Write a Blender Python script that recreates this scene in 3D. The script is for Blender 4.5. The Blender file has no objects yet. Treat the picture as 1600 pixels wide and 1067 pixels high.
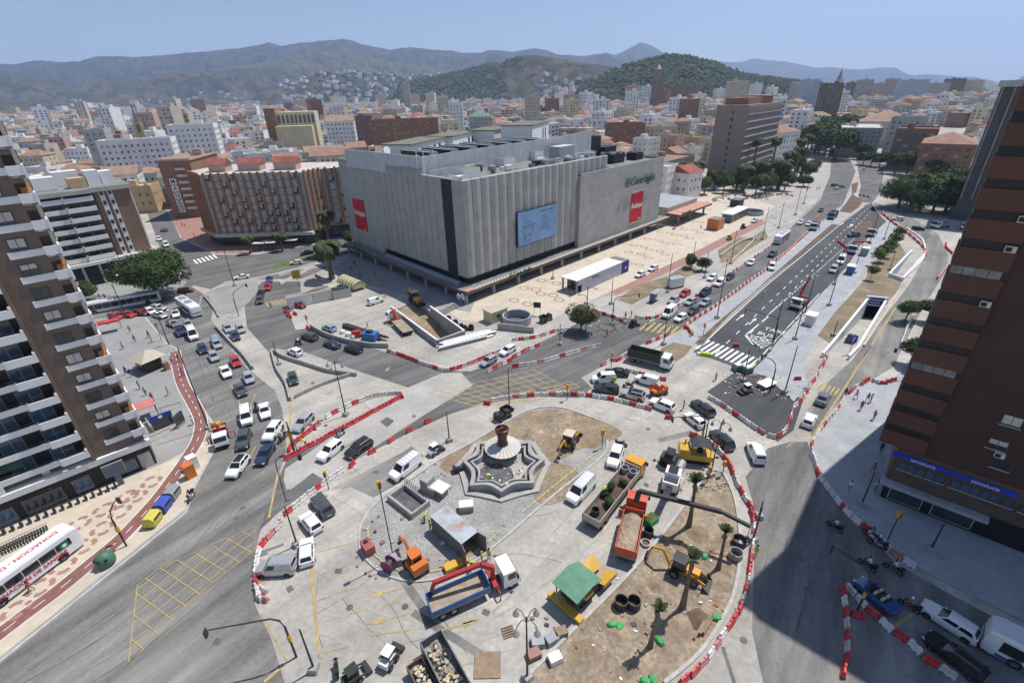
import bpy,math,random
import numpy as np
from mathutils import Vector,Matrix,geometry,noise
random.seed(7)
S=bpy.context.scene
COL=S.collection
D=bpy.data
pi=math.pi
# ---------------------------------------------------------------- camera
CAM_H=48.0
_nad=np.array([40.0,1466.5,753.0]);_nad/=np.linalg.norm(_nad)
_fh=np.array([0,0,1.0])-_nad*_nad[2];_fh/=np.linalg.norm(_fh)
_R=np.array([np.cross(_nad,_fh),_fh,-_nad])
cam_d=D.cameras.new('camera');cam=D.objects.new('camera',cam_d);COL.objects.link(cam)
cam_d.sensor_width=36.0;cam_d.lens=753.0/1600*36
cam_d.clip_start=0.5;cam_d.clip_end=60000
_m=Matrix(((_R[0][0],-_R[0][1],-_R[0][2],0),(_R[1][0],-_R[1][1],-_R[1][2],0),(_R[2][0],-_R[2][1],-_R[2][2],CAM_H),(0,0,0,1)))
cam.matrix_world=_m
S.camera=cam
# ---------------------------------------------------------------- sky and sun
SUN_AZ,SUN_EL=math.radians(56),math.radians(64.5)
w=D.worlds.new('World');S.world=w;w.use_nodes=True
nt=w.node_tree;bg=nt.nodes['Background']
sky=nt.nodes.new('ShaderNodeTexSky');sky.sky_type='NISHITA';sky.sun_disc=False
sky.sun_elevation=SUN_EL;sky.sun_rotation=SUN_AZ
sky.altitude=50;sky.air_density=1.0;sky.dust_density=0.35;sky.ozone_density=2.4
nt.links.new(sky.outputs[0],bg.inputs[0]);bg.inputs[1].default_value=0.1
sl=D.lights.new('sun','SUN');sun=D.objects.new('sun',sl);COL.objects.link(sun)
sl.energy=5.0;sl.angle=math.radians(0.53);sl.color=(1.0,0.955,0.89)
_sd=Vector((math.sin(SUN_AZ)*math.cos(SUN_EL),math.cos(SUN_AZ)*math.cos(SUN_EL),math.sin(SUN_EL)))
sun.rotation_euler=(-_sd).to_track_quat('-Z','Y').to_euler();sun.location=(0,0,400)
S.view_settings.view_transform='Standard';S.view_settings.look='None'
S.view_settings.exposure=0.06;S.view_settings.gamma=1.0;S.view_settings.use_curve_mapping=False
S.render.engine='CYCLES'
S.cycles.max_bounces=5;S.cycles.diffuse_bounces=3;S.cycles.glossy_bounces=3;S.cycles.transmission_bounces=3
S.cycles.volume_bounces=1
try:
 S.cycles.use_denoising=True;S.cycles.denoiser='OPENIMAGEDENOISE'
except Exception:
 pass
# ---------------------------------------------------------------- photo pixel (1600x1067) -> place
def ray(px,py):
 return _R@np.array([px-800.0,py-533.5,753.0])
def G(px,py,z=0.0):
 v=ray(px,py);t=(CAM_H-z)/-v[2]
 return(float(v[0]*t),float(v[1]*t))
def at_depth(px,py,y):
 v=ray(px,py);t=y/v[1]
 return(float(v[0]*t),y,float(CAM_H+v[2]*t))
def Q(c,r,x,y):
 return(400*c+x*.253,(0,270,540,797)[r]+y*.253)
def GQ(cr,x,y,z=0.0):
 return G(*Q(int(cr[0]),int(cr[1]),x,y),z)
def wall(O,ang,px,py):
 v=ray(px,py);a=math.radians(ang);d=np.array([math.cos(a),math.sin(a)]);n=np.array([-d[1],d[0]]);O=np.array(O[:2],float)
 t=(O@n)/(v[:2]@n);p=v[:2]*t
 return float((p-O)@d),float(CAM_H+v[2]*t)
def proj(x,y,z=0.0):
 c=_R.T@np.array([x,y,z-CAM_H]);return(800+753*c[0]/c[2],533.5+753*c[1]/c[2]) if c[2]>0.1 else(-9999,-9999)
def ang_of(a,b):
 return math.atan2(b[1]-a[1],b[0]-a[0])
def height_over(base,py):
 lo,hi=0.0,90.0
 for _ in range(40):
  m=(lo+hi)/2
  if proj(base[0],base[1],m)[1]>py:lo=m
  else:hi=m
 return lo
# ---------------------------------------------------------------- materials
MATS={}
def mat(name,col,rough=.7,metal=0.,var=.12,scale=.6,spec=.3,coat=0.,dirt=None,dirt_scale=.08,dirt_amt=.5,fine=None,bump=0.,emit=0.,local=False,streak=None):
 """procedural material: base colour broken up by two noises, optional larger stains and fine grain"""
 if name in MATS:return MATS[name]
 m=D.materials.new(name);m.use_nodes=True;MATS[name]=m
 n=m.node_tree;b=n.nodes['Principled BSDF']
 b.inputs['Roughness'].default_value=rough;b.inputs['Metallic'].default_value=metal
 b.inputs['Specular IOR Level'].default_value=spec
 if coat:b.inputs['Coat Weight'].default_value=coat;b.inputs['Coat Roughness'].default_value=.06
 if emit:
  b.inputs['Emission Color'].default_value=(*col,1);b.inputs['Emission Strength'].default_value=emit
 L=n.links.new
 if local:
  tc=n.nodes.new('ShaderNodeTexCoord');P=tc.outputs['Object']
 else:
  tc=n.nodes.new('ShaderNodeNewGeometry');P=tc.outputs['Position']
 def tex(sc,det=4):
  t=n.nodes.new('ShaderNodeTexNoise');t.inputs['Scale'].default_value=sc;t.inputs['Detail'].default_value=det;t.inputs['Roughness'].default_value=.6
  L(P,t.inputs['Vector']);return t
 def ramp(src,a,c,p0=.35,p1=.65):
  r=n.nodes.new('ShaderNodeMapRange');r.inputs['From Min'].default_value=p0;r.inputs['From Max'].default_value=p1
  r.inputs['To Min'].default_value=a;r.inputs['To Max'].default_value=c;L(src,r.inputs['Value']);return r.outputs[0]
 def mixc(fac,a,c,blend='MIX'):
  x=n.nodes.new('ShaderNodeMix');x.data_type='RGBA';x.blend_type=blend
  if isinstance(fac,float):x.inputs[0].default_value=fac
  else:L(fac,x.inputs[0])
  for i,v in((6,a),(7,c)):
   if isinstance(v,tuple):x.inputs[i].default_value=(*v,1)
   else:L(v,x.inputs[i])
  return x.outputs[2]
 c=tuple(col)
 if var>0:
  t=tex(scale)
  lo=tuple(max(0,v*(1-var)) for v in col);hi=tuple(min(1,v*(1+var)) for v in col)
  c=mixc(ramp(t.outputs['Fac'],0.,1.),lo,hi)
 if fine:
  t2=tex(fine[0],3)
  k=n.nodes.new('ShaderNodeCombineColor');v=ramp(t2.outputs['Fac'],1-fine[1],1+fine[1],.3,.7)
  for i in range(3):L(v,k.inputs[i])
  c=mixc(1.0,c,k.outputs[0],'MULTIPLY')
 if dirt:
  t3=tex(dirt_scale,6)
  c=mixc(ramp(t3.outputs['Fac'],0.,dirt_amt,.45,.68),c,tuple(dirt))
 for sa,sc_,sk in streak or():
  mp=n.nodes.new('ShaderNodeMapping');mp.inputs['Rotation'].default_value=(0,0,-sa);L(P,mp.inputs['Vector'])
  m2=n.nodes.new('ShaderNodeMapping');m2.inputs['Scale'].default_value=(sc_*.035,sc_,1);L(mp.outputs[0],m2.inputs['Vector'])
  t5=n.nodes.new('ShaderNodeTexNoise');t5.inputs['Scale'].default_value=1.;t5.inputs['Detail'].default_value=5;L(m2.outputs[0],t5.inputs['Vector'])
  k5=n.nodes.new('ShaderNodeCombineColor');v5=ramp(t5.outputs['Fac'],1-sk,1+sk*.6,.32,.66)
  for i in range(3):L(v5,k5.inputs[i])
  c=mixc(1.0,c,k5.outputs[0],'MULTIPLY')
 if isinstance(c,tuple):b.inputs['Base Color'].default_value=(*c,1)
 else:L(c,b.inputs['Base Color'])
 if bump:
  t4=tex(fine[0] if fine else 3.,5);bp=n.nodes.new('ShaderNodeBump');bp.inputs['Strength'].default_value=bump;bp.inputs['Distance'].default_value=.05
  L(t4.outputs['Fac'],bp.inputs['Height']);L(bp.outputs[0],b.inputs['Normal'])
 return m
def brickmat(name,c1,c2,mortar,bw=.5,bh=.1,rough=.8,axis='facade',msize=.012):
 """courses of small units read in the wall's own coordinates (x along the wall, z up)"""
 if name in MATS:return MATS[name]
 m=D.materials.new(name);m.use_nodes=True;MATS[name]=m
 n=m.node_tree;b=n.nodes['Principled BSDF'];b.inputs['Roughness'].default_value=rough;b.inputs['Specular IOR Level'].default_value=.25
 L=n.links.new
 tc=n.nodes.new('ShaderNodeTexCoord');sp=n.nodes.new('ShaderNodeSeparateXYZ');L(tc.outputs['Object'],sp.inputs[0])
 ad=n.nodes.new('ShaderNodeMath');ad.operation='ADD';L(sp.outputs[0],ad.inputs[0]);L(sp.outputs[1],ad.inputs[1])
 cb=n.nodes.new('ShaderNodeCombineXYZ');L(ad.outputs[0],cb.inputs[0]);L(sp.outputs[2],cb.inputs[1])
 br=n.nodes.new('ShaderNodeTexBrick');L(cb.outputs[0],br.inputs['Vector'])
 br.inputs['Color1'].default_value=(*c1,1);br.inputs['Color2'].default_value=(*c2,1);br.inputs['Mortar'].default_value=(*mortar,1)
 br.inputs['Scale'].default_value=1.;br.inputs['Brick Width'].default_value=bw;br.inputs['Row Height'].default_value=bh;br.inputs['Mortar Size'].default_value=msize
 ns=n.nodes.new('ShaderNodeTexNoise');ns.inputs['Scale'].default_value=.35;ns.inputs['Detail'].default_value=6;gp_=n.nodes.new('ShaderNodeNewGeometry');L(gp_.outputs['Position'],ns.inputs['Vector'])
 mr=n.nodes.new('ShaderNodeMapRange');mr.inputs['From Min'].default_value=.3;mr.inputs['From Max'].default_value=.7;mr.inputs['To Min'].default_value=.86;mr.inputs['To Max'].default_value=1.1;L(ns.outputs['Fac'],mr.inputs['Value'])
 mx=n.nodes.new('ShaderNodeVectorMath');mx.operation='SCALE';L(br.outputs['Color'],mx.inputs[0]);L(mr.outputs[0],mx.inputs['Scale'])
 L(mx.outputs[0],b.inputs['Base Color'])
 return m
# ---------------------------------------------------------------- mesh collecting
class MB:
 def __init__(s):s.v=[];s.f=[];s.m=[]
 def add(s,vs,fs,m=0):
  o=len(s.v);s.v+=[tuple(p) for p in vs];s.f+=[tuple(i+o for i in f) for f in fs];s.m+=[m]*len(fs)
 def box(s,cx,cy,z0,sx,sy,h,rot=0.,m=0,top=None,taper=1.):
  c,n=math.cos(rot),math.sin(rot);vs=[]
  for z,k in((z0,1.),(z0+h,taper)):
   for dx,dy in((-1,-1),(1,-1),(1,1),(-1,1)):
    x,y=dx*sx/2*k,dy*sy/2*k;vs.append((cx+x*c-y*n,cy+x*n+y*c,z))
  s.add(vs,[(3,2,1,0),(0,1,5,4),(1,2,6,5),(2,3,7,6),(3,0,4,7)],m);s.add(vs[4:],[(0,1,2,3)],m if top is None else top)
  return s
 def bx(s,x0,x1,y0,y1,z0,z1,m=0,top=None):
  return s.box((x0+x1)/2,(y0+y1)/2,z0,abs(x1-x0),abs(y1-y0),z1-z0,0,m,top)
 def prism(s,poly,z0,z1,m=0,top=None,bottom=False):
  a=sum(poly[i][0]*poly[(i+1)%len(poly)][1]-poly[(i+1)%len(poly)][0]*poly[i][1] for i in range(len(poly)))
  if a<0:poly=poly[::-1]
  n=len(poly);vs=[(p[0],p[1],z0) for p in poly]+[(p[0],p[1],z1) for p in poly]
  s.add(vs,[(i,(i+1)%n,n+(i+1)%n,n+i) for i in range(n)],m)
  s.add(vs[n:],[tuple(range(n))],m if top is None else top)
  if bottom:s.add(vs[:n],[tuple(range(n))[::-1]],m)
  return s
 def sheet(s,poly,z,m=0):
  a=sum(poly[i][0]*poly[(i+1)%len(poly)][1]-poly[(i+1)%len(poly)][0]*poly[i][1] for i in range(len(poly)))
  if a<0:poly=poly[::-1]
  s.add([(p[0],p[1],z) for p in poly],[tuple(range(len(poly)))],m);return s
 def ribbon(s,pts,w,z0,z1=None,m=0,closed=False):
  """strip of width w along a ground line; with z1 it is a solid kerb or wall"""
  n=len(pts);P=[Vector((p[0],p[1])) for p in pts];Lp=[];Rp=[]
  ws=w if isinstance(w,(list,tuple)) else[w]*n
  for i in range(n):
   if closed:d=P[(i+1)%n]-P[i-1]
   else:d=P[min(i+1,n-1)]-P[max(i-1,0)]
   if d.length<1e-6:d=Vector((1,0))
   d.normalize();q=Vector((-d.y,d.x))*ws[i]/2;Lp.append(P[i]+q);Rp.append(P[i]-q)
  k=n if closed else n-1;zz=[p[2] if len(p)>2 else 0 for p in pts]
  if z1 is None:
   s.add([(p.x,p.y,z0+zz[i]) for i,p in enumerate(Lp)]+[(p.x,p.y,z0+zz[i]) for i,p in enumerate(Rp)],[(i,n+i,n+(i+1)%n,(i+1)%n) for i in range(k)],m)
  else:
   vs=[(p.x,p.y,z0+zz[i]) for i,p in enumerate(Lp)]+[(p.x,p.y,z0+zz[i]) for i,p in enumerate(Rp)]+[(p.x,p.y,z1+zz[i]) for i,p in enumerate(Lp)]+[(p.x,p.y,z1+zz[i]) for i,p in enumerate(Rp)]
   fs=[]
   for i in range(k):
    j=(i+1)%n
    fs+=[(2*n+i,3*n+i,3*n+j,2*n+j),(i,2*n+i,2*n+j,j),(n+j,3*n+j,3*n+i,n+i)]
   if not closed:fs+=[(0,n,3*n,2*n),(2*n-1,n-1,3*n-1,4*n-1)]
   s.add(vs,fs,m)
  return s
 def cyl(s,x,y,z0,z1,r0,r1=None,n=10,m=0,cap=True,top=None):
  r1=r0 if r1 is None else r1;vs=[]
  for z,r in((z0,r0),(z1,r1)):
   vs+=[(x+r*math.cos(2*pi*i/n),y+r*math.sin(2*pi*i/n),z) for i in range(n)]
  s.add(vs,[(i,(i+1)%n,n+(i+1)%n,n+i) for i in range(n)],m)
  if cap:s.add(vs[n:],[tuple(range(n))],m if top is None else top);s.add(vs[:n],[tuple(range(n))[::-1]],m)
  return s
 def lathe(s,x,y,prof,n=12,m=0,z=0.,sx=1.,sy=1.):
  vs=[]
  for r,h in prof:vs+=[(x+sx*r*math.cos(2*pi*i/n),y+sy*r*math.sin(2*pi*i/n),z+h) for i in range(n)]
  s.add(vs,[(k*n+i,k*n+(i+1)%n,(k+1)*n+(i+1)%n,(k+1)*n+i) for k in range(len(prof)-1) for i in range(n)],m)
  s.add(vs[-n:],[tuple(range(n))],m);s.add(vs[:n],[tuple(range(n))[::-1]],m)
  return s
 def tube(s,pts,r,n=6,m=0):
  P=[Vector(p) for p in pts];rs=r if isinstance(r,(list,tuple)) else[r]*len(P);rings=[]
  for i,p in enumerate(P):
   d=(P[min(i+1,len(P)-1)]-P[max(i-1,0)]).normalized()
   u=d.cross(Vector((0,0,1)) if abs(d.z)<.95 else Vector((1,0,0))).normalized();w2=d.cross(u)
   rings.append([p+rs[i]*(u*math.cos(2*pi*j/n)+w2*math.sin(2*pi*j/n)) for j in range(n)])
  vs=[q for rg in rings for q in rg]
  fs=[(k*n+j,(k+1)*n+j,(k+1)*n+(j+1)%n,k*n+(j+1)%n) for k in range(len(P)-1) for j in range(n)]
  fs+=[tuple(range(n)),tuple(range((len(P)-1)*n,len(P)*n))[::-1]]
  s.add(vs,fs,m);return s
 def beam(s,a,b,w,h,m=0):
  a,b=Vector(a),Vector(b);d=(b-a).normalized();u=d.cross(Vector((0,0,1)))
  if u.length<1e-3:u=Vector((1,0,0))
  u.normalize();v=u.cross(d)
  vs=[p+u*(i*w/2)+v*(j*h/2) for p in(a,b) for i,j in((-1,-1),(1,-1),(1,1),(-1,1))]
  s.add(vs,[(0,1,2,3),(7,6,5,4),(0,4,5,1),(1,5,6,2),(2,6,7,3),(3,7,4,0)],m);return s
 def loft(s,secs,m=0,caps=True,mf=None):
  n=len(secs[0]);vs=[p for sc in secs for p in sc];
  for k in range(len(secs)-1):
   for i in range(n):
    j=(i+1)%n
    s.f.append(tuple(len(s.v)+q for q in(k*n+i,(k+1)*n+i,(k+1)*n+j,k*n+j)));s.m.append(mf(k,i) if mf else m)
  if caps:
   s.f.append(tuple(len(s.v)+q for q in range(n)));s.m.append(m)
   s.f.append(tuple(len(s.v)+q for q in range((len(secs)-1)*n,len(secs)*n))[::-1]);s.m.append(m)
  s.v+=[tuple(p) for p in vs];return s
 def mesh(s,name,mats,smooth=False,sharp=35):
  me=D.meshes.new(name);me.from_pydata(s.v,[],s.f)
  for x in(mats if isinstance(mats,(list,tuple)) else[mats]):me.materials.append(x)
  if any(s.m):me.polygons.foreach_set('material_index',s.m)
  if smooth:
   me.polygons.foreach_set('use_smooth',[True]*len(me.polygons));me.set_sharp_from_angle(angle=math.radians(sharp))
  me.update();return me
 def build(s,name,mats,parent=None,smooth=False,loc=(0,0,0),rz=0.,fix=False,**kw):
  me=s.mesh(name,mats,smooth)
  if fix:fix_normals(me)
  return put(name,me,parent,loc,rz,**kw)
import bmesh
def fix_normals(me):
 bm=bmesh.new();bm.from_mesh(me);bmesh.ops.recalc_face_normals(bm,faces=bm.faces[:]);bm.to_mesh(me);bm.free()
def put(name,me,parent=None,loc=(0,0,0),rz=0.,label=None,cat=None,group=None,kind=None,rot=None,scale=None):
 o=D.objects.new(name,me);COL.objects.link(o);o.parent=parent;o.location=loc
 o.rotation_euler=rot if rot else(0,0,rz)
 if scale:o.scale=scale
 tag(o,label,cat,group,kind);return o
def tag(o,label=None,cat=None,group=None,kind=None):
 for k,v in(('label',label),('category',cat),('group',group),('kind',kind)):
  if v:o[k]=v
 return o
def thing(name,label,cat,loc=(0,0,0),rz=0.,group=None,rot=None):
 o=D.objects.new(name,None);COL.objects.link(o);o.empty_display_size=.2
 o.location=(loc[0],loc[1],loc[2] if len(loc)>2 else 0);o.rotation_euler=rot if rot else(0,0,rz)
 return tag(o,label,cat,group)
KIDS={}
def copy_tree(o,parent=None):
 c=o.copy();COL.objects.link(c)
 if parent:c.parent=parent
 for ch in o.children:copy_tree(ch,c)
 return c
def dup(proto,loc,rz,label,group=None,paint=None,scale=None):
 """a copy of a thing with its parts; paint swaps the first material of parts whose slot is object-linked"""
 c=copy_tree(proto);c.location=(loc[0],loc[1],loc[2] if len(loc)>2 else 0);c.rotation_euler=(0,0,rz)
 if scale:c.scale=scale
 c['label']=label
 if group:c['group']=group
 elif 'group' in c:del c['group']
 if paint:
  for ch in c.children:
   if ch.get('paint'):ch.material_slots[0].link='OBJECT';ch.material_slots[0].material=paint
 return c
def smooth_line(pts,k=6,closed=False):
 n=len(pts);out=[]
 for i in range(n if closed else n-1):
  p0=pts[(i-1)%n] if closed or i>0 else pts[0];p1=pts[i];p2=pts[(i+1)%n];p3=pts[(i+2)%n] if closed or i+2<n else pts[-1]
  for j in range(k):
   t=j/k
   out.append(tuple(.5*(2*p1[a]+(p2[a]-p0[a])*t+(2*p0[a]-5*p1[a]+4*p2[a]-p3[a])*t*t+(3*p1[a]-p0[a]-3*p2[a]+p3[a])*t**3) for a in(0,1)))
 if not closed:out.append(tuple(pts[-1][:2]))
 return out
def resample(pts,step):
 out=[];P=[Vector(p[:2]) for p in pts];acc=0.;nxt=step/2
 for a,b in zip(P,P[1:]):
  l=(b-a).length
  while acc+l>=nxt and l>0:
   t=(nxt-acc)/l;q=a.lerp(b,t);out.append((q.x,q.y,math.atan2(b.y-a.y,b.x-a.x)));nxt+=step
  acc+=l
 return out
def text_mesh(txt,size=1.,depth=.02,shear=0.,bold=0.,align='CENTER',space=1.):
 cu=D.curves.new('lettering','FONT');cu.body=txt;cu.size=size;cu.extrude=depth;cu.shear=shear;cu.offset=bold;cu.align_x=align;cu.align_y='CENTER';cu.space_character=space;cu.resolution_u=3
 o=D.objects.new('lettering',cu);COL.objects.link(o)
 dg=bpy.context.evaluated_depsgraph_get();me=D.meshes.new_from_object(o.evaluated_get(dg));D.objects.remove(o);return me
def text_on(name,txt,parent,loc,rot,m,size,depth=.02,**kw):
 me=text_mesh(txt,size,depth,**kw);me.materials.clear();me.materials.append(m)
 return put(name,me,parent,loc,rot=rot)
# ================================================================= setting: ground, roads, pavements
M={}
M['dust']=mat('dusty concrete',(.42,.395,.355),.9,scale=.05,var=.13,dirt=(.27,.255,.235),dirt_scale=.09,dirt_amt=.6,fine=(1.6,.16),bump=.1,streak=((.75,.35,.16),(2.6,.5,.08)))
M['asphalt']=mat('worn asphalt',(.185,.18,.172),.9,scale=.06,var=.16,dirt=(.29,.275,.25),dirt_scale=.07,dirt_amt=.75,fine=(2.2,.16),bump=.1,streak=((.86,.42,.34),(1.1,1.3,.12)))
M['asphalt2']=mat('grey asphalt',(.135,.133,.13),.88,scale=.07,var=.14,dirt=(.21,.2,.19),dirt_scale=.1,dirt_amt=.6,fine=(2.4,.16),bump=.1,streak=((.62,.5,.28),(.8,1.4,.12)))
M['asphalt_new']=mat('new asphalt',(.07,.072,.08),.85,scale=.09,var=.12,dirt=(.115,.113,.113),dirt_scale=.06,dirt_amt=.5,fine=(2.2,.12),bump=.06,streak=((.84,.6,.16),))
M['pale_patch']=mat('pale concrete patch',(.40,.385,.355),.9,scale=.15,var=.1,dirt=(.30,.29,.27),dirt_scale=.25,dirt_amt=.6,fine=(2.,.12))
M['grey_paving']=mat('grey paving',(.30,.295,.285),.85,scale=.4,var=.1,dirt=(.22,.215,.21),dirt_scale=.2,dirt_amt=.6,fine=(1.3,.08))
M['blue_paving']=mat('light grey paving',(.36,.37,.39),.8,scale=.3,var=.08,dirt=(.27,.28,.3),dirt_scale=.25,dirt_amt=.6,fine=(1.2,.07))
M['cream_paving']=mat('cream paving',(.55,.48,.385),.85,scale=.5,var=.07,dirt=(.42,.37,.30),dirt_scale=.18,dirt_amt=.55,fine=(1.2,.06))
M['red_paving']=mat('red paving',(.34,.19,.155),.85,scale=.6,var=.1,dirt=(.27,.17,.15),dirt_scale=.4,dirt_amt=.5,fine=(1.5,.08))
M['bike_red']=mat('red bike path',(.235,.105,.09),.85,scale=.5,var=.12,dirt=(.2,.12,.105),dirt_scale=.3,dirt_amt=.6,fine=(2.,.1))
M['sand']=mat('sand',(.29,.225,.155),.95,scale=.25,var=.2,dirt=(.205,.15,.1),dirt_scale=.3,dirt_amt=.85,fine=(1.9,.28),bump=.9)
M['sand_light']=mat('pale sand',(.33,.265,.19),.95,scale=.3,var=.2,dirt=(.20,.15,.105),dirt_scale=.42,dirt_amt=.85,fine=(2.2,.3),bump=.9,streak=((.9,1.2,.14),(2.2,1.6,.1)))
M['gravel']=mat('grey gravel',(.33,.32,.305),.95,scale=.25,var=.16,dirt=(.24,.23,.22),dirt_scale=.3,dirt_amt=.7,fine=(3.2,.3),bump=.9)
M['soil']=mat('brown soil',(.13,.09,.065),.95,scale=.5,var=.25,dirt=(.2,.15,.11),dirt_scale=.25,dirt_amt=.6,fine=(2.2,.25),bump=.6)
M['dry_grass']=mat('dry verge',(.24,.19,.13),.95,scale=.25,var=.2,dirt=(.16,.135,.08),dirt_scale=.2,dirt_amt=.8,fine=(1.8,.2),bump=.5)
M['lawn']=mat('green lawn',(.10,.15,.04),.95,scale=.5,var=.3,fine=(3.,.2))
M['kerb']=mat('kerb stone',(.43,.42,.40),.85,scale=1.,var=.12,fine=(3.,.1))
M['white_line']=mat('white road paint',(.72,.72,.70),.7,scale=.8,var=.06,dirt=(.45,.45,.44),dirt_scale=.9,dirt_amt=.45)
M['yellow_line']=mat('worn yellow paint',(.46,.34,.13),.8,scale=.8,var=.12,dirt=(.25,.23,.19),dirt_scale=1.1,dirt_amt=.95)
M['conc']=mat('grey concrete',(.36,.35,.33),.85,scale=.5,var=.1,dirt=(.25,.245,.235),dirt_scale=.4,dirt_amt=.6,fine=(2.,.08))
M['white_conc']=mat('white painted concrete',(.74,.74,.74),.7,scale=.4,var=.05,dirt=(.55,.54,.52),dirt_scale=.5,dirt_amt=.4)
M['tunnel']=mat('tunnel dark',(.03,.03,.032),.95,var=.1)
def px(pts,z=0.):return[G(a,b,z) for a,b in pts]
def zq(cr,pts,z=0.):return[GQ(cr,a,b,z) for a,b in pts]
def surf(name,pts,z,m,kerb=None,sm=0,closed_smooth=False):
 """a ground sheet, or with kerb a raised slab with its edge stones"""
 if sm:pts=smooth_line(pts,sm,True)
 b=MB()
 if kerb:
  b.prism(pts,-.02,kerb,0);o=b.build(name,M[m],kind='structure')
 else:
  b.sheet(pts,z,0);o=b.build(name,M[m],kind='structure')
 return o
# recesses cut into the ground: two underpass ramps and one excavation
RAMP1=zq('31',[(395,1075),(612,850),(700,862),(560,1075)])
RAMP1=px([(1284,558),(1299,540.5),(1355,471),(1383,474),(1340,546),(1325,562)])
RAMP2=zq('31',[(745,640),(885,492),(962,520),(828,668)])
TRENCH=px([(612,487),(684,541),(726,526),(673,487),(648,470)])
vs=[(-30000,-3000),(30000,-3000),(30000,40000),(-30000,40000)];fs=[[0,1,2,3]]
for h in(RAMP1,RAMP2,TRENCH):
 fs.append(list(range(len(vs),len(vs)+len(h))));vs+=h
r=geometry.delaunay_2d_cdt([Vector(v) for v in vs],[],fs,0,1e-6)
def inside(p,poly):
 k=False
 for i in range(len(poly)):
  a,c=poly[i-1],poly[i]
  if(a[1]>p[1])!=(c[1]>p[1]) and p[0]<(c[0]-a[0])*(p[1]-a[1])/(c[1]-a[1])+a[0]:k=not k
 return k
def in_hole(f):
 c=sum((r[0][i] for i in f),Vector((0,0)))/len(f);return any(inside(c,h) for h in(RAMP1,RAMP2,TRENCH))
b=MB();b.add([(v.x,v.y,0) for v in r[0]],[tuple(f) for f in r[2] if not in_hole(f)])
b.build('ground',M['dust'],kind='structure',fix=True)
# --- asphalt sheets (one 4 mm step above the ground)
A1=px([(-120,1130),(-60,1085),(291,803),(304,763),(340,697),(344,674),(311,629),(278,545),(263,538),(243,513),(229,495),(150,500),(60,480),(40,462),(150,462),(225,466),(282,462),(300,448),(335,470),(330,500),(372,560),(386,575),(430,610),(441,640),(448,700),(434,748),(404,838),(392,905),(400,948),(425,1000),(445,1067),(440,1130)])
surf('road',A1,.004,'asphalt')
surf('road',px([(225,320),(262,330),(282,372),(335,398),(400,398),(440,391),(500,381),(548,370),(552,395),(500,408),(450,422),(405,432),(352,440),(330,452),(302,446),(284,460),(255,400)]),.004,'asphalt2')
surf('road',px([(382,480),(396,455),(410,440),(470,440),(470,470),(452,490),(462,515),(490,515),(548,535),(600,549),(650,566),(690,579),(735,580),(790,562),(872,521),(930,490),(1022,503),(1040,523),(980,548),(960,562),(908,590),(925,606),(905,622),(830,619),(760,629),(700,648),(640,676),(560,716),(512,748),(470,775),(436,800),(404,830),(436,745),(450,715),(500,690),(600,630),(640,606),(560,580),(470,548),(432,545),(425,556),(386,512)]),.008,'asphalt2')
surf('road',px([(404,436),(470,436),(520,415),(450,424)]),.004,'asphalt2')
# avenue: queue carriageway and the freshly surfaced one
surf('road',px([(1018,503),(1091,463),(1154,420),(1200,387),(1283,308),(1297,275),(1300,235),(1322,236),(1337,268),(1318,318),(1262,366),(1200,421),(1116,482),(1070,512),(1040,527)]),.012,'asphalt2')
surf('road',px([(1083,550),(1140,497),(1200,441),(1319,344),(1352,321),(1362,318),(1368,330),(1385,346),(1342,386),(1326,414),(1283,459),(1213,536),(1195,560),(1172,582)]),.012,'asphalt_new')
surf('road',px([(1335,235),(1357,240),(1382,262),(1376,300),(1362,318),(1340,315),(1345,290),(1340,262)]),.012,'asphalt2')
surf('road',px([(1262,640),(1290,600),(1332,562),(1372,508),(1420,446),(1446,400),(1442,372),(1402,348),(1360,328),(1366,316),(1412,332),(1466,366),(1482,400),(1478,424),(1440,484),(1404,556),(1398,572),(1322,618),(1288,664),(1268,684)]),.012,'asphalt')
surf('road',px([(1262,690),(1270,720),(1330,806),(1400,880),(1480,925),(1640,1010),(1700,1150),(1320,1150),(1200,1100),(1175,985),(1178,880),(1180,800),(1165,745),(1200,700),(1235,690)]),.004,'asphalt')
surf('asphalt_apron',px([(1105,612),(1150,580),(1195,585),(1255,625),(1240,672),(1215,690),(1160,655)]),.012,'asphalt_new')
# worn pale patches over the junction
surf('concrete_patch',px([(600,632),(622,612),(690,583),(720,582),(739,602),(660,650),(560,715),(500,760),(462,768),(446,762),(452,728)]),.016,'pale_patch')
surf('concrete_patch',zq('12',[(190,890),(440,770),(520,640),(470,560),(180,760),(170,830)]),.020,'pale_patch')
surf('asphalt_patch',zq('12',[(765,470),(810,440),(855,465),(810,505)]),.024,'asphalt2')
surf('asphalt_patch',zq('12',[(200,900),(350,785),(425,830),(250,935)]),.024,'asphalt2')
surf('asphalt_patch',zq('12',[(470,880),(900,660),(960,620),(1040,680),(880,850),(720,940),(560,890)]),.004,'asphalt')
surf('concrete_patch',zq('12',[(500,900),(580,870),(740,945),(700,1000),(640,960)]),.012,'pale_patch')
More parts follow.
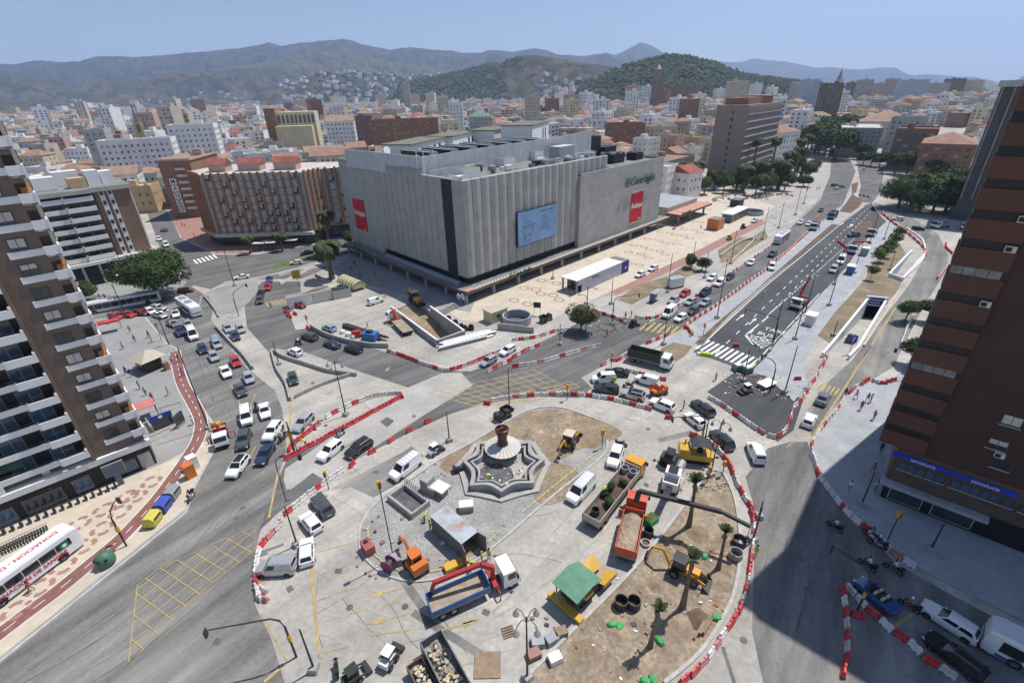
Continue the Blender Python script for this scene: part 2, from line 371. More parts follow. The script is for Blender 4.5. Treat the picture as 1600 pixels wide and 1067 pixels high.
# --- pavements
LPAVE=px([(-130,1138),(-60,1082),(291,801),(303,763),(338,697),(342,674),(309,629),(276,545),(261,538),(241,513),(227,496),(150,500),(60,490),(-60,560),(-200,900)])
surf('pavement',LPAVE,0,'grey_paving',kerb=.13)
b=MB();b.ribbon([p for p in LPAVE[1:12]],.35,.0,.135);b.build('kerb',M['kerb'],kind='structure')
surf('cream_pavement',px([(-125,1126),(-60,1076),(289,797),(301,763),(334,700),(322,690),(252,726),(-130,880)]),.134,'cream_paving')
RPAVE=px([(1268,688),(1274,722),(1300,770),(1343,818),(1398,862),(1452,898),(1604,974),(1800,1000),(1800,300),(1500,385),(1478,440),(1422,560),(1398,590),(1340,606),(1300,640)])
surf('pavement',RPAVE,0,'blue_paving',kerb=.13)
surf('pavement',px([(1213,540),(1283,462),(1326,417),(1342,389),(1386,349),(1402,354),(1368,398),(1338,440),(1302,492),(1278,524),(1252,568),(1262,600),(1240,628),(1196,588),(1174,584)]),0,'blue_paving',kerb=.12)
surf('pavement',px([(120,462),(112,440),(240,402),(272,408),(292,440),(280,458),(226,463)]),0,'grey_paving',kerb=.12)
surf('pavement',px([(337,396),(300,352),(330,330),(548,330),(552,367),(500,378),(440,388),(400,395)]),0,'red_paving',kerb=.12)
surf('pavement',px([(270,345),(262,318),(300,300),(335,345),(334,392),(285,372)]),0,'red_paving',kerb=.115)
# shopping plaza in front of the store, its red edge band and the service lane beside it
surf('plaza',px([(520,418),(560,392),(700,300),(1060,250),(1150,300),(1210,322),(1190,342),(1130,371),(1069,402),(1010,430),(955,455),(905,478),(858,500),(800,482),(766,505),(720,500),(676,470),(600,440),(560,432)]),.006,'cream_paving')
surf('plaza_grey_paving',px([(520,418),(560,392),(640,395),(745,462),(735,488),(690,480),(620,455),(570,445)]),.010,'grey_paving')
surf('red_edge_path',px([(955,455),(1010,430),(1069,402),(1130,371),(1190,342),(1197,349),(1138,379),(1075,411),(1015,439),(962,462)]),.010,'red_paving')
surf('service_lane',px([(858,500),(962,462),(1015,439),(1075,411),(1138,379),(1197,349),(1242,325),(1252,330),(1205,362),(1150,395),(1092,428),(1030,458),(962,492),(924,486),(880,520)]),.010,'pale_patch')
surf('dry_verge',zq('21',[(650,785),(760,700),(960,640),(1080,560),(1120,580),(1170,615),(1030,660),(900,730),(740,815)]),.014,'dry_grass')
surf('dry_verge',zq('21',[(1270,480),(1400,400),(1480,400),(1560,350),(1581,400),(1470,470),(1370,540),(1290,560)]),.014,'dry_grass')
surf('grass_verge',zq('11',[(70,590),(200,540),(390,508),(400,518),(220,570),(100,598)]),.03,'lawn')
# planted median of the avenue
MEDIAN=px([(1082,536),(1140,486),(1200,436),(1250,395),(1296,352),(1318,338),(1322,342),(1260,392),(1200,440),(1140,496),(1090,544)])
surf('soil_median',px([(1086,536),(1130,496),(1170,464),(1200,436),(1260,384),(1300,350),(1310,352),(1262,391),(1202,437),(1140,492),(1094,541)]),.02,'soil')
surf('median_pavement',px([(1066,516),(1116,484),(1200,424),(1262,369),(1315,322),(1312,345),(1262,384),(1200,435),(1130,494),(1078,540),(1050,552),(1040,535)]),.016,'blue_paving')
surf('soil_bed',zq('31',[(520,130),(585,175),(560,215),(510,250),(440,240),(480,190)]),.02,'soil')
surf('soil_bed',zq('31',[(515,70),(560,58),(545,120),(520,135)]),.02,'soil')
surf('soil_bed',zq('31',[(500,400),(560,300),(650,292),(640,330),(570,395)],0),.02,'soil')
surf('dry_verge',zq('31',[(295,995),(605,650),(620,600),(700,480),(760,400),(815,440),(850,500),(735,630),(720,640),(828,668),(800,730),(745,790),(728,800),(606,788),(560,870),(390,1060)]),.02,'dry_grass')
surf('soil_bed',zq('20',[(910,1098),(1000,1060),(1110,1075),(1060,1140),(960,1165)]) if False else px([(1032,545),(1052,535),(1082,541),(1070,556),(1050,568),(1035,558)]),.022,'dry_grass')
# far end of the avenue
surf('road',px([(1283,236),(1300,234),(1297,275),(1285,305),(1262,318),(1266,290)]),.008,'pale_patch')
# roundabout: fountain island, palm island
ISL1=px([(577,797),(564,822),(562,842),(566,865),(592,891),(628,906),(673,906),(729,886),(795,835),(825,808),(880,762),(942,712),(949,688),(960,672),(934,656),(906,646),(876,637),(838,638),(800,654),(740,690),(688,718),(640,750),(605,772)])
ISL1s=smooth_line(ISL1,4,True)
surf('roundabout_island',ISL1s,.02,'gravel')
b=MB();b.ribbon(smooth_line(ISL1[:9],4),.26,0,.16);b.build('kerb',M['kerb'],kind='structure')
b=MB();b.ribbon(smooth_line(ISL1[14:]+ISL1[:1],4),.3,0,.16);b.ribbon(smooth_line(ISL1[8:13],4),.32,0,.16);b.build('kerb',M['kerb'],kind='structure')
surf('sand_bed',smooth_line(px([(690,722),(740,690),(800,657),(838,641),(876,640),(906,648),(940,658),(972,676),(950,690),(910,700),(880,716),(850,724),(838,705),(800,690),(750,700),(720,730),(700,738)]),4,True),.05,'sand')
surf('sand_bed',smooth_line(px([(838,742),(860,725),(890,728),(905,742),(900,765),(880,782),(850,788),(833,772)]),4,True),.054,'sand')
surf('pale_patch',px([(600,790),(615,780),(650,770),(690,760),(720,780),(750,800),(760,820),(700,850),(640,860),(600,850),(590,820)]),.03,'gravel')
ISL2=px([(815,1066),(883.5,997),(957,923.5),(1002,875),(1060,802),(1085,765),(1112,735),(1128,738),(1143,765),(1152,800),(1157,858),(1147,923.5),(1126,971.5),(1091,1022),(1038,1067),(1000,1090),(880,1110),(800,1090)])
surf('palm_island',ISL2,.03,'sand_light')
b=MB();b.ribbon(smooth_line(ISL2[:7],3),.35,0,.2);b.build('kerb',M['kerb'],kind='structure')
b=MB();b.ribbon(smooth_line(ISL2[6:15],4),.35,0,.2);b.build('kerb',M['kerb'],kind='structure')
ISL2k=px([(1164,800),(1168,858),(1158,926),(1136,978),(1100,1032),(1050,1075)])
# --- sunken ramps
def ramp(name,near,far,d0,d1,m='pale_patch'):
 b=MB();(a0,a1),(c0,c1)=near,far
 b.add([(a0[0],a0[1],-d0),(a1[0],a1[1],-d0),(c1[0],c1[1],-d1),(c0[0],c0[1],-d1)],[(0,1,2,3)]);return b.build(name,M[m],kind='structure',fix=True)
ramp('ramp_road',(RAMP1[0],RAMP1[5]),(RAMP1[2],RAMP1[3]),0.,4.2)
ramp('ramp_road',(RAMP2[2],RAMP2[1]),(RAMP2[3],RAMP2[0]),0.,4.5)
b=MB();b.add([(*TRENCH[0],-.3),(*TRENCH[1],-4),(*TRENCH[2],-4),(*TRENCH[3],-3.2),(*TRENCH[4],-.3)],[(0,1,2,3,4)]);b.build('trench_floor',M['sand'],kind='structure',fix=True)
def ramp_wall(name,label,pts,depths,hi,th=.4,m='white_conc'):
 root=thing(name,label,'wall',(pts[0][0],pts[0][1],0))
 b=MB();n=len(pts);o=pts[0]
 P=[Vector((p[0]-o[0],p[1]-o[1])) for p in pts]
 for i in range(n-1):
  d=(P[i+1]-P[i]).normalized();q=Vector((-d.y,d.x))*th/2
  c=[P[i]+q,P[i+1]+q,P[i+1]-q,P[i]-q];zb=[-depths[i]-.1,-depths[i+1]-.1,-depths[i+1]-.1,-depths[i]-.1]
  b.add([(c[k].x,c[k].y,zb[k]) for k in range(4)]+[(c[k].x,c[k].y,hi) for k in range(4)],[(0,1,5,4),(1,2,6,5),(2,3,7,6),(3,0,4,7),(4,5,6,7)])
 b.build('wall_face',M[m],root,fix=True)
 b=MB();b.ribbon([(p.x,p.y) for p in P],th+.08,hi,hi+.1);b.build('coping',M['white_conc'],root)
 return root
ramp_wall('ramp_wall','white retaining wall on the verge side of the blue-signed tunnel ramp',[RAMP1[0],RAMP1[1],RAMP1[2]],[0,1.,4.2],.9)
ramp_wall('ramp_wall','white retaining wall on the road side of the blue-signed tunnel ramp',[RAMP1[5],RAMP1[4],RAMP1[3]],[0,1.,4.2],.9)
ramp_wall('ramp_wall','white retaining wall along the upper car ramp next to the young trees',[RAMP2[1],RAMP2[0]],[0,4.5],.9)
ramp_wall('ramp_wall','white retaining wall along the upper car ramp on its road side',[RAMP2[2],RAMP2[3]],[0,4.5],.9)
ramp_wall('ramp_wall','white end wall across the low end of the upper car ramp',[RAMP2[3],RAMP2[0]],[4.5,4.5],.9)
# portal with blue sign
pa,pb=Vector(RAMP1[2]),Vector(RAMP1[3]);pm=(pa+pb)/2
root=thing('tunnel_portal','white tunnel portal with blue name sign above the dark car ramp mouth','tunnel portal',(pm.x,pm.y,0),ang_of(pa,pb));L=(pb-pa).length
b=MB();b.bx(-L/2-.4,L/2+.4,-.25,.25,-.9,1.5);b.build('lintel',M['white_conc'],root)
b=MB();b.bx(-L/2+.25,L/2-.25,-.34,-.26,-.5,1.2);sg=b.build('sign_board',mat('sign blue',(.03,.06,.32),.5,var=.03),root)
b=MB();b.bx(-L*.3,L*.36,-.365,-.345,.55,.8);b.bx(-L*.42,-L*.34,-.365,-.345,.4,.95);b.bx(-L*.34,L*.2,-.365,-.345,-.15,.1);b.build('lettering_bar',M['white_line'],sg)
b=MB();b.bx(-L/2,L/2,6,6.3,-4.3,-.4);b.bx(-L/2-.3,-L/2-.01,.3,6,-4.3,-.4);b.bx(L/2+.01,L/2+.3,.3,6,-4.3,-.4);b.bx(-L/2-.3,L/2+.3,.26,6.3,-.39,-.03);b.bx(-L/2-.3,L/2+.3,.3,6.3,-4.4,-4.3);b.build('passage',M['tunnel'],root)
# excavation walls: raw earth faces below ground, concrete upstand on two sides
T=TRENCH
b=MB()
for i in range(5):
 p,q=T[i],T[(i+1)%5];zz=[(0,4)[k in(1,2)] for k in range(5)]
 b.add([(p[0],p[1],-.004),(q[0],q[1],-.004),(q[0],q[1],-4.1),(p[0],p[1],-4.1)],[(0,1,2,3)])
b.build('trench_side',M['conc'],kind='structure')
ramp_wall('trench_wall','pale concrete upstand round the open excavation ramp before the store',[T[0],T[1],T[2],T[3]],[.1,.1,.1,.1],1.5,.35,'conc')
# --- road markings
mk=[0]
def marks(name,m,z,segs,wid):
 b=MB()
 for s in segs:b.ribbon(s,wid,z)
 return b.build(name,M[m],kind='structure')
def dashes(a,c,on,off,ph=0.):
 a,c=Vector(a),Vector(c);l=(c-a).length;d=(c-a)/l;t=ph;out=[]
 while t<l:out.append([tuple(a+d*t),tuple(a+d*min(t+on,l))]);t+=on+off
 return out
def arrow(b,tip,tail,w=.22,head=.85,hl=2.2,z=.03):
 t,s=Vector(tip),Vector(tail);d=(t-s).normalized();q=Vector((-d.y,d.x));n=t-d*hl
 b.add([(*(s+q*w/2),z),(*(s-q*w/2),z),(*(n-q*w/2),z),(*(n-q*head/2),z),(*t,z),(*(n+q*head/2),z),(*(n+q*w/2),z)],[(0,1,2,3,4,5,6)])
ZL=.03
sg=[]
sg+=[px([(1095,541),(1140,499),(1201,443),(1319,346),(1350,323)])]
sg+=[px([(1200,492),(1228,468)]),px([(1319,341),(1345,343.5)]),px([(1172,577),(1210,534),(1280,459)])]
marks('lane_line','white_line',ZL,sg,.22)
sg=[]
for a,c in(((1118,553),(1355,326)),((1172,521),(1362,330))):
 sg+=dashes(G(*a),G(*c),2.2,3.6)
sg+=dashes(G(1228,468),G(1336,372),1.2,1.0)
sg+=dashes(G(1215,412),G(1308,325),1.8,4.5)
marks('lane_dash','white_line',ZL,sg,.2)
# zebra crossing and chevrons at the foot of the avenue
zb=MB();e0,e1=Vector(G(1085,544)),Vector(G(1172,578));f0=Vector(G(1106,531));fd=(f0-e0)
for i in range(11):
 t0,t1=(i+.1)/11,(i+.6)/11;a,c=e0.lerp(e1,t0),e0.lerp(e1,t1)
 zb.add([(*a,ZL),(*c,ZL),(*(c+fd),ZL),(*(a+fd),ZL)],[(0,1,2,3)])
zb.build('zebra_crossing',M['white_line'],kind='structure')
sg=[zq('21',[(1440,1005),(1581,890)]),zq('21',[(1440,1005),(1490,1062)]),px([(1165,523),(1190,543),(1206,545)])]
sg+=[px([(1168+4*i,527+3.4*i),(1198+2*i,527+3.4*i)]) for i in range(6)]
marks('hatching','white_line',ZL,sg,.3)
b=MB()
for tip,tail in(((1434,873),(1385,912)),((1510,897),(1463,938))):arrow(b,GQ('21',*tip),GQ('21',*tail),.25,.9,1.8,ZL)
for tip,tail in(((465,308),(440,328)),((525,318),(500,338))):arrow(b,GQ('31',*tip),GQ('31',*tail),.3,1.2,3.,ZL)
b.build('lane_arrow',M['white_line'],kind='structure')
for t,p,sz in(('TAXI',(1210,517),1.9),('BUS',(1196,523),1.9),('SOLO',(1190,530),1.9)):
 me=text_mesh(t,sz,0.);me.materials.clear();me.materials.append(M['white_line']);x,y=G(*p)
 put('road_lettering',me,None,(x,y,ZL),ang_of(G(1172,521),G(1362,330))-pi/2,kind='structure',scale=(1,1.25,1))
# yellow site markings: box junctions
def box_grid(corners,n,k,wid=.16,z=ZL):
 b=MB();A,B,C2,D2=[Vector(c) for c in corners]
 for i in range(n+1):t=i/n;b.ribbon([tuple(A.lerp(B,t)),tuple(D2.lerp(C2,t))],wid,z)
 for i in range(k+1):t=i/k;b.ribbon([tuple(A.lerp(D2,t)),tuple(B.lerp(C2,t))],wid,z+.003)
 return b.build('yellow_box_marking',M['yellow_line'],kind='structure')
box_grid(px([(668,614),(740,634),(890,608),(835,578)]),5,10)
box_grid(px([(740,634),(835,627),(905,604),(890,596)]),2,6)
def clipped_grid(poly,step,ang,wid=.17,z=ZL):
 """two families of lines clipped to a convex outline, with the outline itself"""
 b=MB();P=[Vector(p) for p in poly];c=sum(P,Vector((0,0)))/len(P)
 for q in(ang,ang+pi/2):
  d=Vector((math.cos(q),math.sin(q)));n=Vector((-d.y,d.x))
  for k in range(-30,31):
   o=c+n*k*step;ts=[]
   for i in range(len(P)):
    a,e=P[i],P[(i+1)%len(P)];den=n.dot(e-a)
    if abs(den)<1e-9:continue
    u=n.dot(o-a)/den
    if 0<=u<=1:ts.append((a+(e-a)*u-o).dot(d))
   if len(ts)>=2:b.ribbon([tuple(o+d*min(ts)),tuple(o+d*max(ts))],wid,z)
   z+=.0002
 b.ribbon([tuple(p) for p in P],wid,z+.004,closed=True)
 return b.build('yellow_box_marking',M['yellow_line'],kind='structure')
clipped_grid(zq('03',[(795,940),(850,460),(1000,350),(1581,100),(1581,240),(1250,500),(880,865)]),1.55,math.radians(62),.11)
sg=[zq('13',[(340,350),(360,560),(390,900)]),zq('13',[(50,1060),(175,950)]),zq('12',[(205,260),(215,420),(190,640)]),zq('12',[(80,1060),(140,770)]),px([(1265,690),(1330,590),(1400,480)]),px([(1450,940),(1390,985)])]
marks('yellow_line','yellow_line',ZL,sg,.3)
sg=[zq('13',s) for s in([(375,405),(620,320)],[(390,255),(620,195)],[(380,555),(470,530)],[(510,505),(630,475)],[(430,685),(520,655)],[(580,640),(690,608)],[(790,585),(880,560)],[(700,775),(960,735)],[(1150,740),(1380,670)],[(430,875),(580,840)],[(30,640),(190,930)])]
sg+=[zq('02',s) for s in([(1430,250),(1500,400)],[(1580,300),(1520,420)],[(1490,520),(1440,660)],[(1581,620),(1480,800)])]
sg+=[zq('32',s) for s in([(640,0),(520,170)],[(110,630),(200,560)])]
marks('yellow_dash','yellow_line',ZL,sg,.14)
b=MB()
for tip,tail in(((680,535),(910,480)),((680,705),(965,630)),((1380,675),(1250,720))):arrow(b,GQ('13',*tip),GQ('13',*tail),.16,.8,1.7,ZL)
for tip,tail in(((490,330),(560,290)),((480,270),(440,300)),((830,130),(800,160))):arrow(b,GQ('12',*tip),GQ('12',*tail),.2,.9,1.6,ZL)
arrow(b,GQ('31',820,895),GQ('31',795,935),.3,1.4,1.6,ZL)
b.build('yellow_arrow',M['yellow_line'],kind='structure')
def bars(a,c,width_v,n,m='yellow_line',z=ZL):
 b=MB();a,c=Vector(a),Vector(c);wv=Vector(width_v)
 for i in range(n):
  p,q=a.lerp(c,i/n),a.lerp(c,(i+.5)/n);b.add([(*p,z),(*q,z),(*(q+wv),z),(*(p+wv),z)],[(0,1,2,3)])
 return b.build('yellow_crossing',M[m],kind='structure',fix=True)
a,c,e=Vector(GQ('21',780,970)),Vector(GQ('21',1040,1010)),Vector(GQ('21',840,920));bars(a,c,e-a,7)
a,c,e=Vector(GQ('11',55,800)),Vector(GQ('11',215,770)),Vector(GQ('11',75,830));bars(a,c,e-a,9)
a,c,e=Vector(GQ('32',330,230)),Vector(GQ('32',460,270)),Vector(GQ('32',310,255));bars(a,c,(e-a)*1.6,5)
a,c,e=Vector(GQ('01',1190,540)),Vector(GQ('01',1330,500)),Vector(GQ('01',1215,565));bars(a,c,e-a,6,'white_line')
# red cycle path with white edge and arrows
BP=smooth_line([G(-60,1037)]+[G(33,966)]+zq('03',[(370,490),(600,300),(760,165)])+zq('02',[(960,965),(1060,835),(1150,705),(1228,570),(1240,455),(1190,350),(1140,262),(1112,190),(1095,110),(1080,40)]),5)
b=MB();b.ribbon(BP,2.1,.138);b.build('cycle_path',M['bike_red'],kind='structure')
b=MB()
def off(pts,d):
 out=[]
 for i in range(len(pts)):
  t=(Vector(pts[min(i+1,len(pts)-1)])-Vector(pts[max(i-1,0)])).normalized();out.append((pts[i][0]-t.y*d,pts[i][1]+t.x*d))
 return out
b.ribbon(off(BP,1.0),.12,.143);b.ribbon(off(BP,-1.0),.12,.143)
for x,y,a in resample(BP,2.6):b.box(x,y,.142,1.1,.1,.003,a)
b.build('cycle_path_line',M['white_line'],kind='structure')
# wave pattern of the paving: red lobes around cream ovals, laid flush
def wave_tiles(name,rows,z,size,ax,n_per=None):
 b=MB()
 for(p,q) in rows:
  p,q=Vector(p),Vector(q);l=(q-p).length;d=(q-p)/l;nrm=Vector((-d.y,d.x));n=max(1,int(l/size));st=l/n
  for i in range(n):
   c=p+d*(i+.5)*st;s=1 if i%2 else-1;c=c+nrm*s*size*.22
   R0,R1=size*.52,size*.36;k=14;vs=[]
   for j in range(k):
    a=2*pi*j/k;vs.append((*(c+d*R0*math.cos(a)+nrm*R0*.8*math.sin(a)),z+.001*(i%2)))
   for j in range(k):
    a=2*pi*j/k;vs.append((*(c+d*R1*math.cos(a)+nrm*R1*.8*math.sin(a)),z+.001*(i%2)))
   b.add(vs,[(j,(j+1)%k,k+(j+1)%k,k+j) for j in range(k)])
 return b.build(name,M['red_paving'],kind='structure')
rows=[zq('21',s) for s in([(60,700),(330,790)],[(0,770),(110,830)],[(160,650),(300,700)],[(700,480),(880,530)],[(620,520),(800,580)],[(740,440),(980,510)],[(820,400),(1040,450)],[(900,360),(1130,410)],[(960,320),(1190,375)],[(930,265),(1180,310)],[(1000,225),(1200,262)],[(1060,200),(1230,230)])]
wave_tiles('wave_paving',rows,.014,3.1,0)
wave_tiles('wave_paving',[zq('11',s) for s in([(600,600),(720,580)],[(640,680),(760,630)],[(760,700),(900,650)],[(900,640),(1050,690)])],.014,3.1,0)
b=MB()
def oval(c,a,sz,z):
 """red scalloped lobes set round a cream oval"""
 for q in range(4):
  t0=a+q*pi/2+.28;pts=[]
  for R_ in(1.05,.62):
   ts=[t0+k*.22 for k in range(6)];pts+=[(c[0]+sz*R_*(1+.12*math.sin((t-t0)*2.8))*math.cos(t),c[1]+sz*R_*math.sin(t)*(1+.12*math.sin((t-t0)*2.8)),z) for t in(ts if R_>1 else ts[::-1])]
  b.add(pts,[tuple(range(12))])
  z+=.0003
zz=.139
for p,q in((zq('03',[(20,700)])[0],GQ('02',985,800)),(zq('03',[(60,330)])[0],GQ('02',800,930))):
 for x,y,a in resample([p,q],2.75):oval((x,y),a,1.18,zz);zz+=.0013
b.build('wave_paving',M['red_paving'],kind='structure')
# tyre tracks and patched strips worn into the surfaces
M['tyre_mark']=mat('tyre darkened asphalt',(.125,.122,.118),.9,scale=.5,var=.2,dirt=(.18,.175,.17),dirt_scale=.4,dirt_amt=1.)
M['dust_mark']=mat('tracked dust',(.34,.32,.29),.9,scale=.4,var=.12,dirt=(.40,.38,.345),dirt_scale=.5,dirt_amt=.8)
b=MB();zz=.0075;rt=random.Random(6)
for pts in([(40,1040),(200,930),(330,820),(400,720),(430,640)],[(0,1075),(160,985),(300,870),(380,760)],[(120,1070),(240,990),(340,900),(392,800)],[(330,640),(300,560),(270,500)],[(370,650),(330,570),(300,520)],[(1205,900),(1230,800),(1270,720),(1330,640)],[(1230,980),(1260,880),(1300,800)],[(1300,640),(1370,545),(1430,440)]):
 L=smooth_line(px(pts),6)
 for o_ in(-.8,.8):b.ribbon(off(L,o_),[.05+.22*abs(noise.noise(Vector((i*.3,o_,zz*50)))) for i in range(len(L))],zz);zz+=.00025
b.build('tyre_tracks',M['tyre_mark'],kind='structure')
b=MB();zz=.0022
for pts in([(450,900),(560,960),(700,980),(850,900),(1000,760),(1060,690)],[(480,1000),(640,1040),(800,1000)],[(760,950),(880,830),(960,730)],[(500,800),(560,760),(640,700)],[(930,640),(1010,660),(1060,720)],[(1000,600),(1060,620),(1140,690)]):
 L=smooth_line(px(pts),6)
 for o_ in(-.85,.85):b.ribbon(off(L,o_),[.06+.5*abs(noise.noise(Vector((i*.3,o_,zz*90)))) for i in range(len(L))],zz);zz+=.0002
b.build('tyre_tracks',M['dust_mark'],kind='structure')
# manhole covers and small square patches let into the surfaces
me=MB().cyl(0,0,0,.012,.36,.36,14).mesh('manhole_cover',M['tyre_mark']);me2=MB().bx(-.4,.4,-.3,.3,0,.012).mesh('drain_cover',M['tyre_mark'])
for i,(cr,x,y) in enumerate((('13',510,375),('13',920,595),('13',580,600),('03',1345,810),('03',1460,45),('12',975,435),('12',740,780),('22',840,515),('22',830,860),('13',1420,630),('33',240,490),('33',1080,280),('33',200,300),('23',1430,800),('02',1500,1000),('12',350,230),('32',90,720),('32',740,40),('13',210,485),('12',160,610))):put('manhole_cover' if i%3 else 'drain_cover',me if i%3 else me2,None,(*GQ(cr,x,y),.018),i,kind='structure')
b=MB()
for x,y,a in resample(off(smooth_line(ISL1[1:9],4),1.0),.75):b.box(x,y,.03,.66,.16,.12,a)
for x,y,a in resample(off(smooth_line(ISL1[9:12],4),1.1),.95):b.box(x,y,.03,.85,.16,.1,a)
b.build('yellow_edging',mat('pale yellow edging',(.52,.46,.22),.8,scale=.7,var=.2),kind='structure')
surf('pavement',px([(322,458),(345,449),(380,441),(402,440),(404,455),(388,474),(366,488),(345,492),(333,478)]),0,'grey_paving',kerb=.1)
b=MB();rt=random.Random(14);zz=.0085
for _ in range(34):
 x,y=G(rt.uniform(430,1180),rt.uniform(600,1040));a=rt.choice((.78,2.35,rt.uniform(0,3)));L=[(x,y)]
 for k in range(7):a+=rt.uniform(-.22,.22);x+=math.cos(a)*1.3;y+=math.sin(a)*1.3;L.append((x,y))
 b.ribbon(L,[rt.uniform(.02,.07) for _ in L],zz);zz+=.0002
b.build('crack',M['tyre_mark'],kind='structure')
b=MB();zz=.0155
for cr,x,y,w_,l_,a in(('13',1180,760,.8,9,-.55),('13',960,500,.9,5,-.9),('22',1010,560,1.,6,.3),('12',560,620,.8,7,.75),('02',1480,700,.8,9,1.1),('03',1300,390,.5,12,.45),('03',1500,300,.4,9,.45),('33',60,900,.6,6,1.4),('23',1340,960,.35,3.5,1.5),('32',420,900,.9,8,.7)):q=GQ(cr,x,y);b.box(*q,zz-.02,l_,w_,.02,a);zz+=.0004
b.build('repaired_strip',M['asphalt'],kind='structure')
# ================================================================= large buildings
M['glass']=mat('window glass',(.035,.042,.05),.12,var=.25,scale=.5,spec=.6)
M['glass_blue']=mat('blue glass',(.06,.1,.15),.12,var=.2,scale=.3,spec=.6)
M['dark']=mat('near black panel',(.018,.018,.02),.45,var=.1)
M['white']=mat('white render',(.78,.77,.755),.75,scale=.5,var=.04,dirt=(.62,.6,.57),dirt_scale=.5,dirt_amt=.45)
M['offwhite']=mat('off-white render',(.60,.57,.51),.8,scale=.4,var=.06,dirt=(.45,.42,.37),dirt_scale=.4,dirt_amt=.5)
M['beige']=mat('beige concrete',(.44,.41,.355),.85,scale=.4,var=.08,dirt=(.32,.3,.26),dirt_scale=.35,dirt_amt=.6)
M['blind']=mat('roller blind',(.50,.48,.43),.7,scale=.8,var=.12)
M['blind_grey']=mat('grey shutter',(.45,.44,.41),.7,scale=.5,var=.14)
M['frame']=mat('dark window frame',(.06,.055,.05),.5,var=.1)
M['roof_grey']=mat('grey roof felt',(.20,.2,.19),.95,scale=.3,var=.15,dirt=(.3,.29,.27),dirt_scale=.2,dirt_amt=.6,fine=(1.,.1))
M['roof_olive']=mat('olive roof',(.165,.165,.125),.95,scale=.3,var=.15,dirt=(.24,.23,.2),dirt_scale=.2,dirt_amt=.5)
M['metal']=mat('galvanised metal',(.42,.43,.44),.45,metal=.5,var=.08)
M['awning']=mat('orange awning',(.42,.16,.05),.8,var=.2,scale=2.)
M['red']=mat('banner red',(.55,.02,.03),.6,var=.05)
M['green']=mat('sign green',(.012,.12,.06),.45,var=.05)
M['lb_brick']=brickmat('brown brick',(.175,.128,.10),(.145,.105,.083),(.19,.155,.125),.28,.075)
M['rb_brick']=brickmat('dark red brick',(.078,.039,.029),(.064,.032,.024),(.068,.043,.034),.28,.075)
M['rb_brick2']=brickmat('balcony brick',(.135,.058,.038),(.112,.048,.032),(.1,.06,.05),.28,.075)
M['panel']=brickmat('facade panel',(.40,.39,.365),(.375,.365,.345),(.235,.23,.22),1.55,.5,.7,msize=.022)
M['tile_wall']=brickmat('square facade tile',(.41,.40,.37),(.395,.385,.36),(.32,.315,.295),.75,.75,.7,msize=.02)
M['panel_top']=brickmat('parapet cladding',(.35,.345,.33),(.335,.33,.31),(.24,.24,.23),3,.3,.7,msize=.02)
M['corr']=brickmat('corrugated screen',(.55,.56,.57),(.50,.51,.52),(.36,.37,.38),.6,40,.6,msize=.05)
M['canopy_brown']=mat('canopy fascia',(.155,.098,.08),.7,var=.08)
M['pinkroof']=mat('pink roof',(.50,.27,.2),.85,scale=.4,var=.1)
def win_mesh(name,w,h,d=.14,fr=.07,glass='glass',frame='frame',blind=0.,mull=1,sill=True):
 b=MB()
 b.bx(-w/2,w/2,-.02,.0,0,h,1)
 for x0,x1,z0,z1 in((-w/2-fr,-w/2+fr*.3,-fr,h+fr),(w/2-fr*.3,w/2+fr,-fr,h+fr)):b.bx(x0,x1,-.07,.05,z0,z1,0)
 for z0,z1 in((-fr,fr*.3),(h-fr*.3,h+fr)):b.bx(-w/2+fr*.3,w/2-fr*.3,-.068,.05,z0,z1,0)
 for i in range(mull):x=-w/2+w*(i+1)/(mull+1);b.bx(x-.03,x+.03,-.06,-.021,fr*.3,h-fr*.3,0)
 if blind:b.bx(-w/2+.03,w/2-.03,-.05,-.021,h*(1-blind),h-fr*.3-.005,2)
 if sill:b.bx(-w/2-.12,w/2+.12,-.16,.05,-fr-.08,-fr-.001,3)
 return b.mesh(name,[M[frame],M[glass],M['blind'],M['kerb']])
def world_frame(O,ang):
 a=math.radians(ang);c,s=math.cos(a),math.sin(a)
 return lambda p:((p[0]-O[0])*c+(p[1]-O[1])*s,-(p[0]-O[0])*s+(p[1]-O[1])*c)
# ------------------------------------------------ department store
k=.9765
EO=G(721,284,48-18.7*k);EH=48-18.7*k;EA=45.5;SH=math.radians(87.1)
store=thing('department_store','windowless grey panelled department store with red banners and a big blue screen','department store',(*EO,0),math.radians(EA))
def EL(u,v):return(u+v*math.cos(SH),v*math.sin(SH))
eloc=world_frame(EO,EA)
def ER(pt,off=0.):
 a=math.radians(EA);return wall((EO[0]+off*math.sin(a),EO[1]-off*math.cos(a)),EA,*pt)
def Eleft(pt):return wall(EO,EA+87.1,*pt)
ZB=5.55;U1=ER(Q(2,1,410,5))[0]
U1=46.1;UM=61.2;FB=1.1
fb0=ER(Q(2,1,405,10),FB);fbu1=ER((1038.5,245),FB);FBH=fbu1[1];UF=fbu1[0]
LV=65.0;cz0,cz1=2.55,3.4
b=MB()
core=[EL(.35,.35),EL(UM,.35),EL(UM,LV),EL(.35,LV)]
b.prism(core,ZB+.01,EH-.9,0,1)
b.build('building_core',[M['frame'],M['roof_grey']],store)
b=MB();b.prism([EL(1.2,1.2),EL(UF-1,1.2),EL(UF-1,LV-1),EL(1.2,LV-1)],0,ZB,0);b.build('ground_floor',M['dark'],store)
b=MB();b.prism([EL(.2,43.2),EL(.2,LV),EL(1.1,LV),EL(1.1,43.2)],0,ZB-1.01,0);b.build('wall',M['tile_wall'],store)
